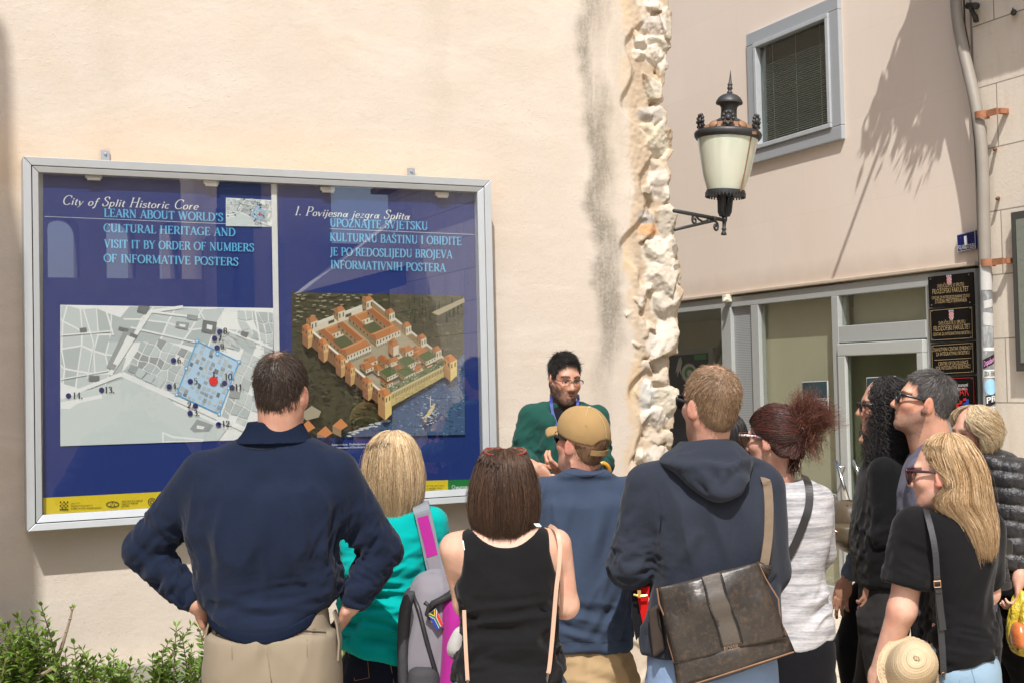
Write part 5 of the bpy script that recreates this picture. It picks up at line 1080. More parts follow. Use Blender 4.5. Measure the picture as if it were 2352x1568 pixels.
# ground plan axes in the picture: e1 runs down-right, e2 runs up-right
Opt = np.array([.075,.285]); e1 = np.array([.455,.475]); e2 = np.array([.40,-.185]); e2b = np.array([.36,-.30]); hgt = .085
def G(s,t_,h=0.0): return Opt + e1*s + (e2*(1 - s*.45) + e2b*(s*.45))*t_*(1 + .0*s) - np.array([0,h*.66])
def face(pts,c): p.poly([uv(*clampu(x)) for x in pts],c)
OR1,OR2,OR3 = (0.50,0.20,0.07),(0.38,0.13,0.045),(0.60,0.29,0.12); WL,WD,WY = (0.66,0.60,0.46),(0.30,0.20,0.10),(0.62,0.50,0.20)
def block(s0,s1,t0_,t1_,h,roof=.035,wl=WL,wd=WD,win=0,flat=None):
 a,b,c,d = (s0,t0_),(s1,t0_),(s1,t1_),(s0,t1_)
 face([G(*a),G(*b),G(*b,h),G(*a,h)],wd); face([G(*b),G(*c),G(*c,h),G(*b,h)],wl)
 if win:
  for i in range(win):
   f = (i + .25)/win; g_ = (i + .6)/win; s_ = s0 + (s1 - s0)*f; s2 = s0 + (s1 - s0)*g_; face([G(s_,t0_,h*.45),G(s2,t0_,h*.45),G(s2,t0_,h*.8),G(s_,t0_,h*.8)],(0.06,0.04,0.03))
   t_ = t0_ + (t1_ - t0_)*f; t2 = t0_ + (t1_ - t0_)*g_; face([G(s1,t_,h*.35),G(s1,t2,h*.35),G(s1,t2,h*.8),G(s1,t_,h*.8)],(0.10,0.07,0.05))
 if flat is not None: face([G(*a,h),G(*b,h),G(*c,h),G(*d,h)],flat); return
 if (s1 - s0) > (t1_ - t0_): m1,m2 = (s0 + (t1_ - t0_)*.3,(t0_ + t1_)/2),(s1 - (t1_ - t0_)*.3,(t0_ + t1_)/2); qs = [([a,b],[m2,m1],OR2),([b,c],[m2],OR1),([c,d],[m1,m2],OR3),([d,a],[m1],OR2)]
 else: m1,m2 = ((s0 + s1)/2,t0_ + (s1 - s0)*.3),((s0 + s1)/2,t1_ - (s1 - s0)*.3); qs = [([a,b],[m1],OR2),([b,c],[m2,m1],OR1),([c,d],[m2],OR3),([d,a],[m1,m2],OR3)]
 for base_,top_,col in (qs[3],qs[2],qs[0],qs[1]): face([G(*x,h) for x in base_] + [G(*x,h + roof) for x in top_],col)
face([G(0,0),G(1,0),G(1,1),G(0,1)],(0.42,0.36,0.25))
block(-.01,.02,0,1,.07,0,flat=(0.68,0.66,0.58),win=4)
for t_ in (.12,.52,.93): block(-.05,.01,t_ - .05,t_ + .05,.10,.03,win=2)
block(0,1,.97,1.0,.075,0,flat=(0.66,0.63,0.55))
for s_ in (.2,.42,.62,.82): block(s_ - .03,s_ + .03,.97,1.05,.09,.03,win=2)
for (s0,s1,t0_,t1_) in ((.06,.42,.56,.92),(.08,.44,.10,.46)):
 block(s0,s0 + .09,t0_,t1_,.06,.025,win=7); block(s0,s1,t1_ - .09,t1_,.06,.025,win=7); block(s0,s1,t0_,t0_ + .09,.06,.025,win=8)
 face([G(s0 + .09,t0_ + .09),G(s1 - .09,t0_ + .09),G(s1 - .09,t1_ - .09),G(s0 + .09,t1_ - .09)],(0.10,0.11,0.05)); block(s1 - .09,s1,t0_,t1_,.06,.025,win=8)
 for i in range(11): q0 = t0_ + (t1_ - t0_)*i/11; face([G(s1 + .015,q0),G(s1 + .015,q0 + .012),G(s1 + .015,q0 + .012,.035),G(s1 + .015,q0,.035)],(0.75,0.70,0.58))
for i in range(26):
 s_,t_ = r.uniform(.54,.86),r.uniform(.06,.88); block(s_,s_ + r.uniform(.05,.1),t_,t_ + r.uniform(.06,.13),r.uniform(.035,.06),.03,win=2)
for (s_,t_) in ((.72,.25),(.70,.55),(.8,.42),(.75,.8)): block(s_,s_ + .10,t_,t_ + .16,.045,0,flat=(0.10,0.14,0.05),win=4)
c = G(.56,.66); block(.53,.60,.60,.68,.10,.06,wd=(0.4,0.2,0.1))
block(.93,.99,.02,.98,.055,0,flat=(0.16,0.19,0.09));
for i in range(70): t_ = r.uniform(.03,.97); q = G(r.uniform(.935,.985),t_,.055); p.disc(uv(*clampu(q)),r.uniform(1.0,2.2),r.choice([(0.05,0.09,0.03),(0.5,0.48,0.4)]),7)
# long sea wall with arcade, drawn on the water side
face([G(1,0,-.085),G(1,1,-.05),G(1,1,.06),G(1,0,.06)],WY)
for i in range(42): a_,b_ = (i + .2)/42,(i + .72)/42; face([G(1,a_,.0),G(1,b_,.0),G(1,b_,.042),G(1,a_,.042)],(0.16,0.12,0.09))
for i in range(260): t_ = r.random(); h_ = r.uniform(-.07,-.005); face([G(1,t_,h_),G(1,t_ + .012,h_),G(1,t_ + .012,h_ + .008),G(1,t_,h_ + .008)],r.choice([(0.50,0.38,0.13),(0.70,0.60,0.30),(0.42,0.30,0.12)]))
face([G(0,0,-.09),G(1,0,-.09),G(1,0,.06),G(0,0,.06)],(0.17,0.09,0.045)); face([G(0,0,.06),G(1,0,.06),G(1,.03,.06),G(0,.03,.06)],(0.66,0.62,0.52))
for i in range(24): a_ = (i + .3)/24; face([G(a_,0,.012),G(a_ + .014,0,.012),G(a_ + .014,0,.04),G(a_,0,.04)],(0.04,0.03,0.02))
for s_ in (.02,.22,.44,.56,.78): block(s_ - .03,s_ + .04,-.05,.02,.085,.03,wl=(0.55,0.36,0.16),wd=(0.28,0.12,0.05),win=2); face([G(s_ - .03,-.05,-.10),G(s_ + .04,-.05,-.10),G(s_ + .04,-.05),G(s_ - .03,-.05)],(0.20,0.10,0.05)); face([G(s_ + .04,-.05,-.10),G(s_ + .04,.0,-.09),G(s_ + .04,.02),G(s_ + .04,-.05)],(0.42,0.26,0.10))
for (t_,dn) in ((.0,.15),(1.0,.10)):
 s_ = .985; block(s_ - .04,s_ + .05,t_ - .05,t_ + .05,.10,.035,wl=(0.62,0.48,0.20),wd=(0.35,0.20,0.08),win=2)
 face([G(s_ - .04,t_ - .05,-dn),G(s_ + .05,t_ - .05,-dn),G(s_ + .05,t_ - .05),G(s_ - .04,t_ - .05)],(0.30,0.17,0.07)); face([G(s_ + .05,t_ - .05,-dn),G(s_ + .05,t_ + .05,-dn + .03),G(s_ + .05,t_ + .05),G(s_ + .05,t_ - .05)],(0.60,0.46,0.17))
for i in range(26):
 u,v = r.uniform(.66,.98),r.uniform(.03,.16); h_ = r.uniform(.04,.10); face([(u - .006,v + h_*.5),(u,v - h_*.5),(u + .006,v + h_*.5)],(0.025,0.035,0.018))
face([(.80,.13),(.99,.02),(.995,.05),(.84,.15)],(0.34,0.30,0.20))
# little rowed ship and a sailing mark
face([(.74,.88),(.77,.845),(.80,.785),(.815,.775),(.815,.80),(.79,.85),(.755,.885)],(0.55,0.45,0.15)); face([(.745,.89),(.755,.87),(.765,.885),(.75,.92)],(0.25,0.06,0.04)); p.line(uv(.79,.80),uv(.79,.72),1.2,(0.7,0.68,0.6)); p.line(uv(.77,.73),uv(.81,.75),1.0,(0.6,0.58,0.5))
for i in range(40): u,v = .77 + r.gauss(0,.03),.86 + r.gauss(0,.04); face([(u,v),(u + .015,v - .004),(u + .02,v + .003)],(0.5,0.55,0.6))
face([(.03,.84),(.10,.78),(.155,.82),(.14,.86),(.07,.88)],(0.30,0.27,0.19))
for (u,v) in ((.22,.92),(.03,.93),(.13,.97)): face([(u,v),(u + .05,v - .05),(u + .09,v),(u + .05,v + .03)],OR1); face([(u,v),(u + .05,v + .03),(u + .05,v + .08),(u,v + .05)],(0.25,0.17,0.1))
p.build('palace_picture',PAPER,rp)
# ================================================================ WALL LANTERN
DL = 7.05
def LW(cx,cy,d=DL): return W((2640 + cx/2.178)/1.7415,(240 + cy/2.178)/1.7415,d)
LB = LW(562,1370); la = thing('wall_lantern','ornate dark iron lantern with cream glass on scrolled bracket beside the broken wall','lantern',LB)
U_ = FPX*2.178*1.7415/DL      # crop units per metre
def z_(cy): return LW(570,cy)[2] - LB[2]
def r_(hw): return hw/U_
top = LW(588,690); bot = LW(570,1140); ax0 = np.array([0,0,0.0])
LPAT = plain('lantern_iron',(0.055,0.056,0.058),0.5,0.5,var=0.35,vs=30,bump=0.25); LRST = plain('lantern_rust',(0.26,0.14,0.075),0.7,0.2,var=0.4,vs=25)
m = MB(); m.lathe([(r_(160),z_(1142)),(r_(205),z_(1000)),(r_(262),z_(690)),(r_(258),z_(690)),(r_(155),z_(1138))],(0,0,0),48)
t = NT('cream_lantern_glass'); P = t.obj(); t.base(t.mix(t.noise(P,6,2),(0.60,0.61,0.49),(0.66,0.67,0.55))); t.p(Roughness=0.12,Subsurface_Weight=0.3,Coat_Weight=0.6,Coat_Roughness=0.03); t.b.inputs['Subsurface Scale'].default_value = 0.02
m.build('lamp_glass',t.mat,la,smooth=True,angle=40)
m = MB(); m.lathe([(r_(250),z_(700)),(r_(278),z_(690)),(r_(290),z_(672)),(r_(294),z_(650)),(r_(288),z_(636)),(r_(280),z_(628)),(r_(255),z_(622))],(0,0,0),48); m.build('rim',LPAT,la,smooth=True,angle=45)
m = MB(); m.lathe([(r_(262),z_(632)),(r_(235),z_(600)),(r_(190),z_(572)),(r_(150),z_(556)),(r_(128),z_(552))],(0,0,0),48); m.build('rusty_cowl',LRST,la,smooth=True)
m = MB(); m.lathe([(r_(128),z_(556)),(r_(134),z_(548)),(r_(118),z_(528)),(r_(90),z_(512)),(r_(72),z_(502)),(r_(70),z_(490)),(r_(68),z_(430)),(r_(72),z_(405)),(r_(90),z_(386)),(r_(116),z_(376)),(r_(117),z_(366)),(r_(112),z_(352)),(r_(96),z_(325)),(r_(70),z_(303)),(r_(30),z_(288)),(r_(20),z_(284))],(0,0,0),40); m.build('chimney_cap',LPAT,la,smooth=True,angle=50)
m = MB(); m.lathe([(r_(22),z_(286)),(r_(25),z_(272)),(r_(16),z_(264)),(r_(14),z_(258)),(r_(24),z_(244)),(r_(22),z_(228)),(r_(16),z_(218)),(r_(24),z_(208)),(r_(20),z_(200)),(r_(15),z_(196)),(r_(9),z_(150)),(r_(1.5),z_(80))],(0,0,0),20); m.build('finial',LPAT,la,smooth=True)
for k in range(6):
 an = R_(20 + 60*k) - YAW; d = np.array([math.cos(an),math.sin(an),0]); s = np.array([-d[1],d[0],0]); c0 = d*r_(262); m = MB(); zb_ = z_(625)
 for (u,v,rr_) in ((0,20,22),(-32,32,16),(32,32,16),(-44,62,17),(44,62,17),(-38,92,17),(38,92,17),(-16,116,17),(16,116,17),(0,70,26)):
  c = c0 + s*r_(u) + np.array([0,0,zb_ + r_(v)]) + d*r_(6 if v < 60 else 14); q = Matrix.Translation(Vector(c)) @ Matrix.Diagonal((1,1,1,1)); m.lathe([(0,-r_(rr_))] + [(r_(rr_)*math.cos(R_(x)),r_(rr_)*math.sin(R_(x))) for x in (-60,-30,0,30,60)] + [(0,r_(rr_))],(0,0,0),8,0,q)
 m.build('palmette',LPAT,la,smooth=True)
for k in range(6):
 an = R_(50 + 60*k) - YAW; d = np.array([math.cos(an),math.sin(an),0]); c = d*r_(248) + np.array([0,0,z_(598)]); m = MB(); m.lathe([(0,-r_(6)),(r_(40),-r_(2)),(r_(38),r_(4)),(r_(12),r_(10)),(0,r_(10))],(0,0,0),14,0,Matrix.Translation(Vector(c)) @ Vector(d + np.array([0,0,.6])).to_track_quat('Z','Y').to_matrix().to_4x4()); m.build('rosette',LRST,la,smooth=True)
m = MB(); m.lathe([(r_(150),z_(1138)),(r_(168),z_(1142)),(r_(170),z_(1165)),(r_(166),z_(1182)),(r_(60),z_(1188)),(0,z_(1188))],(0,0,0),40)
for k in range(36):
 an = 2*math.pi*k/36; c = np.array([math.cos(an),math.sin(an),0])*r_(169); m.box((-r_(7),-r_(4),z_(1200)),(r_(7),r_(4),z_(1160)),0,Matrix.Translation(Vector((c[0],c[1],0))) @ Matrix.Rotation(an,4,'Z'))
m.build('base_ring',LPAT,la,smooth=True,angle=30)
d = F0*-0.75 + R0*0.62; d /= np.linalg.norm(d); m = MB(); m.tube([d*r_(268) + [0,0,z_(668)],d*r_(172) + [0,0,z_(1160)]],r_(7),8); m.box((-.014,-.008,z_(680)),(.014,.012,z_(655)),0,Matrix.Translation(Vector(d*r_(285)))); m.build('hinge_rod',LRST,la)
m = MB()
for k in range(4):
 an = R_(45 + 90*k) - YAW + .3; d = np.array([math.cos(an),math.sin(an),0]); s = np.array([-d[1],d[0],0])*r_(12)
 pts = [d*r_(70) + [0,0,z_(1188)],d*r_(66) + [0,0,z_(1250)],d*r_(60) + [0,0,z_(1330)],d*r_(42) + [0,0,z_(1366)],d*r_(4) + [0,0,z_(1372)],d*r_(4) + [0,0,z_(1310)],d*r_(30) + [0,0,z_(1240)],d*r_(44) + [0,0,z_(1188)]]
 m.prism([q - s for q in pts],s*2)
m.tube([(0,0,z_(1188)),(0,0,z_(1330))],r_(6),8); m.build('cradle',LPAT,la)
m = MB(); m.lathe([(0,z_(1372)),(r_(24),z_(1372)),(r_(26),z_(1400)),(r_(18),z_(1415)),(r_(15),z_(1465)),(r_(24),z_(1475)),(r_(16),z_(1485)),(r_(14),z_(1495)),(r_(26),z_(1515)),(r_(22),z_(1528)),(0,z_(1532))],(0,0,0),16); m.build('pendant_knob',LPAT,la,smooth=True)
# bracket arm
dB = np.array([math.sin(R_(65.6)),math.cos(R_(65.6)),0]); m = MB()
LB_T = (LB[0] - (np.interp(LB[2],Zs,Xs) - 0.03))/dB[0] + 0.09; z_arm = z_(1398); m.tube([-dB*LB_T + [0,0,z_arm + .01],dB*0.0 + [0,0,z_arm]],r_(17),12); m.tube([-dB*.125 + [0,0,z_arm],-dB*.105 + [0,0,z_arm]],r_(23),12)
zl = z_(1560); m.tube([-dB*LB_T + [0,0,z_(1540)],-dB*0.11 + [0,0,z_(1415)]],r_(13),8)
def scroll(c,r0,turns,a0,sgn=1):
 out = []
 for i in range(26):
  t_ = i/25; a = a0 + sgn*turns*2*math.pi*t_; rr_ = r0*(1 - .78*t_); out.append(c + dB*(rr_*math.cos(a)) + np.array([0,0,rr_*math.sin(a)]))
 return out
m.tube(scroll(-dB*.095 + [0,0,z_(1465)],r_(44),1.3,R_(100),-1),r_(10),8)
m.tube(scroll(-dB*.31 + [0,0,z_(1437)],r_(42),1.3,R_(60),1),r_(9),8)
m.tube(_sm3 if False else [-dB*.295 + [0,0,z_(1398)],-dB*.265 + [0,0,z_(1425)],-dB*.225 + [0,0,z_(1440)],-dB*.185 + [0,0,z_(1425)],-dB*.165 + [0,0,z_(1402)],-dB*.15 + [0,0,z_(1408)]],r_(9),8)
ba = m.build('bracket_arm',LPAT,la,smooth=True); TILT = Matrix.Rotation(R_(4.0),4,Vector(F0)); la.rotation_euler = TILT.to_euler(); ba.rotation_euler = TILT.inverted().to_euler()
# ================================================================ PLANTS AT THE WALL FOOT
def sprig(m,base,tip,n,size,seed,bend=0.06):
 r = random.Random(seed); base,tip = np.array(base),np.array(tip); side = np.array([r.gauss(0,1),r.gauss(0,1),0])*bend; P = [base + (tip - base)*k/6 + side*math.sin(math.pi*k/6) for k in range(7)]
 m.tube(P,[.006 - .0007*k for k in range(7)],5,1,cap=False); a0 = r.uniform(0,6)
 for i in range(n):
  t_ = .18 + .82*i/n; x = t_*6; k = min(int(x),5); p = P[k] + (P[k + 1] - P[k])*(x - k); ax = (P[k + 1] - P[k]); ax /= np.linalg.norm(ax)
  for q in range(2):
   a = a0 + i*1.57 + q*math.pi + r.uniform(-.4,.4); d = np.array([math.cos(a),math.sin(a),0]) + ax*r.uniform(.3,1.0); d /= np.linalg.norm(d); s = np.cross(d,ax); s /= (np.linalg.norm(s) + 1e-6); nn = np.cross(s,d)
   L_ = size*r.uniform(.7,1.2)*(1.15 - .5*t_); w = L_*.23; mi = 2 if t_ > .72 or r.random() < .15 else 0
   m.mesh([p,p + d*L_*.3 + s*w + nn*w*.35,p + d*L_*.65 + s*w*.8 + nn*w*.15,p + d*L_ - nn*L_*.08,p + d*L_*.65 - s*w*.8 + nn*w*.15,p + d*L_*.3 - s*w + nn*w*.35],[(0,1,2,3),(0,3,4,5)],mi)
 for q in range(4):
  a = r.uniform(0,6.28); d = np.array([math.cos(a),math.sin(a),0])*.7 + ax; d /= np.linalg.norm(d); s = np.cross(d,[0,0,1.]); s /= np.linalg.norm(s); L_ = size*.6; w = L_*.2; m.mesh([P[-1],P[-1] + d*L_*.5 + s*w,P[-1] + d*L_,P[-1] + d*L_*.5 - s*w],[(0,1,2,3)],2)
def shrub(name,label,sprigs,size,seed,ya=(0.18,0.55)):
 m = MB(); r = random.Random(seed); c = onY(sprigs[0][0],1500,YW - 0.35); c[2] = 0.16; t0 = thing(name,label,'shrub',c,group='green shrubs along the wall foot')
 for i,(px,py) in enumerate(sprigs):
  yy = YW - r.uniform(*ya); tip = onY(px,py,yy) - c; base = np.array([tip[0]*.55 + r.uniform(-.1,.1),tip[1]*.6 + r.uniform(-.05,.05),0.0]); sprig(m,base,tip,int(12 + tip[2]*22),size,seed*50 + i)
 m.build('foliage',[LEAF,BARK,LEAF2],t0); return t0
rr = random.Random(3)
def spread(xa,xb,yfun,n): return [(x,yfun(x) + rr.uniform(8,58)) for x in [rr.uniform(xa,xb) for _ in range(int(n*.55))]]
shrub('leafy_shrub','dark bushy shrub in the shade at the far left, tallest of the wall plants',[(95,1392),(78,1412),(60,1432),(40,1420),(20,1440),(5,1430),(88,1450),(105,1440)] + spread(-60,110,lambda x: 1440,60),0.062,2)
shrub('leafy_shrub','low loose pale green shrub under the board, around the bare twig',[(120,1490),(150,1500),(170,1480),(190,1494),(135,1515)] + spread(90,215,lambda x: 1505,34),0.058,4)
shrub('leafy_shrub','low bright green shrub mat right of the bare twig',[(232,1512),(250,1518),(262,1500),(300,1520),(320,1528)] + spread(190,330,lambda x: 1520,44),0.056,5)
shrub('leafy_shrub','upright bright green shrub touching the khaki trousers',[(405,1440),(438,1438),(455,1440),(470,1446),(420,1470),(372,1500),(385,1478),(350,1512),(462,1465),(440,1490)] + spread(340,490,lambda x: 1500,46),0.058,6)
shrub('leafy_shrub','small patch of green leaves seen between the khaki trousers and the turquoise top',[(788,1470),(792,1500),(782,1520),(795,1540)] + spread(600,810,lambda x: 1490,26),0.058,8)
tw = MB(); yt = YW - 0.42; tp = [onY(px,py,yt) for px,py in ((48,1590),(95,1550),(125,1530),(140,1490),(152,1450),(161,1420),(166,1398))]; tb = np.array([tp[0][0],yt,0.16]); t0 = thing('bare_twig','bare brown twig bending upward in front of the wall','twig',tb)
tw.tube([np.zeros(3)] + [q - tb for q in tp],[.011,.011,.010,.009,.0075,.006,.005,.004],7,0); tw.tube([onY(70,1570,yt) - tb,onY(88,1545,yt) - tb,onY(93,1532,yt) - tb],.005,6,0)
for q in tp[3:]: tw.lathe([(0,-.008),(.009,0),(0,.008)],q - tb,6)
tw.build('stem',plain('twig_bark',(0.26,0.20,0.14),0.9,var=0.3,bump=0.4),t0); tw = MB()
for k in range(5): d = np.array([rr.gauss(0,.6),rr.gauss(0,.4),1.]); d /= np.linalg.norm(d); s = np.cross(d,[0,1.,0])*.004; e = tp[-1] - tb; tw.mesh([e,e + d*.01 + s,e + d*.024,e + d*.01 - s],[(0,1,2,3)])
tw.build('bud_leaves',LEAF2,t0)
# ================================================================ BEHIND THE CAMERA: what the glass of the board mirrors
YM = -9.0
def MR(px,py,ym=YM):
 q = onY(px,py,2*YP - ym); return np.array([q[0],ym,q[2]])
STN = plain('ruin_stone',(0.42,0.36,0.28),0.9,var=0.25,vs=3,bump=0.4)
ar = thing('arched_ruin','roofless stone wall with tall arched openings, mirrored in the board glass','ruin',(MR(300,600)[0],YM,0)); ar['kind'] = 'structure'; L = np.array(ar.location)
m = MB(); xs_ = [MR(x,600)[0] for x in (-900,98,168,228,292,345,388,372 + 22)]; za,zb2 = MR(250,650)[2],MR(250,425)[2]; zsp = MR(250,545)[2]
for a,b in ((0,1),(2,3),(4,5),(6,7)): m.box((xs_[a] - L[0],0,za),(xs_[b] - L[0],.8,zb2 - .05))
m.box((xs_[0] - L[0],0,0),(xs_[7] - L[0] + 2.5,.8,za)); m.box((xs_[0] - L[0] - .1,-.05,zb2 - .05),(xs_[7] - L[0] - .02,.85,zb2 + .12))
for a,b in ((1,2),(3,4),(5,6)):
 c,rad = (xs_[a] + xs_[b])/2 - L[0],(xs_[b] - xs_[a])/2; n = 12
 pts = [(c - rad,zb2 - .05)] + [(c - rad*math.cos(math.pi*k/n),zsp + rad*math.sin(math.pi*k/n)) for k in range(n + 1)] + [(c + rad,zb2 - .05)]
 for k in range(n):
  p1,p2 = pts[k + 1],pts[k + 2]; m.hexa([(p1[0],0,p1[1]),(p2[0],0,p2[1]),(p2[0],0,zb2 - .05),(p1[0],0,zb2 - .05)],[(p1[0],.8,p1[1]),(p2[0],.8,p2[1]),(p2[0],.8,zb2 - .05),(p1[0],.8,zb2 - .05)])
m.build('wall',STN,ar)
ho = thing('town_house','plain town house with slatted shutters, mirrored in the board glass','house',(MR(560,600,-7)[0],-7,0)); ho['kind'] = 'structure'; L = np.array(ho.location)
h0,h1 = MR(505,600,-7)[0] - L[0],MR(760,600,-7)[0] - L[0]; hz = MR(520,395,-7)[2]
m = MB(); m.box((h0,-5,0),(h1,0,hz + 1.5)); m.build('wall',plain('house_render',(0.55,0.46,0.36),0.9,var=0.15),ho)
for (px,py) in ((520,600),(553,590),(520,420),(570,410)):
 q = MR(px,py,-7) - L; m = MB(); m.box((q[0] - .16,0.002,q[2] - .75),(q[0] + .16,.05,q[2] + .75))
 for k in range(24): m.box((q[0] - .13,.05,q[2] - .7 + k*.058),(q[0] + .13,.065,q[2] - .67 + k*.058))
 m.build('shutter',plain('shutter_grey',(0.10,0.13,0.13),0.7),ho)
aw = thing('shop_building','pale shop building with dark fascia board, mirrored in the board glass','shop',(MR(900,600,-5)[0],-5,0)); aw['kind'] = 'structure'; L = np.array(aw.location)
m = MB(); q = [MR(x,y,-5) - L for x,y in ((1130,400),(985,445),(690,672),(1130,560))]; m.prism(q,(0,-.4,0)); m.build('awning',plain('awning_cream',(0.75,0.70,0.62),0.8),aw)
m = MB(); q = [MR(x,y,-5.3) - L for x,y in ((700,672),(930,610),(930,655),(860,675))]; m.prism(q,(0,-.1,0)); m.build('fascia',plain('fascia_purple',(0.03,0.025,0.08),0.6),aw)
m = MB(); m.box((MR(660,600,-6)[0] - L[0],-6,0),(MR(1400,600,-6)[0] - L[0],-1.2,MR(900,560,-6)[2])); m.build('wall',plain('shop_render',(0.30,0.26,0.22),0.9),aw)
# ================================================================ PEOPLE: BODY ENGINE
SKIN = attr_mat('skin',0.50,0.08,0.30,190.0,0.40)
HAIR = attr_mat('hair_strands',0.46,0.0,0.0,1,0.5)
AX = (R0,F0,UP)
def rot_head(yaw,pitch=0.0,roll=0.0):
 y,p,r = R_(yaw),R_(pitch),R_(roll)
 Rz = np.array([[math.cos(y),-math.sin(y),0],[math.sin(y),math.cos(y),0],[0,0,1]])
 Rx = np.array([[1,0,0],[0,math.cos(-p),-math.sin(-p)],[0,math.sin(-p),math.cos(-p)]])   # pitch > 0 looks down
 Ry = np.array([[math.cos(r),0,math.sin(r)],[0,1,0],[-math.sin(r),0,math.cos(r)]])
 return Rz @ Rx @ Ry
class Person:
 def __init__(s,label,px,d,skin=(0.52,0.30,0.215)):
  s.d = d; g = W(px,860,d); s.o = np.array([g[0],g[1],0.0]); s.skin = np.array(skin)
  s.t = thing('person',label,'person',s.o,-YAW,'sightseers listening to the guide'); s.body = []; s.fz = []; s.fx = []; s.fy = []; s.marks = []; s.k = FPX/d
 def w2l(s,w): q = np.asarray(w) - s.o; return np.array([q @ R0,q @ F0,q[2]])
 def l2w(s,l): return s.o + l[0]*R0 + l[1]*F0 + l[2]*UP
 def L(s,px,py,dd=0.0): return s.w2l(W(px,py,s.d + dd))
 def loft(s,rows,n=2.2,infl=0.0,tuck=None):
  out = []; i0 = infl
  for r in rows:
   infl = i0 - (.018 if tuck is not None and r[0] <= tuck else 0.0)
   py,xl,xr,b = r[:4]; cy = r[4] if len(r) > 4 else 0.0; c = s.L((xl + xr)/2,py,cy); out.append((c[2],c[0],cy,(xr - xl)/2*(s.d + cy)/FPX + infl,b + infl))
  return Loft(out,n)
 # ---- head
 def head(s,px,py,dd,sc,yaw,pitch=0.0,roll=0.0,neck=None,nr=0.058,jaw=1.0,ears=True,beard=None,brow=(0.05,0.03,0.02),lips=(0.40,0.15,0.12),eyes=True,wid=.95):
  s.hc = s.L(px,py,dd); s.hs = sc; s.wid = wid; WD = np.array([wid,1,1]); s.hR = rot_head(yaw,pitch,roll); s.hyaw = yaw
  H = lambda x,y,z: s.hc + sc*(s.hR @ np.array([x*wid,y,z])); s.H = H; b = s.body; R = s.hR
  b.append(ell(H(0,-.018,.045),sc*WD*np.array([.0745,.094,.086]),R,k=.02))
  b.append(ell(H(0,.022,-.012),sc*WD*np.array([.060,.070,.085]),R,k=.03))
  b.append(ell(H(0,.045,-.060),sc*WD*np.array([.044*jaw,.045,.052]),R,k=.03))
  for q in (-1,1):
   b.append(cone(H(q*.052*jaw,-.006,-.045),H(q*.018,.062,-.098),sc*.018,sc*.016,k=.03))
   b.append(ell(H(q*.040,.058,-.020),sc*WD*np.array([.024,.026,.022]),R,k=.025))
  b.append(ell(H(0,.070,-.100),sc*WD*np.array([.022*jaw,.019,.017]),R,k=.02))
  b.append(cone(H(-.040,.072,.028),H(.040,.072,.028),sc*.013,sc*.013,k=.02))
  for q in (-1,1): b.append(ell(H(q*.031,.094,.004),sc*WD*np.array([.019,.016,.012]),R,'s',.012))
  for q in (-1,1): b.append(ell(H(q*.031,.0705,.003),sc*WD*np.array([.0145,.0135,.0115]),R,k=.004))
  b.append(cone(H(0,.082,.016),H(0,.108,-.028),sc*.0085,sc*.0125,k=.012))
  for q in (-1,1): b.append(ell(H(q*.0135,.096,-.033),sc*WD*np.array([.0095,.013,.0085]),R,k=.008))
  b.append(cone(H(-.019,.083,-.0585),H(.019,.083,-.0585),sc*.0062,sc*.0062,k=.006)); b.append(ell(H(0,.0885,-.058),sc*WD*np.array([.013,.008,.006]),R,k=.006))
  b.append(cone(H(-.015,.083,-.0700),H(.015,.083,-.0700),sc*.0078,sc*.0078,k=.008)); b.append(cone(H(-.018,.0945,-.0635),H(.018,.0945,-.0635),sc*.0022,sc*.0022,'s',.004))
  if ears:
   for q in (-1,1):
    Re = R @ rot_head(q*-22)
    b.append(ell(H(q*.080,-.012,-.004),sc*WD*np.array([.0085,.020,.033]),Re,k=.008)); b.append(ell(H(q*.0925,-.009,.000),sc*WD*np.array([.005,.010,.020]),Re,'s',.008)); b.append(ell(H(q*.078,.002,-.028),sc*WD*np.array([.007,.009,.011]),Re,k=.008))
  if neck is not None:
   n0 = s.L(*neck); s.neck = n0; b.append(cone(H(0,-.030,-.030),n0,sc*nr,nr*1.08,k=.03)); b.append(cone(H(0,.0,-.060),n0 + (s.hR @ np.array([0,.035,0]))*[1,1,0],sc*nr*.8,nr*.95,k=.03))
  c = s.hc; m = sc*.15
  s.fx.append((c[0] - m,c[0] + m,.0042)); s.fy.append((c[1] - m,c[1] + m,.0042)); s.fz.append((c[2] - sc*.14,c[2] + sc*.15,.0042))
  s.face = dict(beard=beard,brow=brow,lips=lips,eyes=eyes)
 def paint(s,V):
  c = np.tile(s.skin,(len(V),1)); c *= (0.86 + 0.28*fbm(V*38,5,3))[:,None]; c *= 1 - (np.clip(fbm(V*22,15,3) - .5,0,1)*1.1)[:,None]*np.array([0,.5,.55])
  if not hasattr(s,'hc'): return c
  q = ((V - s.hc) @ s.hR)/s.hs/np.array([s.wid,1,1]); ax = np.abs(q[:,0]); y,z = q[:,1],q[:,2]; f = s.face
  def put(m,col): c[:] = c*(1 - m[:,None]) + np.array(col)*m[:,None]
  sm = lambda v,a,b: np.clip((v - a)/(b - a),0,1)
  red = np.exp(-(((ax - .042)/.02) ** 2 + ((z + .02)/.02) ** 2))*(y > .03) + .3*np.exp(-((ax/.016) ** 2 + ((z + .028)/.016) ** 2))*(y > .08) + .9*(ax > .08)*(np.abs(z) < .05)
  c *= 1 - np.clip(red,0,1)[:,None]*np.array([0.0,.17,.18])
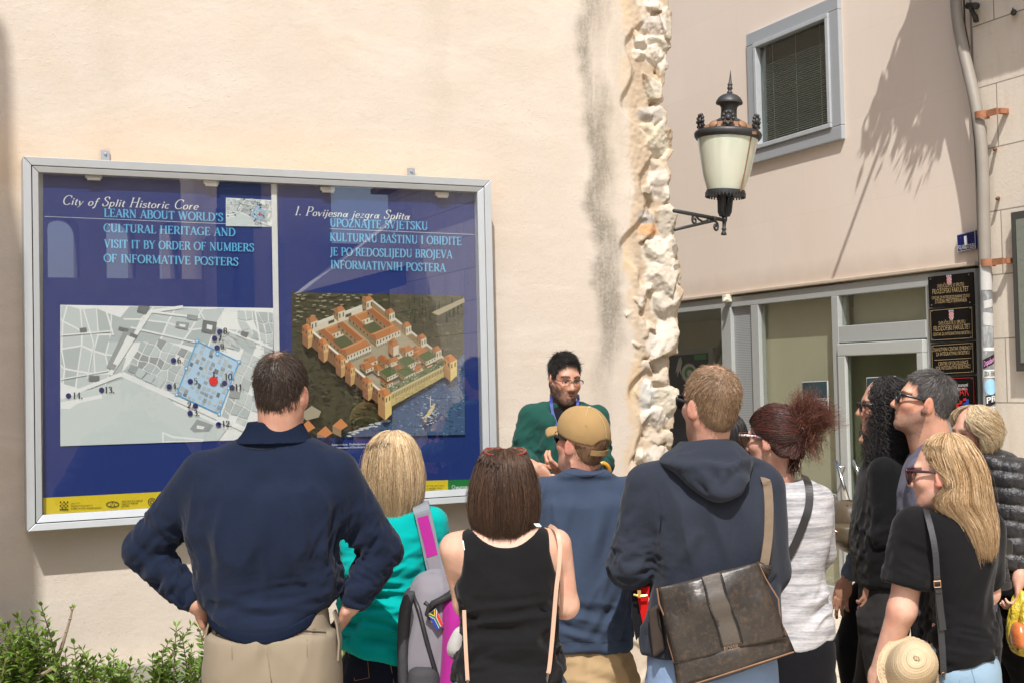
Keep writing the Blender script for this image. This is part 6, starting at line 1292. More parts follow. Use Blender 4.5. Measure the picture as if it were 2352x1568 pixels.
  if f['beard']:
   col,amt,lo = f['beard']; n = fbm(V*160,8,2)
   line = np.interp(ax,[0,.018,.03,.045,.06,.075],[-.046,-.047,-.056,-.058,-.044,-.006]); m = sm(line + .006*(n - .5) - z,-.006,.008)*(y > -.012)*sm(z,-.150 - .02,-.12)
   m = m*(1 - np.exp(-((ax/.021) ** 4 + ((z + .063)/.0125) ** 4)))*(1 - .55*np.exp(-(((ax - .034)/.014) ** 2 + ((z + .066)/.018) ** 2)))
   put(np.clip(m*amt*(.7 + .6*n),0,.96),col)
  if f['eyes']:
   for dx,dz,r1,r2,col in ((.031,.003,.0120,.0046,(.27,.22,.195)),(.031,.003,.0062,.0052,(.03,.02,.015))):
    put(((((ax - dx)/r1) ** 2 + ((z - dz)/r2) ** 2) < 1)*(y > .06)*.95,col)
   put((np.abs(z - (.0092 - 9*(ax - .031) ** 2)) < .0022)*(np.abs(ax - .031) < .017)*(y > .05)*.85,(.03,.02,.016))
  br = (np.abs(z - (.029 - 8*(ax - .034) ** 2)) < .0048)*(np.abs(ax - .034) < .023)*(y > .04); put(br*.85,f['brow'])
  lp = np.exp(-((ax/.0205) ** 4 + ((z + .064)/.0105) ** 4))*(y > .07); put(lp*.75,f['lips'])
  put((np.exp(-((ax/.019) ** 4 + ((z + .0635)/.0016) ** 2))*(y > .07))*.6,(.12,.04,.03))
  for fn in s.marks: fn(V,c,q)
  return c
 # ---- limbs
 def arm(s,sh,el,wr,r=(.060,.046,.032),k=.03):
  s.body += [cone(sh,el,r[0],r[1],k=k),cone(el,wr,r[1]*.98,r[2],k=k)]
 def hand(s,wr,d,palm,size=1.0,curl=(25,30,35,40),spread=(-9,-3,3,10),thumb=(.75,.55,.35),flip=1,res=.0038,tcurl=20):
  """wr wrist point, d direction of the fingers, palm = palm normal; flip = +1 thumb on d x palm side"""
  d = np.array(d,float); d /= np.linalg.norm(d); n = np.array(palm,float); n -= d*(n @ d); n /= np.linalg.norm(n); s_ = np.cross(d,n)*flip; z = size; R = np.stack([s_,d,n],1); b = s.body
  wr = np.array(wr,float); pc = wr + d*.050*z; b.append(ell(pc,np.array([.040,.052,.016])*z,R,k=.012)); b.append(ell(pc + s_*.018*z - d*.012*z + n*.006*z,np.array([.018,.030,.014])*z,R,k=.012)); b.append(cone(wr - d*.02*z,wr + d*.02*z,.026*z,.026*z,k=.015))
  L_ = [(.042,.026,.021),(.047,.030,.023),(.043,.027,.021),(.033,.020,.018)]
  for i in range(4):
   p = pc + d*(.043 + (.004,.008,.004,-.006)[i])*z + s_*(.027,.0095,-.0085,-.025)[i]*z; a = R_(spread[i]); d0 = d*math.cos(a) - s_*math.sin(a); ang = 0.0; rr = (.0098,.0100,.0096,.0086)[i]*z
   for j in range(3):
    ang += R_(curl[i])*(.6,1.0,.8)[j]; dd = d0*math.cos(ang) + n*math.sin(ang); q = p + dd*L_[i][j]*z; b.append(cone(p,q,rr,rr*.92,k=.004)); p = q; rr *= .92
  p = pc - d*.026*z + s_*.030*z; dt = s_*thumb[0] + d*thumb[1] + n*thumb[2]; dt /= np.linalg.norm(dt); rr = .0125*z
  for j,ll in enumerate((.030,.032,.026)):
   q = p + dt*ll*z; b.append(cone(p,q,rr,rr*.9,k=.006)); p = q; rr *= .9; dt = dt + d*math.sin(R_(tcurl))*.6 + n*math.sin(R_(tcurl))*.3; dt /= np.linalg.norm(dt)
  m = .12*z; c = wr + d*.08*z
  s.fx.append((c[0] - m,c[0] + m,res)); s.fy.append((c[1] - m,c[1] + m,res)); s.fz.append((c[2] - m,c[2] + m,res))
 def build_body(s,step=.012,name='body'):
  V,F = surface(s.body,step,s.fx,s.fy,s.fz); V = relax(V,F,1,.4)
  return np_mesh(name,V,F,SKIN,s.t,True,s.paint(V))
 def garment(s,name,prims,matl,folds=(),step=.007,rx=1,parent=None,label=None,colf=None,fine=None):
  fz = fine or (); V,F = surface(prims,step,(),(),fz); V = relax(V,F,rx,.5)
  if folds:
   N = vnormals(V,F); D = np.zeros(len(V),np.float32)
   for f in folds: D += f(V)
   V = V + N*D[:,None]; V = relax(V,F,1,.25)
  o = np_mesh(name,V,F,matl,parent or s.t,True,colf(V) if colf else None)
  if label: o['label'] = label
  return o
 def shoes(s,feet,col=(0.05,0.045,0.04)):
  pr = []
  for (f,dv) in feet:
   f = np.array(f); dv = np.array(dv,float); dv /= np.linalg.norm(dv)
   pr += [cone(f + [0,0,.05] - dv*.06,f + [0,0,.04] + dv*.16,.045,.036,k=.02),cone(f + [0,0,.10] - dv*.03,f + [0,0,.06],.045,.045,k=.02)]
  pr.append(Prim((-9,)*3,(9,)*3,lambda X,Y,Z: 0.004 - Z + 0*X + 0*Y,'i',.004)); s.garment('shoes',pr,plain('shoe_leather',col,0.6),step=.012)
def fold(c,rad,d,fa,fc,amp,seed=0,ridge=True):
 c = np.array(c,float); rad = np.array(rad,float); d = np.array(d,float); d /= np.linalg.norm(d); a = np.array([0,1.,0]) if abs(d[1]) < .8 else np.array([1.,0,0]); e = np.cross(d,a); e /= np.linalg.norm(e); g = np.cross(d,e)
 def f(V):
  w = np.exp(-(((V - c)/rad) ** 2).sum(1)); n = fbm(np.stack([V @ d*fa,V @ e*fc,V @ g*fc],1),seed,2)
  n = (1 - 2.6*np.abs(n - .5)*1.6) - .35 if ridge else (n - .5)*2
  return (1.5*amp*w*n).astype(np.float32)
 return f
def crease(pts,r,amp,sharp=2.0):
 """one drawn fold along a poly-line"""
 P = [np.array(p,float) for p in pts]
 def f(V):
  best = np.full(len(V),9.,np.float32)
  for a,b in zip(P[:-1],P[1:]):
   ba = b - a; t = np.clip(((V - a) @ ba)/(ba @ ba),0,1); best = np.minimum(best,np.linalg.norm(V - a - t[:,None]*ba,axis=1))
  return (amp*np.exp(-(best/r) ** sharp)).astype(np.float32)
 return f
def legs(hl,hr,fl,fr,r=(.090,.062,.050),kl=None,kr=None):
 """trouser legs from hip to ankle"""
 out = []
 for h,f,k in ((hl,fl,kl),(hr,fr,kr)):
  h,f = np.array(h),np.array(f); k = (h*.5 + f*.5 + np.array([0,.02,.02])) if k is None else np.array(k); out += [cone(h,k,r[0],r[1],k=.03),cone(k,f + [0,0,.09],r[1],r[2],k=.03)]
 return out
# ---- hair
def strands(name,paths,rad,cols,parent,matl=None,sides=3,base=None,basecol=None):
 """paths (n,k,3), rad (n,k), cols (n,3)"""
 paths = np.asarray(paths,np.float32); n,k,_ = paths.shape; T = np.gradient(paths,axis=1); T /= (np.linalg.norm(T,axis=2,keepdims=True) + 1e-9)
 a = np.where(np.abs(T[...,2:3]) < .9,np.array([0,0,1.]),np.array([1.,0,0])); u = np.cross(T,a); u /= (np.linalg.norm(u,axis=2,keepdims=True) + 1e-9); w = np.cross(T,u)
 ang = np.arange(sides)*2*np.pi/sides
 V = paths[:,:,None,:] + rad[:,:,None,None]*(np.cos(ang)[None,None,:,None]*u[:,:,None] + np.sin(ang)[None,None,:,None]*w[:,:,None])
 idx = np.arange(n*k*sides).reshape(n,k,sides); A = idx[:,:-1]; B = np.roll(idx,-1,2)[:,:-1]; C = np.roll(idx,-1,2)[:,1:]; D = idx[:,1:]
 F = np.stack([A,B,C,D],-1).reshape(-1,4); V = V.reshape(-1,3); c = np.repeat(cols,k*sides,0)
 if base is not None:
  bV,bF = base; F = np.concatenate([F,bF + len(V)]); V = np.concatenate([V,bV]); c = np.concatenate([c,basecol if np.ndim(basecol) == 2 else np.tile(basecol,(len(bV),1))])
 return np_mesh(name,V,F,matl or HAIR,parent,True,c)
def pick(rs,cols,n,var=.18):
 c = np.array(cols)[rs.choice(len(cols),n)]; return c*(1 + var*rs.standard_normal((n,1))).clip(.5,1.6)
HL_Y = [-.12,-.05,-.03,-.012,.012,.030,.042,.060,.085]
def hairline(q,zs=(-.080,-.076,-.05,.0,.012,.022,.045,.066,.078)):
 return np.interp(q[...,1],HL_Y,zs)
def short_hair(P,cols,n=5200,length=.028,lift=.35,thick=.0011,infl=.006,seed=1,line=None,bald=None,top=1.0,forward=.0,name='hair',curl=0.0,mess=.16,side=1.0):
 """close hair on the skull: a scalp shell plus thousands of short strands"""
 rs = np.random.RandomState(seed); H,R,sc = P.H,P.hR,P.hs; line = line or (lambda q: hairline(q))
 WD = np.array([P.wid,1,1]); pr = [ell(H(0,-.018,.045),sc*(WD*np.array([.0745,.094,.086]) + infl),R,k=.02),ell(H(0,.020,-.010),sc*(WD*np.array([.058,.066,.080]) + infl),R,k=.03),ell(H(0,-.040,-.020),sc*(WD*np.array([.055,.055,.060]) + infl),R,k=.03)]
 def f(X,Y,Z):
  x,y,z = X - P.hc[0],Y - P.hc[1],Z - P.hc[2]; q = [(R[0,i]*x + R[1,i]*y + R[2,i]*z)/sc for i in range(3)]
  return (line(np.stack(np.broadcast_arrays(*q),-1)) - q[2])*sc*.8
 pr.append(Prim((-9,)*3,(9,)*3,f,'i',.006)); V,F = surface(pr,.006); N = vnormals(V,F)
 q = ((V - P.hc) @ R)/sc; keep = np.ones(len(V),bool)
 i = rs.choice(np.where(keep)[0],n); p0 = V[i] + rs.normal(0,.003,(n,3)); nn = N[i]; ql = q[i]
 fl = ql - np.array([.006,-.062,.118]); fl[:,2] -= .02; fl[:,1] += forward; d = (fl @ R.T); d -= nn*(d*nn).sum(1,keepdims=True); d /= (np.linalg.norm(d,axis=1,keepdims=True) + 1e-9); d += rs.normal(0,mess,(n,3))
 Ln = length*(0.6 + .8*rs.rand(n))*np.interp(ql[:,2],[.02,.075],[side,top])*np.clip((ql[:,2] + .10)/.09,.45,1)
 t = np.linspace(0,1,5)[None,:,None]; lf = lift*(0.6 + .8*rs.rand(n))[:,None,None]
 path = p0[:,None] - nn[:,None]*.002 + Ln[:,None,None]*(d[:,None]*t + nn[:,None]*lf*(t - .55*t*t)*1.4)
 if curl: path = path + curl*np.sin(t*7 + rs.rand(n)[:,None,None]*6)*rs.normal(0,1,(n,1,3))
 cols = np.array(cols)*.65 + np.array(cols).mean(0)*.35; c = pick(rs,cols,n,.12); bc = np.tile(np.array(cols).mean(0)*.8,(len(V),1))
 if bald is not None:
  m = bald(q); bc = bc*(1 - m[:,None]) + P.skin*m[:,None]; kp = rs.rand(n) > m[i]*1.15; path,c = path[kp],c[kp]; n = len(path)
 rad = thick*np.linspace(1,.45,5)[None]*np.ones((n,1))
 return strands(name,path,rad,c,P.t,None,3,(V,F),bc)
def long_hair(P,rows,cols,n=2600,k=14,thick=.0016,th=(0,360),seed=1,start=(0.0,.12),end=(.86,1.0),wig=.010,n2=2.1,base=True,basecol=None,curl=None,drift=.25,rj=(.90,1.03),flip=0.0,name='hair',lo=None,clump=.0,lock=.30):
 """hair hanging along a shape given by its outline rows; th limits the angle (270 = towards the camera, 180 = left)"""
 rs = np.random.RandomState(seed); lf = P.loft(rows,n2); zt,zb = lf.z1,lf.z0; H_ = zt - zb
 a0,a1 = R_(th[0]),R_(th[1]); thv = a0 + (a1 - a0)*rs.rand(n); s0 = start[0] + (start[1] - start[0])*rs.rand(n) ** 3; s1 = end[0] + (end[1] - end[0])*rs.rand(n); s1 = np.maximum(s1,s0 + .2)
 t = np.linspace(0,1,k)[None] ** 1.7; ss = s0[:,None] + (s1 - s0)[:,None]*t; z = zt - H_*ss
 ph = rs.rand(n)[:,None]*6.28; tt = thv[:,None] + drift*(fbm(np.stack([thv*9,np.zeros(n),np.zeros(n)],1),seed)[:,None] - .5)*ss + rs.normal(0,.10,(n,1))*ss ** 1.5 + wig*np.sin(ss*9 + ph)
 nl = max(6,int((a1 - a0)/.16)); lid = np.floor((thv - a0)/(a1 - a0)*nl + .35*np.sin(thv*23)); lc = a0 + (lid + .5)/nl*(a1 - a0); tt = tt + lock*ss ** 2.2*(lc - thv)[:,None]*(.5 + .5*rs.rand(n,1)); lz = (np.sin(lid*78.233)*43758.5) % 1.0; z = z + (H_*.10*(lz - .5)*(lock > 0))[:,None]*ss ** 3; fly = (rs.rand(n) < .025)[:,None]; tt = tt + fly*rs.normal(0,.22,(n,1))*ss
 if clump: tt = tt + clump*np.sin(np.floor(thv*26)[:,None]*12.9 + ss*2.5)*ss
 if lo is not None: fl_ = np.interp(ss,[a for a,b in lo],[R_(b) for a,b in lo]) + np.abs(rs.normal(0,.10,(n,1))); tt = np.maximum(tt,fl_)
 mul = (rj[0] + (rj[1] - rj[0])*rs.rand(n) ** .6)[:,None] + flip*np.clip((ss - .8)/.2,0,1) ** 2*rs.normal(.5,.8,(n,1))*.1
 mul = mul + fly*np.abs(rs.normal(0,.06,(n,1)))*np.sin(ss*3.0); p = lf.point(np.clip(z,lf.z0,lf.z1),tt,mul); p[...,2] = z
 if curl: amp,fr = curl; a = fr*ss*H_ + ph; p = p + amp*np.clip(ss*5,0,1)[...,None]*np.stack([np.cos(a),np.sin(a),.6*np.sin(a*1.0 + 1)],-1)
 p = p + rs.normal(0,.0025,(n,1,3)) + np.cumsum(rs.normal(0,.0009,(n,k,3)),1)
 r = thick*(np.clip(1.25 - ss,.25,1))*(0.7 + .6*rs.rand(n))[:,None]; c = pick(rs,cols,n); hb_ = (np.floor(thv*17 + 1.2*np.sin(thv*7))*7919).astype(int) % len(cols); cb = np.array(cols)[hb_]; c = np.where((rs.rand(n) < .38)[:,None],cb*(1 + .12*rs.standard_normal((n,1))),c)
 b = None
 if base:
  m,nz = 56,40; zz = zt - (H_ - H_*(1 - end[0])*.9)*np.linspace(0,1,nz) ** 2; tv = np.linspace(a0,a1,m); G = lf.point(zz[:,None]*np.ones((1,m)),np.ones((nz,1))*tv[None],.93); V = G.reshape(-1,3); ii = np.arange(nz*m).reshape(nz,m); F = np.stack([ii[:-1,:-1],ii[:-1,1:],ii[1:,1:],ii[1:,:-1]],-1).reshape(-1,4); b = (V,F)
 return strands(name,p,r,c,P.t,None,3,b,np.array(cols).mean(0)*.6 if basecol is None else np.array(basecol)*1.25),lf
# ---- things worn or carried
def head_pts(P,pts): return [P.H(*p) for p in pts]
def shades(P,frame,lens,x=.066,top=.024,h=.040,wrap=.0,temple=None,yoff=.100,name='sunglasses',dz=0.0,rimless=False,up=0.0,sx=1.0,th=.0032):
 """spectacles in the head's own frame"""
 e = bpy.data.objects.new(name,None); COL.objects.link(e); e.parent = P.t; e.empty_display_size = .05
 fm = MB(); ln = MB(); g = .009
 def pt(u,v,o=0.0): return P.H(u,yoff - wrap*(u/.066) ** 2*.022 + o,v + dz)
 for q in (-1,1):
  xs_ = [q*g,q*(g + .006),q*(x - .006),q*x,q*(x - .003),q*(x - .020),q*(g + .016),q*(g + .004)]; zs_ = [top - .004,top,top + .001,top - .006,top - h*.55,top - h,top - h*.96,top - h*.55]
  o = [(a,b) for a,b in zip(xs_,zs_)]; cx,cz = sum(a for a,b in o)/8,sum(b for a,b in o)/8
  ln.mesh([pt(a,b,.000) for a,b in o] + [pt(a,b,-.002) for a,b in o],[tuple(range(8)),tuple(range(15,7,-1))])
  loop = [pt(cx + (a - cx)*1.03,cz + (b - cz)*1.05,.0008) for a,b in o]; lp = loop if not rimless else loop[:5]
  fm.tube(lp + ([lp[0]] if not rimless else []),th*P.hs*(0.5 if rimless else 1),6,0,cap=rimless)
  fm.tube([pt(q*(x + .001),top - .006),P.H(q*(x + .009),yoff - .03,top - .006 + dz),P.H(q*.0785,.000,.014 + dz),P.H(q*.0755,-.024,-.004 + dz)],[th*P.hs*z for z in (1.0,1.15,.9,.7)] if not rimless else .0016,6,1)
 fm.tube([pt(-g,top - .008),pt(0,top - .005,.004),pt(g,top - .008)],th*.8*P.hs,6)
 f = fm.build('frame',[frame,temple or frame],e,smooth=True); l = ln.build('lens',lens,e); return e
def strap(P,name,pts,w,th,matl,parent=None,facing=None):
 """flat strap through local points; facing = outward directions"""
 m = MB(); pts = [np.array(p,float) for p in pts]; pp = [2*pts[0] - pts[1]] + pts + [2*pts[-1] - pts[-2]]; out = []
 for i in range(1,len(pp) - 2):
  for k in range(5): t = k/5; out.append(.5*(2*pp[i] + (pp[i + 1] - pp[i - 1])*t + (2*pp[i - 1] - 5*pp[i] + 4*pp[i + 1] - pp[i + 2])*t*t + (3*pp[i] - pp[i - 1] - 3*pp[i + 1] + pp[i + 2])*t ** 3))
 out.append(pts[-1]); out = np.array(out); T = np.gradient(out,axis=0); T /= np.linalg.norm(T,axis=1,keepdims=True); o = np.array(facing if facing is not None else [0,-1.,.15],float); o = np.tile(o,(len(out),1)) if o.ndim == 1 else np.stack([np.interp(np.linspace(0,1,len(out)),np.linspace(0,1,len(o)),o[:,j]) for j in range(3)],1)
 o = o - T*(o*T).sum(1,keepdims=True); o /= np.linalg.norm(o,axis=1,keepdims=True); s_ = np.cross(T,o); m.ribbon(out,s_*w/2,o*th/2); return m.build(name,matl,parent if parent is not None else P.t,bevel=0)
def own(P,name,label,cat,group=None):
 """a separate thing carried by a person: its Empty stands where the person's does, so the same local frame serves both"""
 return thing(name,label,cat,P.o,-YAW,group)
def seams(P,o,pts,r,matl,name='seam'):
 m = MB(); m.tube(pts,r,5); return m.build(name,matl,o,smooth=True)
def snap(o,pts,off=0.002,d=(0,1,0)):
 """drops local points onto a mesh object along d, lifted by off"""
 from mathutils.bvhtree import BVHTree
 me = o.data; bv = BVHTree.FromPolygons([v.co for v in me.vertices],[p.vertices for p in me.polygons]); out = []; r = o
 while r.parent is not None: r = r.parent
 q = EYE - np.array(r.location); e = Vector((q @ R0,q @ F0,q[2]))
 for p in pts:
  d = (Vector(p) - e).normalized(); q = bv.ray_cast(e,d)
  if q[0] is not None and q[1].dot(d) < -.08: out.append(np.array(q[0] - d*off))
 return out if len(out) > 1 else [np.array(p) for p in pts]
def worn(o,pts,off=.004):
 """strap points laid on a garment where they meet it, kept where they do not"""
 return [(lambda q: q[0] if len(q) == 2 and np.linalg.norm(q[0] - p) < .16 else np.array(p))(snap(o,[p,p],off)) for p in pts]
# ================================================================ THE PEOPLE
LENS = plain('dark_lens',(0.012,0.012,0.014),0.08,var=0.0); BLKP = plain('black_plastic',(0.012,0.012,0.013),0.25,var=0.1)
# ---------------------------------------------------------------- man in the navy sweater
def navy_man():
 P = Person('broad man in navy sweater and khaki trousers, both hands on hips',635,4.20,(0.50,0.285,0.205))
 P.head(648,908,0.02,1.06,-8,4,neck=(640,1010,.0),nr=.064)
 L = P.L
 rows = [(990,590,686,.055,.03),(1006,548,718,.086,.025),(1022,505,748,.092,.02),(1045,462,785,.105,.02),(1085,432,808,.124,.015),(1140,424,805,.148,.0),(1210,432,790,.160,.0),(1285,452,779,.150,.01),(1340,456,784,.140,.02),(1372,470,776,.142,.02),(1400,486,750,.150,.01),(1440,490,744,.150,.01)]
 tor = P.loft(rows,2.35)
 sl,el,wl = L(472,1092,0),L(330,1262,.07),L(452,1388,.02); sr,er,wr = L(768,1092,0),L(876,1264,.07),L(812,1382,.02)
 P.body += [tor.prim(-.034),cone(sl,el,.055,.045),cone(el,wl,.044,.032),cone(sr,er,.055,.045),cone(er,wr,.044,.032)]
 # hands: heels on the hips, thumbs back, fingers forward and down
 P.hand(wl + (L(470,1398,.03) - wl)*.35,L(487,1432,.12) - wl,np.array([.75,.2,-.35]),1.0,(28,30,30,34),flip=1,thumb=(.35,.7,.2))
 P.hand(wr + (L(800,1392,.02) - wr)*.3,L(785,1440,.05) - wr,np.array([-.9,.35,.0]),1.02,(10,18,24,28),spread=(-14,-4,5,14),flip=-1,thumb=(-.3,.9,.25))
 hipL,hipR = L(545,1540),L(705,1540); fl,fr = np.array([hipL[0] - .06,0,0]),np.array([hipR[0] + .06,0,0])
 P.body += legs(hipL,hipR,fl,fr,(.08,.055,.045)); P.build_body()
 # sweater: torso and sleeves grown together, cut at neck, cuffs and the dipping hem
 hem = L(615,1437)
 def hemf(X,Y,Z): return (hem[2] + ((X - hem[0]*1.0)/(L(735,1400)[0] - hem[0])) ** 2*.052 + .012*(X > hem[0])*0) - Z + 0*Y
 pr = [tor.prim(0,k=.03),Prim((-9,)*3,(9,)*3,hemf,'i',.01),cone(sl,el,.086,.066,k=.035),cone(el,wl + (el - wl)*.12,.068,.048,k=.02),cone(sr,er,.086,.066,k=.035),cone(er,wr + (er - wr)*.12,.068,.048,k=.02)]
 w1 = el - wl
 F_ = [fold(el + (sl - el)*.25 + [.06,0,-.02],(.16,.2,.12),(.5,0,-.85),6,26,.014,3),fold((el + wl)/2 + [.02,0,0],(.14,.2,.12),np.cross(w1,[0,1,0]),8,30,.012,5),fold(er + (sr - er)*.25 + [-.06,0,-.02],(.16,.2,.12),(-.5,0,-.85),6,26,.014,7),fold((er + wr)/2,(.14,.2,.12),np.cross(er - wr,[0,1,0]),8,30,.014,9),
   fold(L(620,1385,-.1),(.26,.25,.075),(1,0,.05),4,22,.009,11),fold(L(560,1260,-.1),(.14,.25,.24),(.12,0,1),2.5,10,.020,13),fold(L(720,1250,-.1),(.14,.25,.24),(-.35,0,1),2.5,12,.018,15),fold(L(640,1150,-.1),(.3,.3,.3),(1,0,.35),3,8,.008,17,False),
   crease([L(775,1190,-.12),L(745,1270,-.16),L(762,1330,-.15)],.022,-.012),crease([L(470,1215,-.13),L(480,1290,-.15),L(470,1350,-.13)],.022,-.010),crease([L(500,1375,-.15),L(600,1392,-.16),L(740,1378,-.15)],.016,.011),crease([L(520,1400,-.15),L(620,1412,-.16),L(720,1396,-.15)],.011,-.009),crease([L(700,1330,-.15),L(745,1360,-.15),L(785,1362,-.1)],.016,.012)]
 NV = cloth('navy_knit',(0.0105,0.0165,0.036),.12,1100,.18,.9,.35)
 sw = P.garment('sweater',pr,NV,F_,.0075)
 RB = NT('navy_rib'); q = RB.obj(); x = RB.sep(q)[0]; RB.base((0.0105,0.0165,0.036)); RB.p(Roughness=.92); RB.b.inputs['Specular IOR Level'].default_value = .05; RB.bump(RB.math('SINE',RB.math('MULTIPLY',x,1700.0)),.5,.002); RB = RB.mat
 hb = [P.loft([(1360,470,776,.150,.01),(1400,485,751,.152,.01),(1462,488,746,.152,.01)],2.35).prim(.002)]
 hb += [Prim((-9,)*3,(9,)*3,lambda X,Y,Z: hemf(X,Y,Z) - .028 ,'i',.004),Prim((-9,)*3,(9,)*3,lambda X,Y,Z: -hemf(X,Y,Z) - .012,'i',.004)]
 P.garment('hem_band',hb,RB,(),.006)
 for (a,b,w) in ((el,wl,1),(er,wr,1)):
  u = (b - a)/np.linalg.norm(b - a); P.garment('cuff',[cone(b - u*.085,b - u*.012,.050,.043,k=.01),plane_cut(b - u*.014,u),plane_cut(b - u*.08,-u)],RB,(),.006)
 # ribbed half-zip collar
 col = P.loft([(1016,536,728,.106,.02),(1002,550,714,.096,.02),(985,563,703,.088,.02),(966,570,692,.082,.02)],2.1)
 cin = P.loft([(1020,570,690,.080,.018),(985,580,684,.068,.02),(955,584,680,.062,.02)],2.1)
 P.garment('collar',[col.prim(0,round=.003),cin.prim(0,'s',.004,round=.001)],RB,(),.0055)
 ln = MB(); ln.tube(snap(sw,[L(x,y,-.2) for x,y in ((572,1028),(590,1031),(612,1031),(628,1028))],.0),.003,5); ln.build('locker_patch_seam',plain('seam_dark',(0.006,0.009,0.02),.9),sw)
 for pts in (((462,1050),(450,1085),(437,1130),(430,1180),(428,1205)),((788,1050),(780,1085),(786,1140),(788,1190))): seams(P,sw,snap(sw,[L(x,y,-.3) for x,y in pts],-.0012),.0013,plain('seam_navy',(0.007,0.011,0.026),.9))
 for pts in (((545,1008),(500,1035),(462,1052)),((712,1012),(752,1032),(790,1052))): seams(P,sw,snap(sw,[L(x,y,-.3) for x,y in pts],-.0012),.0013,plain('seam_navy',(0.007,0.011,0.026),.9))
 # khaki trousers
 KH = cloth('khaki_twill',(0.245,0.205,0.148),.05,1400,.05,.85,.12)
 tr = P.loft([(1380,492,762,.128),(1400,489,768,.130),(1439,483,774,.138),(1450,481,775,.142),(1480,478,779,.150),(1530,478,782,.152),(1590,482,782,.145),(1640,490,772,.13)],2.5,tuck=1440)
 pr = [tr.prim(0,k=.02)] + legs(hipL,hipR,fl,fr,(.112,.088,.08))
 tw_ = P.garment('trousers',pr,KH,[fold(L(630,1520,-.1),(.16,.2,.12),(.25,0,1),3,13,.006,3),crease([L(606,1450,-.15),L(612,1500,-.17),L(622,1580,-.16)],.016,-.012),fold(L(560,1500,-.1),(.14,.2,.1),(.4,0,1),3,10,.005,6,False),crease([L(600,1480,-.15),L(560,1520,-.16),L(520,1560,-.14)],.03,.006),crease([L(625,1480,-.15),L(670,1520,-.16),L(720,1570,-.14)],.03,.005)],.008)
 DK = plain('khaki_seam',(0.20,0.16,0.11),.9); DD = plain('pocket_slot',(0.05,0.04,0.03),.95)
 for pts in ([(496,1454),(520,1450),(545,1449),(574,1450)],[(652,1449),(690,1447),(720,1450),(748,1452)]):
  u = snap(tw_,[L(x,y,-.3) for x,y in pts],.0005); v = snap(tw_,[L(x,y - 7,-.3) for x,y in pts],.001); w_ = snap(tw_,[L(x,y + 6,-.3) for x,y in pts],.001)
  m = MB(); m.tube(u,.004,6,0); m.tube(v + w_[::-1] + [v[0]],.0013,5,1); m.build('back_pocket',[DD,DK],tw_)
  c = L((pts[1][0] + pts[2][0])/2,pts[0][1] + 18,-.3); m = MB(); m.tube(snap(tw_,[c,c - [0,0,.03],c - [0,0,.055]],.001),.0016,5); m.build('buttonhole',DK,tw_)
 seams(P,tw_,snap(tw_,[L(x,y,-.4) for x,y in ((608,1440),(610,1470),(614,1500),(620,1540),(624,1568))],.0),.0018,DK)
 for sx,pts in ((0,((489,1412),(480,1440),(474,1475),(477,1510))),(1,((768,1402),(776,1430),(781,1470),(779,1512)))):
  m = MB(); a = [L(x,y,-.03) for x,y in pts]; m.ribbon(a,[np.array([0,.03,0])]*4,[np.array([.003,0,0])]*4); m.build('side_pocket_edge',KH,tw_)
 P.shoes([(fl,(0,1,0)),(fr,(0,1,0))],(0.10,0.06,0.035))
 def bald(q): return np.clip(np.exp(-(((q[:,0] + .008)/.030) ** 2 + ((q[:,1] + .045)/.035) ** 2))*(q[:,2] > .09)*.75,0,1)
 short_hair(P,[(0.040,0.026,0.018),(0.065,0.042,0.028),(0.028,0.018,0.013),(0.10,0.072,0.052)],15000,.020,.28,.0008,.004,3,bald=bald)
 return P
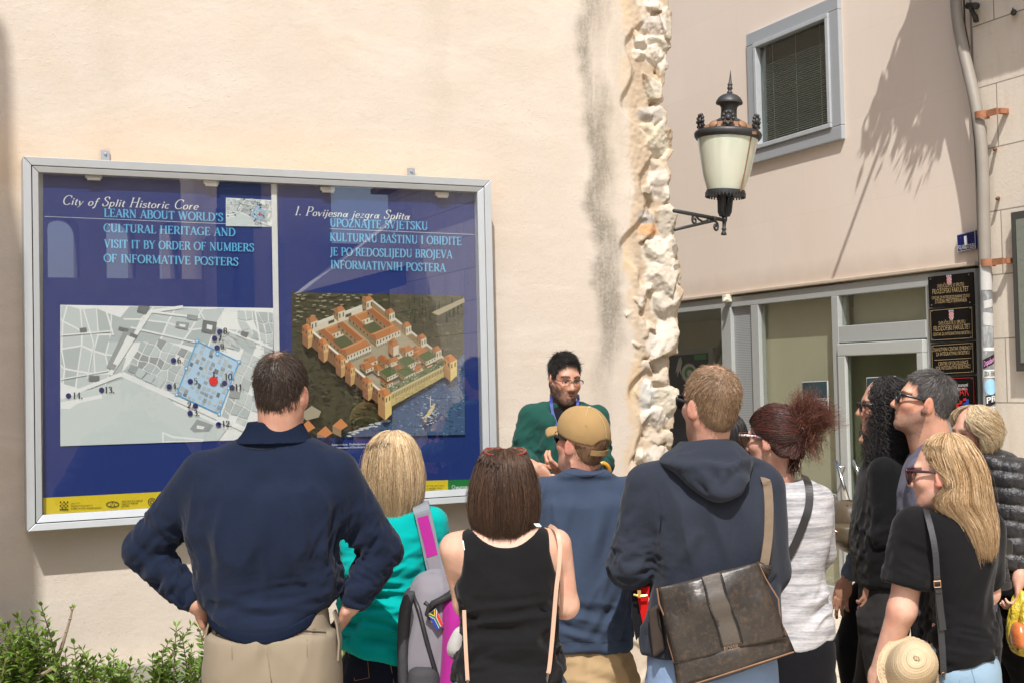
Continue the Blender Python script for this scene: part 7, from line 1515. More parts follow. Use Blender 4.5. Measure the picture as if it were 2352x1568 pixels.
# ---------------------------------------------------------------- woman in the turquoise top with a rucksack
def turquoise_woman():
 P = Person('blonde woman in turquoise top and dark jeans with a grey and pink rucksack',905,4.75,(0.60,0.37,0.28)); L = P.L
 P.head(903,1072,0.0,.93,-4,4,neck=(905,1172,.0),nr=.050,ears=False)
 rows = [(1162,862,948,.06,.0),(1176,835,985,.085),(1195,796,1003,.105),(1240,778,1008,.122),(1300,776,1000,.122),(1350,780,990,.112),(1400,784,985,.118),(1450,787,985,.130),(1510,784,985,.138)]
 tor = P.loft(rows,2.3); sr,er,wr = L(992,1200),L(1012,1345,.03),L(985,1440,.16); sl,el,wl = L(824,1200,.02),L(812,1345,.10),L(850,1420,.24)
 P.body += [tor.prim(-.034),cone(sr,er,.045,.038),cone(er,wr,.038,.026),cone(sl,el,.045,.038),cone(el,wl,.038,.026)]
 P.hand(wr,(-.4,.8,.1),(-.8,0,-.5),.9); P.hand(wl,(.4,.8,.1),(.8,0,-.5),.9,flip=-1)
 hl,hr = L(838,1545),L(935,1545); fl,fr = np.array([hl[0],0,0.]),np.array([hr[0],0,0.]); P.body += legs(hl,hr,fl,fr,(.08,.052,.04)); P.build_body()
 TQ = cloth('turquoise_jersey',(0.0,0.34,0.32),.06,1300,.1,.85,.2)
 def hemf(X,Y,Z): return (L(790,1472)[2] - (X - L(790,1472)[0])*.27) - Z + 0*Y
 neckc = L(905,1160,-.02)
 P.garment('top',[tor.prim(0,k=.03),Prim((-9,)*3,(9,)*3,hemf,'i',.006),cone(sr,er,.062,.052,k=.03),cone(er,wr,.052,.038),cone(sl,el,.062,.052,k=.03),cone(el,wl,.052,.038),ell(neckc + [0,.02,.02],(.075,.12,.045),None,'s',.008)],TQ,
    [fold(L(850,1400,-.1),(.3,.3,.22),(1,0,-.12),4,26,.017,3),fold(L(850,1300,-.1),(.16,.3,.12),(.8,0,.5),4,20,.014,5),fold(L(880,1450,-.1),(.3,.3,.08),(1,0,-.2),5,38,.012,8)],.0065)
 DJ = cloth('dark_denim',(0.010,0.012,0.022),.15,1500,.05,.85,.15)
 tr = P.loft([(1440,793,985,.125),(1500,786,988,.140),(1560,784,990,.142),(1620,792,982,.12)],2.4,tuck=1505)
 j = P.garment('jeans',[tr.prim(0,k=.02)] + legs(hl,hr,fl,fr,(.098,.066,.05)),DJ,[fold(L(850,1540,-.1),(.2,.2,.1),(1,0,.3),5,16,.005,2)],.009)
 OR = plain('orange_stitch',(0.30,0.16,0.06),.9); m = MB(); m.tube(snap(j,[L(x,y,-.3) for x,y in ((799,1494),(843,1500),(848,1555),(815,1562),(799,1494))],.001),.0014,5); m.tube(snap(j,[L(x,y,-.3) for x,y in ((893,1498),(898,1530),(905,1568))],.001),.0014,5); m.build('stitching',OR,j)
 P.shoes([(fl,(0,1,0)),(fr,(0,1,0))])
 cols = [(0.62,0.46,0.25),(0.74,0.60,0.38),(0.50,0.34,0.17),(0.82,0.70,0.50),(0.34,0.22,0.105)]
 long_hair(P,[(991,893,915,.015,-.0),(997,874,930,.05),(1012,856,947,.085),(1040,843,961,.10),(1080,837,969,.108),(1112,834,971,.108),(1145,838,968,.10),(1172,850,958,.088),(1196,858,948,.082)],cols,14000,17,.0006,(160,380),4,(0.0,.10),(.74,1.0),.02,basecol=(0.30,0.20,0.09),rj=(.92,1.02),flip=.7,clump=.05)
 # ---- rucksack hanging on the right shoulder
 B = own(P,'rucksack','grey and magenta rucksack with a flag tag, worn by the woman in turquoise','rucksack')
 GY = cloth('pack_grey',(0.20,0.19,0.215),.06,700,.05,.7,.15); GD = cloth('pack_mesh',(0.055,0.055,0.06),.2,400,0,.8,.6); MG = cloth('pack_magenta',(0.33,0.022,0.22),.06,700,.05,.7,.15); GT = cloth('strap_grey',(0.20,0.22,0.245),.05,900,.05,.8,.2); KB = plain('pack_black',(0.014,0.014,0.016),.5)
 lf = P.loft([(1306,985,1015,.04,-.16),(1318,962,1032,.09,-.16),(1345,945,1056,.125,-.16),(1400,930,1075,.14,-.16),(1500,925,1085,.15,-.16),(1600,928,1086,.15,-.16),(1680,945,1070,.13,-.16)],2.8)
 body = P.garment('main_bag',[lf.prim(0)],GY,[fold(L(980,1400,-.3),(.3,.3,.3),(.2,0,1),3,16,.007,4)],.008,parent=B)
 side = P.loft([(1352,934,960,.07,-.20),(1400,921,950,.09,-.20),(1480,918,946,.10,-.20),(1600,922,952,.10,-.20),(1660,930,955,.09,-.2)],2.4); P.garment('back_padding',[side.prim(.004)],GD,(),.008,parent=B)
 ft = P.loft([(1362,1032,1056,.05,-.27),(1385,1020,1075,.07,-.27),(1440,1018,1085,.085,-.27),(1520,1012,1088,.09,-.27),(1640,1002,1085,.09,-.27)],2.6); P.garment('front_pocket',[ft.prim(0)],MG,[fold(L(1040,1420,-.35),(.2,.2,.2),(.3,0,1),4,18,.006,3)],.008,parent=B)
 lo = P.loft([(1522,950,1000,.05,-.28),(1535,940,1012,.07,-.28),(1580,936,1020,.08,-.28),(1640,940,1020,.08,-.28)],2.3); P.garment('mesh_pocket',[lo.prim(0)],GD,(),.008,parent=B)
 hd = P.loft([(1420,1052,1066,.03,-.31),(1440,1036,1072,.06,-.31),(1480,1024,1070,.07,-.31),(1500,1026,1068,.05,-.31)],2.2); P.garment('side_pouch',[hd.prim(0)],cloth('pack_pale',(0.40,0.40,0.39),.05),(),.008,parent=B)
 m = MB(); m.tube(snap(body,[L(x,y,-.6) for x,y in ((948,1360),(962,1400),(980,1470),(1000,1540),(1005,1568))],.004),.009,6); m.build('zip_edge',KB,B,smooth=True)
 m = MB(); m.tube([L(x,y,-.34) for x,y in ((985,1402),(995,1385),(1012,1378),(1035,1366),(1048,1352))],[.012,.012,.013,.016,.016],8); m.tube([L(x,y,-.35) for x,y in ((975,1382),(985,1390),(980,1410),(990,1420))],.008,6); m.build('carry_handle',KB,B,smooth=True)
 strap(P,'shoulder_strap',[L(968,1158,-.02),L(968,1168,-.115),L(974,1190,-.13),L(985,1240,-.14),L(996,1290,-.15),L(1003,1315,-.16)],.060,.016,GT,B)
 s2 = strap(P,'strap_panel',[L(971,1185,-.137),L(985,1240,-.149),L(993,1276,-.158)],.040,.016,MG,B)
 strap(P,'strap_panel',[L(993,1277,-.158),L(1002,1312,-.168)],.044,.016,GY,B)
 # flag tag
 q = [(984,1410),(1001,1396),(1018,1432),(1003,1447)]; O = np.array(q,float); yy = -.36
 def fp(u,v): p = (O[0]*(1 - u) + O[1]*u)*(1 - v) + (O[3]*(1 - u) + O[2]*u)*v; return L(p[0],p[1],yy)
 m = MB(); mats = [plain('tag_' + n,c,.5) for n,c in (('red',(0.55,0.03,0.02)),('blue',(0.01,0.03,0.30)),('green',(0.0,0.16,0.06)),('white',(0.75,0.75,0.75)),('yellow',(0.75,0.5,0.02)),('black',(0.01,0.01,0.01)))]
 def fl_(pts,mi,lift): m.poly([fp(u,v) + np.array([0,-lift,0]) for u,v in pts],mi)
 m.prism([fp(u,v) for u,v in ((0,0),(1,0),(1,1),(0,1))],(0,.004,0),3)
 # the tag hangs on end: u runs across the fields (blue to red), v along the fly
 fl_([(.66,.42),(1,.12),(1,1),(.66,1)],0,.0006); fl_([(0,.12),(.34,.42),(.34,1),(0,1)],1,.0006); fl_([(.40,1),(.40,.40),(0,.05),(0,0),(.12,0),(.5,.32),(.88,0),(1,0),(1,.05),(.60,.40),(.60,1)],2,.0010); fl_([(.12,0),(.5,.32),(.88,0),(.78,0),(.5,.24),(.22,0)],4,.0014); fl_([(.22,0),(.5,.24),(.78,0)],5,.0014)
 m.build('flag_tag',mats,B)
 return P
# ---------------------------------------------------------------- woman in the black tank top
def tank_woman():
 P = Person('brown bobbed woman in black tank top with sunglasses pushed up on her hair',1165,3.95,(0.62,0.385,0.285)); L = P.L
 P.head(1158,1132,0.0,.95,0,6,neck=(1160,1222,.01),nr=.052,ears=False)
 rows = [(1196,1128,1200,.05),(1206,1095,1228,.065),(1216,1062,1258,.08),(1232,1040,1280,.092),(1260,1028,1290,.105),(1300,1040,1288,.11),(1350,1050,1280,.112),(1410,1062,1275,.11),(1455,1066,1275,.112),(1500,1052,1286,.122),(1550,1040,1296,.135)]
 tor = P.loft(rows,2.3); sl,el,wl = L(1046,1258),L(1072,1385,.05),L(1100,1400,.26); sr,er,wr = L(1276,1250),L(1298,1388,.02),L(1260,1400,.24)
 P.body += [P.loft([(r[0],r[1] + (20 if r[0] > 1320 else 0),r[2] - (20 if r[0] > 1320 else 0),r[3] - (.03 if r[0] > 1320 else (.012 if r[0] > 1270 else 0))) for r in rows],2.3).prim(-.004,k=.03),cone(sl,el,.050,.040,k=.04),cone(el,wl,.040,.027),cone(sr,er,.050,.041,k=.04),cone(er,wr,.042,.027)]
 P.hand(wl,(.5,.8,.2),(.7,0,-.6),.92,flip=-1); P.hand(wr,(-.5,.8,.2),(-.7,0,-.6),.92)
 hl,hr = L(1112,1600),L(1228,1600); fl,fr = np.array([hl[0],0,0.]),np.array([hr[0],0,0.]); P.body += legs(hl,hr,fl,fr,(.085,.055,.04)); P.build_body(.008)
 BK = cloth('black_rib_jersey',(0.0100,0.0100,0.0108),.25,1500,.10,.9,.2)
 trw = [(r[0],r[1],r[2],r[3]) for r in rows]
 t2 = P.loft(trw,2.3)
 ns,nb,nt = L(1157,1247)[2],L(1082,1216),L(1240,1204)
 def neckf(X,Y,Z):   # scooped neck: keep below the curve
  c = (nb[0] + nt[0])/2; w = (nt[0] - nb[0])/2; u = np.clip((X - c)/w,-1.2,1.2); front = np.clip((Y + .02)/.06,0,1)*.05; return Z - (ns - front + np.abs(u) ** 2.2*.058 + np.clip(np.abs(u) - 1,0,1)*.6) + 0*Y
 al = [(L(1059,1215),L(1070,1262),L(1066,1310),L(1046,1352)),(L(1260,1203),L(1261,1258),L(1272,1300),L(1286,1330))]
 zl = np.array([p[2] for p in al[0]])[::-1]; xl_ = np.array([p[0] for p in al[0]])[::-1]; zr = np.array([p[2] for p in al[1]])[::-1]; xr_ = np.array([p[0] for p in al[1]])[::-1]
 def armf(X,Y,Z): a = np.interp(Z,zl,xl_,left=-9) ; b = np.interp(Z,zr,xr_,left=9); return np.maximum(a - X,X - b) + 0*Y
 tk = P.garment('tank_top',[t2.prim(.003),Prim((-9,)*3,(9,)*3,neckf,'i',.004),Prim((-9,)*3,(9,)*3,armf,'i',.004)],BK,
    [fold(L(1165,1460,-.1),(.3,.3,.12),(1,0,.08),3,22,.014,3),fold(L(1165,1530,-.1),(.3,.3,.08),(1,0,-.05),4,24,.013,5),fold(L(1100,1350,-.1),(.12,.2,.1),(.8,0,-.5),4,16,.009,9),fold(L(1165,1400,-.1),(.25,.3,.06),(1,0,.1),3,20,.006,15)],.0062)
 m = MB(); pts = [L(1082 + (1240 - 1082)*i/14,1247 - 31*abs(i/7 - 1) ** 2.2 - (i/14)*8 + 4,-.3) for i in range(15)]; m.tube(snap(tk,pts,-.001),.0024,5); m.build('neck_binding',BK,tk,smooth=True)
 m = MB(); WS = plain('white_strap',(0.66,0.74,0.74),.6); a = [L(1064,1214,-.3),L(1066,1240,-.3),L(1071,1262,-.3),L(1075,1285,-.3)]
 from_body = [o for o in P.t.children if o.name.startswith('body')][0]; a = snap(from_body,a,.004); m.ribbon(a,[np.array([.006,0,0])]*4,[np.array([0,.0015,0])]*4); a = snap(from_body,[L(1232,1201,-.3),L(1238,1208,-.3)],.004); m.ribbon(a,[np.array([.008,0,0])]*2,[np.array([0,.0015,0])]*2); m.build('bra_strap',WS,P.t)
 DN = cloth('blue_denim',(0.075,0.13,0.21),.25,1300,.05,.9,.25)
 tr = P.loft([(1530,1045,1292,.125),(1580,1038,1300,.14),(1640,1036,1302,.145),(1720,1048,1290,.12)],2.4,tuck=1540); P.garment('jeans',[tr.prim(.004,k=.02)] + legs(hl,hr,fl,fr,(.098,.066,.05)),DN,(),.009)
 P.shoes([(fl,(0,1,0)),(fr,(0,1,0))])
 cols = [(0.075,0.040,0.024),(0.105,0.056,0.032),(0.055,0.030,0.018),(0.14,0.078,0.045),(0.035,0.020,0.013)]
 long_hair(P,[(1033,1146,1170,.015),(1038,1120,1196,.05),(1056,1103,1211,.085),(1099,1090,1226,.105),(1143,1082,1233,.112),(1178,1084,1233,.108),(1205,1090,1226,.098),(1236,1104,1206,.085)],cols,14000,16,.0006,(160,380),6,(0,.10),(.76,1.0),.012,basecol=(0.040,0.022,0.014),rj=(.93,1.02),flip=.7,clump=.05)
 # fine flyaway hairs on the right
 g = own(P,'sunglasses','tortoiseshell sunglasses resting on top of the brown bobbed hair','sunglasses')
 TT = plain('tortoiseshell',(0.22,0.03,0.02),.2,var=.4,vs=60); LB_ = plain('brown_lens',(0.10,0.04,0.02),.06); m = MB(); ln = MB()
 for x0,x1 in ((1112,1158),(1164,1208)):
  o = [(x0,1034),(x0 + 6,1028.5),(x1 - 8,1028),(x1,1033),(x1 - 3,1039),(x1 - 14,1043),(x0 + 14,1043.5),(x0 + 4,1040)]; lo_ = [L(x,y,.03 - (y - 1028)*.006) for x,y in o]; m.tube(lo_ + [lo_[0]],.0034,6); ln.mesh(lo_,[tuple(range(8))])
 m.tube([L(1155,1033,.02),L(1161,1031,.015),L(1166,1033,.02)],.003,6); m.tube([L(1112,1034,.03),L(1104,1044,.06),L(1100,1056,.12)],.003,6); m.tube([L(1208,1033,.03),L(1213,1046,.06),L(1214,1058,.12)],.003,6); m.build('frame',TT,g,smooth=True); ln.build('lens',LB_,g)
 b = own(P,'shoulder_bag','beige thin strapped bag hanging behind the black tank top','shoulder bag')
 NU = plain('nude_leather',(0.52,0.33,0.235),.55)
 strap(P,'strap',[L(1262,1206,.03),L(1274,1213,-.05),L(1281,1225,-.085),L(1286,1255,-.105),L(1284,1300,-.122),L(1278,1350,-.128),L(1273,1410,-.130),L(1268,1470,-.135),L(1262,1530,-.14),L(1259,1545,-.14)],.0125,.003,NU,b)
 strap(P,'strap',[L(1066,1400,-.125),L(1068,1450,-.13),L(1071,1510,-.14),L(1074,1562,-.145)],.0115,.003,NU,b)
 m = MB(); m.tube([L(1259,1545,-.142),L(1256,1560,-.142),L(1258,1580,-.145)],.004,6); m.tube([L(1074,1560,-.145),L(1074,1590,-.147)],.004,6); m.build('clasp',plain('dark_clasp',(0.2,0.18,0.16),.3,.8),b)
 P.garment('pouch',[rbox(L(1165,1660,-.17),(.16,.03,.075),rad=.02)],NU,(),.012,parent=b)
 return P
navy_man(); turquoise_woman(); tank_woman()
# ---------------------------------------------------------------- the guide
def guide():
 P = Person('bearded guide in green sweater and glasses, facing the group and gesturing',1300,5.80,(0.50,0.275,0.185)); L = P.L; del P.t['group']
 P.head(1297,873,-.02,.95,199,8,-3,neck=(1290,948,.03),nr=.054,jaw=.94,wid=.87,beard=((0.022,0.014,0.011),.86,0),brow=(0.018,0.012,0.01),lips=(0.36,0.17,0.13))
 rows = [(918,1250,1326,.055,.03),(926,1232,1345,.075,.03),(938,1218,1368,.095,.02),(965,1214,1382,.112),(1010,1216,1380,.118),(1060,1216,1380,.118),(1120,1210,1380,.120),(1200,1212,1380,.125),(1270,1210,1382,.125)]
 tor = P.loft(rows,2.3); sl,el,wl = L(1222,957),L(1198,1054,-.02),L(1222,1072,-.30); sr,er,wr = L(1370,959),L(1380,1066,-.02),L(1318,1086,-.24)
 P.body += [tor.prim(-.034),cone(sl,el,.046,.040),cone(el,wl,.040,.028),cone(sr,er,.046,.040),cone(er,wr,.038,.027)]
 P.hand(wl,(.80,-.25,-.62),(.45,.75,.15),1.0,(12,16,20,26),(-14,-4,6,15),(-.15,.55,.85),flip=1,res=.0036,tcurl=2)
 P.hand(wr,(-.85,-.35,.25),(0,.5,.8),.95,(40,45,50,55),flip=-1)
 hl,hr = L(1255,1300),L(1340,1300); fl,fr = np.array([hl[0],-.02,0.]),np.array([hr[0] + .04,0.02,0.]); P.body += legs(hl,hr,fl,fr,(.08,.052,.04)); P.build_body()
 GN = cloth('green_knit',(0.015,0.066,0.053),.12,1100,.2,.9,.3)
 nv = L(1294,986,-.1)
 def veef(X,Y,Z): w = np.abs(X - nv[0]); return (nv[2] + w*1.25 + .35*np.clip(Y - 0.0,0,.1)) ,None
 pr = [tor.prim(0,k=.03),cone(sl,el,.062,.054,k=.016),cone(el,wl + (el - wl)*.32,.053,.046,k=.012),cone(sr,er,.062,.054,k=.016),cone(er,wr + (er - wr)*.2,.055,.045,k=.02)]
 vv = Prim(nv + [-.12,-.25,-.02],nv + [.12,.02,.25],lambda X,Y,Z: np.maximum(np.abs(X - nv[0]) - (Z - nv[2])*.72,Y - .0),'s',.006)
 pr += [vv,cone(L(1292,934,.03),L(1292,900,.03),.074,.086,'s',.006)]
 P.garment('sweater',pr,GN,[fold(el + [.02,0,.06],(.12,.2,.12),(.8,0,.6),6,24,.012,3),fold(er + [-.02,0,.05],(.12,.2,.12),(.8,0,-.6),6,24,.012,4),fold(L(1245,1010,-.12),(.12,.2,.16),(.3,0,1),3,14,.010,5),fold(L(1340,1010,-.12),(.12,.2,.16),(-.3,0,1),3,14,.010,6),crease([L(1214,1000,-.1),L(1236,980,-.12),L(1262,975,-.12)],.014,.010)],.0065)
 tee = P.loft([(915,1262,1322,.056,.03),(935,1248,1336,.072,.02),(960,1240,1350,.098),(1000,1240,1350,.104)],2.3)
 P.garment('tee',[tee.prim(0),cone(L(1292,934,.03),L(1292,905,.03),.055,.062,'s',.006)],cloth('black_tee',(0.010,0.011,0.014)),(),.007)
 m = MB(); BL_ = plain('lanyard_blue',(0.015,0.03,0.22),.6)
 strap(P,'lanyard',[L(1266,905,.03),L(1266,922,-.06),L(1269,945,-.088),L(1277,972,-.115),L(1288,1010,-.135)],.013,.002,BL_); strap(P,'lanyard',[L(1327,905,.03),L(1328,920,-.06),L(1322,945,-.088),L(1308,975,-.115),L(1294,1010,-.135)],.013,.002,BL_)
 JN = cloth('guide_jeans',(0.03,0.04,0.06),.2); tr = P.loft([(1230,1212,1382,.118),(1300,1208,1386,.13),(1380,1212,1382,.125)],2.4); P.garment('trousers',[tr.prim(0)] + legs(hl,hr,fl,fr,(.095,.07,.055)),JN,(),.011); P.shoes([(fl,(0,-1,0)),(fr,(0,-1,0))])
 zz = (-.075,-.07,-.05,-.002,.004,.010,.060,.082,.091)
 short_hair(P,[(0.012,0.011,0.010),(0.020,0.017,0.015),(0.035,0.030,0.027),(0.008,0.007,0.007)],15000,.014,.20,.0007,.003,9,lambda q: hairline(q,zz),top=1.6,forward=.03,mess=.20,side=.45)
 shades(P,plain('wire_frame',(0.05,0.045,0.045),.3,.8),glass_pane('clear_lens',(.93,.93,.93),1.2),x=.062,top=.014,h=.028,yoff=.104,name='glasses',rimless=True,dz=.0,th=.003)
 c = own(P,'umbrella','amber crook handled umbrella hooked over the forearm of the guide','umbrella'); O = L(1382,1082,-.10); m = MB(); rad = .034
 pa = [O + [-rad*1.0*math.cos(a)*1.0,-.02*math.sin(a),rad*1.15*math.sin(a)] for a in np.linspace(-.5,math.pi + .25,16)]
 m.tube(pa,[.008] + [.0105]*14 + [.009],10); m.build('handle',plain('amber_wood',(0.62,0.29,0.03),.25,coat=.5),c,smooth=True); m = MB(); e = pa[-1]; m.tube([e,e + [0.01,0,-.12],e + [.02,0,-.75],e + [.02,0,-.82]],[.012,.03,.022,.004],10); m.build('folded_canopy',cloth('umbrella_dark',(0.02,0.02,0.03)),c,smooth=True)
 bk = own(P,'booklet','pale blue booklet held in the guide hand behind the cap','booklet'); a,b,cc,d_ = L(1286,1068,-.27),L(1305,1066,-.27),L(1307,1105,-.25),L(1287,1112,-.25)
 m = MB(); m.prism([a,b,cc,d_],(0,.01,0)); m.build('cover',plain('booklet_blue',(0.35,0.55,0.72),.4),bk); m = MB(); m.poly([a + (cc - a)*.25 - [0,.002,0],b + (d_ - b)*.25 - [0,.002,0],cc + (a - cc)*.3 - [0,.002,0],d_ + (b - d_)*.3 - [0,.002,0]]); m.build('printed_picture',plain('booklet_print',(0.12,0.25,0.40),.5,var=.6,vs=120),bk)
# ---------------------------------------------------------------- man in the cap
def cap_man():
 P = Person('man in mustard baseball cap, slate blue tee and khaki trousers, seen from behind',1340,4.90,(0.58,0.31,0.225)); L = P.L
 P.head(1336,1019,0,1.03,42,-13,neck=(1342,1092,.01),nr=.056)
 rows = [(1074,1298,1386,.062,.01),(1084,1284,1404,.080),(1100,1262,1428,.088,.02),(1120,1240,1446,.100,.02),(1160,1236,1452,.122),(1240,1240,1450,.142),(1340,1248,1444,.135),(1420,1252,1446,.135),(1490,1256,1450,.140)]
 tor = P.loft(rows,2.35); sl,el,wl = L(1252,1135),L(1228,1290,.05),L(1258,1340,.25); sr,er,wr = L(1440,1135),L(1462,1290,.05),L(1430,1340,.25)
 P.body += [tor.prim(-.034),cone(sl,el,.048,.040),cone(el,wl,.040,.028),cone(sr,er,.048,.040),cone(er,wr,.040,.028)]; P.hand(wl,(.5,.8,.1),(.6,0,-.6),flip=-1,res=.006); P.hand(wr,(-.5,.8,.1),(-.6,0,-.6),res=.006)
 for k,(z,amp) in enumerate(((1062,.004),(1068,.005),(1074,.004))): P.body.append(cone(L(1312,z - 2,-.052),L(1366,z + 3,-.050),.005,.005,k=.006))
 hl,hr = L(1300,1560),L(1400,1560); fl,fr = np.array([hl[0] - .02,0,0.]),np.array([hr[0] + .03,.05,0.]); P.body += legs(hl,hr,fl,fr,(.08,.052,.04)); P.build_body()
 ST = cloth('slate_jersey',(0.039,0.056,0.093),.07,1400,.08,.9,.2,.25,(0.038,0.053,0.085))
 cz = L(1342,1084,0)
 pr = [tor.prim(0,k=.03),Prim((-9,)*3,(9,)*3,lambda X,Y,Z: L(1350,1480)[2] + .008*np.cos((X - cz[0])*14) - Z + 0*Y,'i',.006),cone(sl,sl + (el - sl)*.95,.072,.066,k=.035),cone(sr,sr + (er - sr)*.95,.072,.066,k=.035),cone(L(1342,1088,.01),L(1342,1040,.01),.066,.068,'s',.005)]
 te = P.garment('tee',pr,ST,[fold(L(1330,1300,-.12),(.25,.3,.35),(.25,0,1),2.5,9,.020,3),fold(L(1345,1440,-.12),(.3,.3,.12),(1,0,-.3),4,20,.015,4),fold(L(1250,1180,-.1),(.1,.2,.14),(.2,0,1),4,20,.009,6),crease([L(1430,1380,-.1),L(1400,1420,-.13),L(1350,1440,-.13)],.016,.009),fold(L(1420,1400,-.12),(.12,.2,.16),(.6,0,1),4,20,.012,9)],.007)
 m = MB(); m.tube(snap(te,[L(1296 + 92*i/12,1087 + 8*math.sin(math.pi*i/12) - 2,-.3) for i in range(13)],-.001),.0024,5); m.tube(snap(te,[L(1258 + 186*i/12,1472 + 3*math.sin(i),-.3) for i in range(13)],-.001),.002,5); m.build('seam',plain('slate_seam',(0.018,0.028,0.05),.9),te)
 KH = cloth('khaki_cotton',(0.36,0.255,0.14),.08,1400,.05,.85,.2); tr = P.loft([(1440,1262,1444,.13),(1500,1254,1452,.145),(1560,1252,1456,.15),(1620,1256,1450,.14)],2.4,tuck=1500)
 P.garment('trousers',[tr.prim(0,k=.02)] + legs(hl,hr,fl,fr,(.110,.085,.07)),KH,[fold(L(1330,1540,-.12),(.25,.3,.12),(1,0,.35),4,15,.015,5),fold(L(1420,1540,-.12),(.15,.3,.12),(1,0,-.4),4,15,.015,7),crease([L(1352,1500,-.15),L(1352,1568,-.16)],.018,-.014)],.008); P.shoes([(fl,(0,1,0)),(fr,(0,1,0))])
 nl = (-.082,-.078,-.055,.02,.03,.05,.06,.08,.09); short_hair(P,[(0.20,0.105,0.05),(0.27,0.15,0.075),(0.14,0.075,0.035),(0.34,0.22,0.13)],6000,.011,.22,.0008,.003,5,lambda q: hairline(q,nl),bald=lambda q: ((q[:,2] > .014 + .07*q[:,1]) & ~((np.abs(q[:,0]) < .036) & (q[:,1] < -.07) & (q[:,2] < .045))).astype(float))
 # cap
 H,R,sc = P.H,P.hR,P.hs; CT = cloth('mustard_cotton',(0.33,0.215,0.095),.10,1300,.05,.88,.3)
 e = bpy.data.objects.new('baseball_cap',None); COL.objects.link(e); e.parent = P.t
 def above(X,Y,Z): x,y,z = X - P.hc[0],Y - P.hc[1],Z - P.hc[2]; q = [(R[0,i]*x + R[1,i]*y + R[2,i]*z)/sc for i in range(3)]; return (.022 + .07*q[1] - q[2])*sc
 bo = H(0,-.115,.030)
 pr = [ell(H(0,-.010,.040),sc*np.array([.0865,.108,.104]),R,k=.01),ell(H(0,.045,.062),sc*np.array([.070,.060,.066]),R,k=.03),Prim((-9,)*3,(9,)*3,above,'i',.005),ell(H(0,-.120,.012),sc*np.array([.040,.05,.030]),R,'s',.006)]
 cr = P.garment('crown',pr,CT,[fold(H(0,-.05,.08),(.2,.2,.2),R @ np.array([1.,.3,0]),6,14,.002,3,False)],.005,parent=e)
 m = MB(); bt = [H(.062*math.sin(a),-.016 - .098*math.cos(a),-.014 + .010*(1 - math.cos(a))) for a in np.linspace(-1.0,1.0,13)]; bt = [H(.083*math.sin(a),-.010 - .105*math.cos(a),-.006) for a in np.linspace(-.62,.62,13)]
 up = R @ np.array([0,-.1,1.]); m.ribbon(bt,[up*.010]*13,[R @ np.array([math.sin(a),-math.cos(a),0])*.002 for a in np.linspace(-.62,.62,13)]); m.build('strap',CT,e)
 V = []; n1,n2 = 19,8
 for i in range(n1):
  a = -1.08 + 2.16*i/(n1 - 1)
  for j in range(n2): f = j/(n2 - 1); V.append(H(.084*math.sin(a)*(1 - .05*f),.010 + .086*math.cos(a*.9) + .076*f*math.cos(a*.62),.036 - .014*f*f - .014*(a/1.08) ** 2*(1 + .8*f)))
 F = [(i*n2 + j,i*n2 + j + 1,(i + 1)*n2 + j + 1,(i + 1)*n2 + j) for i in range(n1 - 1) for j in range(n2 - 1)]; br = np_mesh('brim',np.array(V),np.array(F),CT,e); so_ = br.modifiers.new('thickness','SOLIDIFY'); so_.thickness = .004
 m = MB(); m.lathe([(0,0.006),(.007,.004),(.009,0)],H(0,-.012,.1435),10); m.build('top_button',plain('cap_button',(0.42,0.34,0.22),.7),e); ey = MB()
 for a in (-2.2,-1.05,1.05,2.2): c = H(.074*math.sin(a),-.012 + .094*math.cos(a),.088); n = (c - H(0,-.01,.03)); n /= np.linalg.norm(n); ey.lathe([(.0035,0),(.005,.0015),(.005,-.002)],c + n*.0045,8,0,Vector(n).to_track_quat('Z','Y').to_matrix().to_4x4())
 ey.build('eyelet',plain('eyelet_thread',(0.18,0.11,0.05),.9),e)
 m = MB(); TH = plain('cap_thread',(0.46,0.34,0.18),.9)
 for a in (.0,1.047,2.094): m.tube([H(.0882*math.sin(a)*math.sin(t),-.010 + .110*math.cos(a)*math.sin(t),.040 + .1055*math.cos(t)) for t in np.linspace(-1.45,1.45,24)],.0011,4)
 m.build('seam',TH,e)
 shades(P,BLKP,LENS,x=.070,top=.026,h=.038,wrap=.8,yoff=.098,th=.0042)
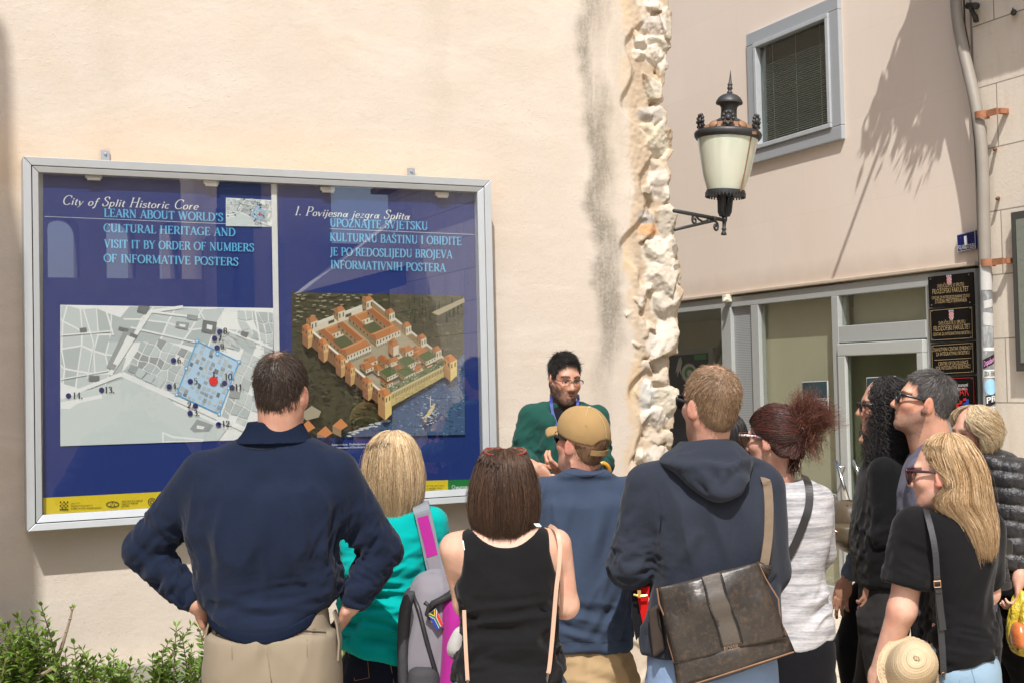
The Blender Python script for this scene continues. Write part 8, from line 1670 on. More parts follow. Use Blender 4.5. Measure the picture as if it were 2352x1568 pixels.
# ---------------------------------------------------------------- man in the hoodie
def hoodie_man():
 P = Person('tall fair haired man in charcoal hooded sweatshirt and black sunglasses',1640,4.50,(0.60,0.34,0.25)); L = P.L
 P.head(1630,934,0,1.10,27,-7,neck=(1632,1028,.01),nr=.056,beard=((0.20,0.11,0.06),.35,0))
 rows = [(1040,1560,1700,.08,.01),(1052,1520,1735,.098),(1070,1480,1760,.104,.02),(1100,1462,1772,.116,.015),(1160,1466,1782,.140),(1240,1490,1786,.152),(1320,1500,1784,.146),(1380,1490,1788,.148),(1450,1470,1790,.152),(1500,1468,1788,.150)]
 tor = P.loft(rows,2.35); sl,el,wl = L(1490,1115),L(1447,1300,.0),L(1500,1340,.24); sr,er,wr = L(1752,1120),L(1768,1310,.02),L(1700,1330,.25)
 P.body += [tor.prim(-.034),cone(sl,el,.05,.042),cone(el,wl,.042,.03),cone(sr,er,.05,.042),cone(er,wr,.042,.03)]; P.hand(wl,(.7,.7,.1),(.7,0,-.6),flip=-1,res=.007); P.hand(wr,(-.7,.6,.1),(-.6,0,-.6),res=.007)
 hl,hr = L(1555,1590),L(1695,1590); fl,fr = np.array([hl[0] - .02,0,0.]),np.array([hr[0] + .03,.0,0.]); P.body += legs(hl,hr,fl,fr,(.085,.055,.045)); P.build_body()
 HD = cloth('charcoal_fleece',(0.025,0.030,0.043),.10,900,.08,.95,.3,.30,(0.036,0.042,0.056))
 pr = [tor.prim(0,k=.03),Prim((-9,)*3,(9,)*3,lambda X,Y,Z: L(1600,1492)[2] - Z + 0*X + 0*Y,'i',.008),cone(sl,el,.083,.074,k=.045),cone(el,wl,.074,.052,k=.03),cone(sr,er,.080,.070,k=.045),cone(er,wr,.070,.052,k=.03)]
 u = (el - sl)/np.linalg.norm(el - sl)
 hb = P.garment('hooded_sweatshirt',pr,HD,[fold(el + [-.01,-.05,.03],(.10,.16,.085),(1,0,-.08),5,30,.016,3),fold(sl + (el - sl)*.5,(.1,.2,.14),(.7,0,.7),5,18,.008,5),fold(L(1600,1230,-.15),(.2,.3,.2),(-.35,0,1),2.5,9,.017,6),fold(L(1730,1220,-.15),(.14,.3,.2),(.1,0,1),2.5,12,.010,8),crease([L(1512,1200,-.13),L(1508,1260,-.15),L(1515,1330,-.15)],.016,-.014),crease([L(1500,1340,-.15),L(1560,1290,-.16),L(1600,1230,-.17)],.02,.010),crease([L(1500,1130,-.14),L(1512,1180,-.15)],.012,-.012),fold(L(1480,1460,-.12),(.1,.3,.08),(1,0,0),4,18,.010,12),crease([L(1784,1330,-.1),L(1768,1345,-.12),L(1740,1340,-.13)],.014,-.01)],.0068)
 hood = [P.loft([(1150,1638,1672,.03,-.16),(1138,1618,1694,.05,-.155),(1110,1580,1714,.085,-.12),(1080,1545,1724,.115,-.07),(1056,1512,1726,.135,-.03),(1040,1525,1715,.130,.0),(1022,1552,1696,.108,.01),(1006,1566,1680,.085,.02)],2.1).prim(0,k=.02),P.loft([(1046,1572,1672,.075,.02),(1020,1568,1676,.072,.03),(990,1562,1682,.075,.03)],2.1).prim(0,'s',.012)]
 P.garment('hood',hood,HD,[crease([L(1640,1012,-.1),L(1640,1060,-.18),L(1644,1090,-.2),L(1652,1118,-.2)],.007,-.012),crease([L(1530,1052,-.15),L(1580,1062,-.19),L(1620,1090,-.2),L(1640,1128,-.2)],.014,.014),crease([L(1545,1075,-.15),L(1585,1098,-.19),L(1620,1128,-.2)],.012,-.010),crease([L(1718,1058,-.12),L(1690,1062,-.17),L(1662,1078,-.2),L(1660,1100,-.2)],.013,.013),crease([L(1714,1082,-.13),L(1688,1088,-.18),L(1668,1108,-.2)],.011,-.012),crease([L(1690,1040,-.1),L(1700,1060,-.15),L(1690,1075,-.17)],.008,.010),fold(L(1640,1080,-.2),(.2,.2,.15),(1,0,-.4),4,14,.008,5)],.0065)
 seams(P,hb,snap(hb,[L(x,y,-.4) for x,y in ((1500,1092),(1513,1130),(1520,1170),(1516,1220))],.0),.0026,plain('seam_charcoal',(0.014,0.017,0.026),.9))
 JN = cloth('pale_denim',(0.21,0.30,0.46),.15,1200,.05,.9,.3); tr = P.loft([(1460,1490,1775,.135),(1520,1486,1780,.145),(1600,1484,1784,.15),(1680,1490,1776,.14)],2.4,tuck=1500); P.garment('jeans',[tr.prim(0,k=.02)] + legs(hl,hr,fl,fr,(.110,.085,.07)),JN,[fold(L(1540,1530,-.12),(.14,.3,.1),(.6,0,1),4,14,.010,3)],.009); P.shoes([(fl,(0,1,0)),(fr,(0,1,0))])
 RD = cloth('red_lining',(0.50,0.012,0.012)); m = MB(); m.prism([L(x,y,-.03) for x,y in ((1462,1352),(1492,1345),(1488,1400),(1478,1440),(1470,1400))],(0,.02,0)); m.build('red_jacket_lining',RD,P.t)
 m = MB(); m.tube([L(1455,1364,-.05),L(1470,1368,-.05),L(1486,1366,-.05)],.004,6); m.box(tuple(L(1468,1366,-.06) - .006),tuple(L(1468,1366,-.06) + np.array([.006,.006,.018]))); m.build('zip',plain('brass',(0.6,0.42,0.15),.3,.9),P.t)
 m = MB(); m.prism([L(x,y,-.02) for x,y in ((1452,1365),(1462,1352),(1470,1400),(1478,1440),(1462,1470),(1452,1420))],(0,.03,0)); m.build('dark_jacket_flap',cloth('dark_flap',(0.012,0.012,0.015)),P.t)
 cols = [(0.30,0.185,0.10),(0.38,0.25,0.145),(0.22,0.135,0.075),(0.46,0.33,0.21),(0.16,0.10,0.06)]
 def bald(q): return np.clip(np.exp(-(((q[:,0] + .005)/.030) ** 2 + ((q[:,1] + .015)/.038) ** 2))*(q[:,2] > .09)*.9,0,1)
 short_hair(P,cols,16000,.014,.32,.0008,.005,11,lambda q: hairline(q,(-.088,-.082,-.055,.0,.012,.024,.05,.07,.085)),bald,top=1.2)
 shades(P,BLKP,LENS,x=.068,top=.024,h=.042,wrap=.5,yoff=.104,th=.0045)
 # ---- leather messenger bag
 b = own(P,'messenger_bag','worn dark brown leather flap bag hung across the hooded man','bag')
 t = NT('worn_leather'); Q = t.obj(); n = t.noise(Q,5.5,5,.65,.6); cbase = t.ramp(n,[(.32,(0.018,0.0155,0.014)),(.55,(0.036,0.030,0.026)),(.74,(0.080,0.055,0.036))]); t.base(t.mix(t.math('MULTIPLY',t.ramp(t.noise(Q,60,4,.7),[(.5,0),(.75,1)]),.45),cbase,(0.16,0.10,0.06)))
 t.p(Roughness=t.ramp(t.noise(Q,9,4),[(.3,.27),(.7,.48)])); b_ = t.bump(t.noise(Q,9.0,3,.5),.5,.02); t.bump(t.noise(Q,140,3),.2,.003,b_); LE = t.mat
 EDG = plain('raw_edge',(0.24,0.13,0.07),.8,var=.3)
 def sheet(name,corners,nx,ny,dy,thick,bulge,matl,wave=0.004,seed=0,wob=0.0):
  a,b1,c,d_ = [np.array(x,float) for x in corners]; V = []
  for j in range(ny + 1):
   for i in range(nx + 1):
    u,v = i/nx,j/ny; px = (a*(1 - u) + b1*u)*(1 - v) + (d_*(1 - u) + c*u)*v; pxx = px + wob*np.array([math.sin(v*9 + u*2),math.sin(u*8)]); q = L(pxx[0],pxx[1],dy); q[1] -= bulge*math.sin(math.pi*min(max(u,.0),1)) ** .7*(math.sin(math.pi*(.12 + .8*v)) ** .7); V.append(q)
  V = np.array(V); V[:,1] += wave*(fbm(V*9,seed,2) - .5)*2*2.2; F = np.array([(j*(nx + 1) + i,j*(nx + 1) + i + 1,(j + 1)*(nx + 1) + i + 1,(j + 1)*(nx + 1) + i) for j in range(ny) for i in range(nx)])[:,::-1]
  o = np_mesh(name,V,F,matl,b); s_ = o.modifiers.new('thickness','SOLIDIFY'); s_.thickness = thick; s_.offset = 1; return o
 fl0 = [(1510,1348),(1738,1288),(1804,1457),(1548,1519)]
 flap = sheet('flap',fl0,26,22,-.215,.006,.045,LE,.013,3,1.5)
 lf = [(1515,1350),(1735,1296),(1824,1494),(1558,1580)]
 sheet('front_panel',[(1545,1500),(1800,1440),(1824,1494),(1556,1585)],22,8,-.205,.006,.035,LE,.006,5)
 V_ = [L(x,y,dd) for dd in (-.20,-.125) for x,y in ((1514,1356),(1733,1298),(1822,1494),(1558,1583))]; m = MB(); m.mesh(V_,[(3,2,1,0),(4,5,6,7),(0,1,5,4),(1,2,6,5),(2,3,7,6),(3,0,4,7)]); m.build('body',LE,b,bevel=.012)
 def on(u,v,lift=.0015): a,b1,c,d_ = [np.array(x,float) for x in fl0]; px = (a*(1 - u) + b1*u)*(1 - v) + (d_*(1 - u) + c*u)*v; px = px + 1.5*np.array([math.sin(v*9 + u*2),math.sin(u*8)]); return L(px[0],px[1],-.4)
 m = MB(); vs_ = np.linspace(.02,.97,18)
 band = MB(); lo_ = snap(flap,[on(.44,v) for v in vs_],.0075); hi_ = snap(flap,[on(.62,v) for v in vs_],.0075); c_ = snap(flap,[on(.53,v) for v in vs_],.0085)
 band.ribbon(c_,[(h - l)/2 for h,l in zip(hi_,lo_)],[np.array([0,.001,0])]*18); band.build('centre_band',plain('polished_leather',(0.085,0.072,0.060),.30,var=.3,vs=8,bump=.3),b,smooth=True,angle=50)
 for l in (lo_,hi_):
  for p,q in zip(l[:-1],l[1:]):
   for k in range(3): c = p + (q - p)*(k + .5)/3; m.tube([c + [-.005,-.002,.002],c + [.005,-.002,-.002]],.0012,4)
 m.build('stitching',plain('dark_stitch',(0.010,0.008,0.007),.7),b)
 for nm,cor in (('hem_edge',((1548,1520),(1804,1459))),('base_edge',((1557,1582),(1823,1496)))):
  m = MB(); pts = [L(cor[0][0] + (cor[1][0] - cor[0][0])*t_,cor[0][1] + (cor[1][1] - cor[0][1])*t_ + (3 if nm == 'hem_edge' else 0)*math.sin(t_*8),-.222 - .018*math.sin(math.pi*t_)) for t_ in np.linspace(0,1,14)]; m.tube(pts,.0028,5); m.build(nm,EDG,b)
 m = MB(); m.tube([L(x,y,-.218) for x,y in ((1509,1350),(1514,1385),(1528,1420),(1534,1470),(1548,1519))],.0026,5); m.tube([L(x,y,-.216) for x,y in ((1741,1290),(1760,1330),(1788,1375),(1792,1420),(1805,1458))],.0026,5); m.build('flap_edge',EDG,b)
 m = MB(); pl = snap(flap,[L(x,y,-.5) for x,y in ((1662,1495),(1702,1486))],.0095); text_fit(m,'FOSSIL',pl[0] + np.array([.004,-.001,0]),pl[1] + np.array([-.004,-.001,0]),.014,(0,-1,0)); m.build('lettering',plain('embossed_tan',(0.26,0.16,0.10),.7),b)
 m = MB(); p4 = snap(flap,[L(x,y,-.5) for x,y in ((1659,1501),(1705,1490),(1703,1474),(1657,1484))],.009); m.tube(p4 + [p4[0]],.0012,5); m.build('label_outline',plain('embossed_tan2',(0.2,0.13,0.085),.7),b)
 SL = plain('suede_strap',(0.17,0.125,0.085),.9,var=.2,vs=60,bump=.4)
 strap(P,'strap',[L(1748,1090,.03)] + worn(hb,[L(x,y,-.12) for x,y in ((1757,1099),(1763,1120),(1766,1170),(1764,1230))],.006) + [L(1758,1280,-.17),L(1752,1306,-.18)],.032,.005,SL,b,[(.1,-1,.5),(.2,-1,.2),(.25,-1,0)])
 m = MB(); c = L(1755,1300,-.185); m.tube([c + [-.022,-.006,.0],c + [.022,-.008,-.004]],.009,8); m.tube([L(1735,1294,-.18),L(1748,1298,-.2),L(1764,1318,-.185)],.012,8); m.build('strap_loop',LE,b,smooth=True)
 m = MB(); V_ = [L(x,y,dd) for dd in (-.16,-.10) for x,y in ((1488,1400),(1512,1385),(1530,1490),(1500,1510))]; m.mesh(V_,[(3,2,1,0),(4,5,6,7),(0,1,5,4),(1,2,6,5),(2,3,7,6),(3,0,4,7)]); m.build('side_gusset',plain('dark_suede',(0.035,0.024,0.018),.85,var=.3,bump=.4),b,bevel=.01)
# ---------------------------------------------------------------- woman hidden behind him
def dark_woman():
 P = Person('dark haired woman mostly hidden behind the hooded man, long black hair',1668,5.35,(0.45,0.27,0.20)); L = P.L
 P.head(1665,1018,0,.93,20,0,neck=(1668,1095,0),nr=.05,ears=False)
 rows = [(1092,1640,1700,.06),(1108,1605,1735,.09),(1140,1590,1750,.11),(1240,1595,1745,.115),(1360,1595,1745,.115),(1480,1588,1752,.13)]; tor = P.loft(rows,2.3); sl,el,wl = L(1605,1140),L(1590,1290,.03),L(1620,1390,.12); sr,er,wr = L(1735,1140),L(1748,1290,.03),L(1720,1390,.12)
 hl,hr = L(1630,1500),L(1710,1500); fl,fr = np.array([hl[0],0,0.]),np.array([hr[0],0,0.]); P.body += [tor.prim(-.034),cone(sl,el,.045,.038),cone(el,wl,.038,.026),cone(sr,er,.045,.038),cone(er,wr,.038,.026)] + legs(hl,hr,fl,fr,(.075,.05,.04)); P.hand(wl,(.2,.6,-.7),(.8,0,0),.9,flip=-1,res=.007); P.hand(wr,(-.2,.6,-.7),(-.8,0,0),.9,res=.007); P.build_body(.014)
 CB = cloth('black_top',(0.012,0.012,0.014)); P.garment('top',[tor.prim(0),cone(sl,el,.06,.05,k=.03),cone(el,wl,.05,.04),cone(sr,er,.06,.05,k=.03),cone(er,wr,.05,.04)],CB,(),.011)
 tr = P.loft([(1440,1594,1746,.12),(1520,1588,1752,.13),(1580,1592,1748,.12)],2.4); P.garment('trousers',[tr.prim(0)] + legs(hl,hr,fl,fr,(.09,.065,.05)),cloth('navy_trousers',(0.02,0.024,0.035)),(),.012); P.shoes([(fl,(0,1,0)),(fr,(0,1,0))])
 long_hair(P,[(950,1655,1676,.015),(956,1640,1692,.05),(975,1626,1706,.09),(1010,1618,1714,.10),(1060,1615,1722,.10),(1120,1612,1730,.10),(1190,1618,1726,.09)],[(0.012,0.010,0.010),(0.02,0.016,0.015),(0.03,0.024,0.022)],1800,12,.0016,(150,390),3,basecol=(0.008,0.007,0.007))
# ---------------------------------------------------------------- red haired woman
def red_woman():
 P = Person('auburn haired woman with clipped up windswept hair and white striped top',1800,5.05,(0.60,0.345,0.255)); L = P.L
 P.head(1776,1010,0,1.04,52,2,neck=(1796,1108,.01),nr=.046,beard=None,jaw=.92)
 rows = [(1098,1756,1848,.055,.0),(1106,1742,1868,.075),(1122,1734,1886,.095),(1150,1736,1898,.108),(1200,1748,1907,.115),(1260,1756,1898,.112),(1320,1762,1888,.108),(1370,1758,1897,.115),(1450,1748,1909,.13),(1500,1745,1912,.135)]
 tor = P.loft(rows,2.25); sl,el,wl = L(1752,1140),L(1742,1280,.06),L(1762,1350,.22); sr,er,wr = L(1884,1145),L(1892,1270,.10),L(1850,1340,.28)
 P.body += [tor.prim(-.034),cone(sl,el,.045,.038),cone(el,wl,.038,.026),cone(sr,er,.042,.036),cone(er,wr,.036,.026)]; P.hand(wl,(.5,.8,.2),(.7,0,-.6),.9,flip=-1,res=.007); P.hand(wr,(-.5,.8,.2),(-.7,0,-.6),.9,res=.007)
 hl,hr = L(1790,1560),L(1868,1560); fl,fr = np.array([hl[0],0,0.]),np.array([hr[0],.03,0.]); P.body += legs(hl,hr,fl,fr,(.078,.05,.04)); P.build_body()
 t = NT('heathered_stripe'); Q = t.obj(); x,y,z = t.sep(Q); n = t.noise(t.mapping(Q,(5,5,75)),1.0,4,.6); n2 = t.noise(t.mapping(Q,(60,60,420)),1.0,2,.6)
 t.base(t.mix(t.ramp(t.math('ADD',t.math('MULTIPLY',n,.7),t.math('MULTIPLY',n2,.3)),[(.40,0.),(.60,1.)]),(0.26,0.26,0.28),(0.53,0.52,0.53))); t.p(Roughness=.92,Sheen_Weight=.1); b_ = t.bump(n,.15,.003); t.bump(t.noise(Q,40,3),.15,.006,b_)
 nz,h0,h1 = L(1800,1106,-.05)[2],L(1822,1481),L(1909,1452)
 sl_ = (h1[2] - h0[2])/(h1[0] - h0[0])
 pr = [tor.prim(0,k=.03),Prim((-9,)*3,(9,)*3,lambda X,Y,Z: h0[2] + (X - h0[0])*sl_*np.clip((X - h0[0] + .25)/.2,0,1) - Z + 0*Y,'i',.006),cone(sl,el,.058,.052,k=.03),cone(el,wl,.05,.04),cone(sr,er,.053,.048,k=.03),cone(er,wr,.047,.04),ell(L(1802,1086,.0),(.082,.10,.048),None,'s',.008)]
 tp_ = P.garment('striped_top',pr,t.mat,[fold(L(1890,1400,-.1),(.16,.25,.12),(1,0,.75),4,18,.013,3),crease([L(1893,1365,-.1),L(1860,1400,-.12),L(1815,1425,-.13)],.014,.012),crease([L(1898,1400,-.1),L(1860,1440,-.13),L(1830,1455,-.13)],.013,.010),fold(L(1850,1230,-.12),(.12,.25,.2),(1,0,.3),3,10,.006,6)],.0068)
 BJ = cloth('black_jeans',(0.010,0.010,0.012),.2); tr = P.loft([(1370,1760,1895,.112),(1420,1752,1905,.12),(1480,1746,1911,.135),(1500,1746,1912,.138),(1550,1748,1906,.14),(1620,1756,1898,.12)],2.4,tuck=1445); P.garment('jeans',[tr.prim(0,k=.02)] + legs(hl,hr,fl,fr,(.092,.066,.05)),BJ,(),.01); P.shoes([(fl,(0,1,0)),(fr,(0,1,0))])
 cols = [(0.075,0.022,0.014),(0.050,0.016,0.012),(0.11,0.032,0.018),(0.034,0.013,0.011)]; red = [(0.10,0.030,0.017),(0.145,0.045,0.025),(0.07,0.022,0.014),(0.20,0.072,0.04)]
 # hair drawn back to the clip
 rs = np.random.RandomState(4); H,R,sc = P.H,P.hR,P.hs
 def line(q): return hairline(q,(-.07,-.068,-.05,-.02,.006,.018,.030,.055,.072))
 short_hair(P,cols,200,.02,.2,.001,.010,3,line,name='hair_base')
 n = 5200; V0 = []; clip = H(.012,-.108,.030)
 u = rs.rand(n)*2*np.pi; v = rs.rand(n); st_ = []
 a = rs.uniform(-1,1,n); bz = rs.uniform(0,1,n)
 k = 12; t_ = np.linspace(0,1,k)[None,:,None]
 # start points on the front and side hairline, run over the skull to the clip
 th = rs.uniform(-2.9,2.9,n); q0 = np.stack([.078*np.sin(th) ,-.018 + .098*np.cos(th)*.9,np.interp(np.cos(th),[-1,-.5,0,.5,.85,1],[-.068,-.05,.006,.045,.07,.078])],1) + rs.normal(0,.004,(n,3))
 q1 = np.array([.010,-.112,.028]) + rs.normal(0,.010,(n,3)); c0 = np.array([0,-.018,.040])
 M = q0[:,None]*(1 - t_) + q1[:,None]*t_; d = M - c0; rr_ = np.sqrt(((d/np.array([.0835,.104,.096])) ** 2).sum(-1,keepdims=True)); f_ = (1.01 + .05*rs.rand(n,1,1) + .035*np.sin(t_*3.1*1 + rs.rand(n,1,1)*6)); M = c0 + d/rr_*np.where(rr_ < 1.06,f_,rr_); pth = P.hc + sc*(M @ R.T)
 strands('hair',pth,.0010*np.ones((n,k)),pick(rs,cols,n,.25),P.t)
 # blown tuft above the clip
 n = 2600; k = 12; t_ = np.linspace(0,1,k)[None,:,None]; base = clip + rs.normal(0,1,(n,3))*[.026,.02,.030]; g = rs.rand(n)
 NC = 90; cid = rs.randint(0,NC,n); gc = rs.rand(NC); off_ = rs.normal(0,1,(NC,3)); tc = np.where((gc < .62)[:,None],L(1894,958,-.05) + off_*[.024,.04,.026],np.where((gc < .86)[:,None],L(1848,912,-.03) + off_*[.030,.045,.020],L(1866,1030,-.04) + off_*[.020,.04,.028])); tgt = tc[cid] + rs.normal(0,.014,(n,3)); cm = rs.normal(0,.026,(NC,3))
 mid = (base + tgt)/2 + np.array([-.005,0,.040]) + cm[cid] + rs.normal(0,.010,(n,3)); pth = base[:,None]*(1 - t_) ** 2 + 2*mid[:,None]*t_*(1 - t_) + tgt[:,None]*t_ ** 2
 ph = rs.rand(n,1,1)*6.28; pth = pth + .009*t_*np.concatenate([np.sin(t_*9 + ph),np.cos(t_*8 + ph),np.sin(t_*10 + 2*ph)],2) + np.cumsum(rs.normal(0,.0038,(n,k,3)),1)
 strands('hair_tuft',pth,.0006*np.linspace(1.1,.5,k)[None]*np.ones((n,1)),pick(rs,red,n,.25),P.t)
 n = 160; base = H(.01,-.085,-.055) + rs.normal(0,.014,(n,3)); tgt = L(1822,1078,-.05) + rs.normal(0,1,(n,3))*[.018,.02,.022]; mid = (base + tgt)/2 + rs.normal(0,.01,(n,3)); pth = base[:,None]*(1 - t_) ** 2 + 2*mid[:,None]*t_*(1 - t_) + tgt[:,None]*t_ ** 2; strands('nape_wisps',pth,.0010*np.ones((n,k)),pick(rs,cols,n),P.t)
 cl = MB(); c = clip + (R @ np.array([-.012,-.016,.004]));
 for i in range(5): cl.tube([c + R @ np.array([-.02 + .01*i,.008,.02]),c + R @ np.array([-.02 + .01*i,-.014,.004]),c + R @ np.array([-.02 + .01*i,.004,-.024])],.0035,6)
 cl.tube([c + R @ np.array([-.024,-.013,.004]),c + R @ np.array([.026,-.013,.004])],.006,6); cl.build('hair_clip',BLKP,P.t,smooth=True)
 t = NT('white_print_frame'); Q = t.obj(); t.base(t.mix(t.ramp(t.noise(Q,120,2),[(.52,0),(.6,1)]),(0.72,0.66,0.66),(0.25,0.06,0.10))); t.p(Roughness=.3)
 shades(P,plain('brown_front',(0.05,0.03,0.022),.25),plain('amber_lens',(0.07,0.045,0.028),.08),x=.072,top=.030,h=.050,yoff=.106,temple=t.mat,th=.0048)
 m = MB(); e0 = H(-.086,-.004,-.040); m.tube([e0,e0 + [-.002,-.004,-.030],e0 + [.001,-.004,-.055],e0 + [-.003,-.004,-.085]],[.0012,.0022,.003,.0015],6); m.build('earring',plain('gold_drop',(0.6,0.45,0.25),.3,.9),P.t)
 b = own(P,'cross_body_bag','black strapped bag worn across the striped top','bag'); BS = plain('black_strap',(0.022,0.021,0.022),.4)
 strap(P,'strap',[L(1848,1092,.02)] + worn(tp_,[L(x,y,-.1) for x,y in ((1854,1104),(1859,1125),(1858,1160),(1848,1195),(1828,1245),(1802,1292),(1770,1340))],.006),.030,.005,BS,b); P.garment('pouch',[rbox(L(1730,1420,-.06),(.05,.09,.08),rad=.02)],BS,(),.01,parent=b)
# ---------------------------------------------------------------- woman with the black curls
def curly_woman():
 P = Person('woman with long black curls in black jacket, seen in profile',2030,5.50,(0.42,0.235,0.165)); L = P.L
 P.head(2028,934,0,.98,84,0,neck=(2040,1030,.0),nr=.048,ears=False,jaw=.92,lips=(0.35,0.12,0.11))
 rows = [(1022,2010,2062,.06,.0),(1040,1996,2076,.11),(1062,1984,2086,.155),(1100,1972,2094,.185),(1170,1962,2096,.195),(1240,1955,2090,.19),(1300,1958,2084,.18),(1345,1962,2078,.175)]
 tor = P.loft(rows,2.2); sl,el,wl = L(2030,1085,-.15),L(2034,1225,-.18),L(2010,1335,-.10); sr,er,wr = L(2030,1085,.15),L(2050,1225,.19),L(2010,1330,.17)
 P.body += [tor.prim(-.034),cone(sl,el,.045,.038),cone(el,wl,.038,.026),cone(sr,er,.045,.038),cone(er,wr,.038,.026)]; P.hand(wl,(-.35,.1,-.9),(0,1,0),.9,res=.006); P.hand(wr,(-.3,0,-.9),(0,-1,0),.9,flip=-1,res=.007)
 hl,hr = L(2022,1420,-.07),L(2030,1420,.09); fl,fr = np.array([hl[0] + .05,hl[1],0.]),np.array([hr[0] - .12,hr[1],0.]); P.body += legs(hl,hr,fl,fr,(.08,.052,.042)); P.build_body()
 BJ = cloth('black_jacket',(0.0075,0.0075,0.0082),.2,1200,.12,.85,.35)
 P.garment('jacket',[tor.prim(0,k=.03),Prim((-9,)*3,(9,)*3,lambda X,Y,Z: L(2010,1335)[2] - Z + 0*X + 0*Y,'i',.008),cone(sl,el,.068,.058,k=.03),cone(el,wl,.056,.046,k=.02),cone(sr,er,.065,.055,k=.03),cone(er,wr,.055,.045)],BJ,[fold(L(2020,1250,-.22),(.15,.2,.15),(1,0,.5),5,20,.010,3),fold(L(1975,1230,-.1),(.06,.25,.2),(1,0,.4),5,20,.0045,5)],.0075)
 DG = cloth('faded_black_denim',(0.026,0.025,0.025),.3,1200,.05,.9,.3); tr = P.loft([(1318,1975,2076,.15),(1360,1974,2078,.16),(1420,1976,2076,.165),(1470,1984,2066,.14)],2.3); tw_ = P.garment('jeans',[tr.prim(0)] + legs(hl,hr,fl,fr,(.10,.075,.06)),DG,[fold(L(2015,1440,-.15),(.2,.2,.12),(1,0,.3),4,14,.008,3)],.009)
 m = MB(); m.tube(snap(tw_,[L(2011,1342,-.5),L(2014,1380,-.5),L(2013,1440,-.5)],.0),.002,5); m.build('seam',plain('jean_seam',(0.01,0.01,0.01),.9),tw_); P.shoes([(fl,(-1,0,0)),(fr,(-1,0,0))])
 long_hair(P,[(866,2028,2048,.02),(872,2012,2064,.06),(890,1999,2080,.095),(930,1994,2090,.115),(970,1993,2094,.125),(1010,1990,2100,.135),(1045,1984,2104,.14),(1085,1990,2098,.12)],[(0.007,0.006,0.006),(0.012,0.010,0.010),(0.022,0.019,0.018),(0.004,0.004,0.004),(0.035,0.031,0.029)],1900,84,.0015,(196,500),5,(0,.08),(.66,1.0),.02,basecol=(0.004,0.004,0.004),curl=(.0095,190),rj=(.80,1.05),n2=2.0,drift=.5)
 shades(P,BLKP,LENS,x=.064,top=.020,h=.036,yoff=.100,th=.0036)
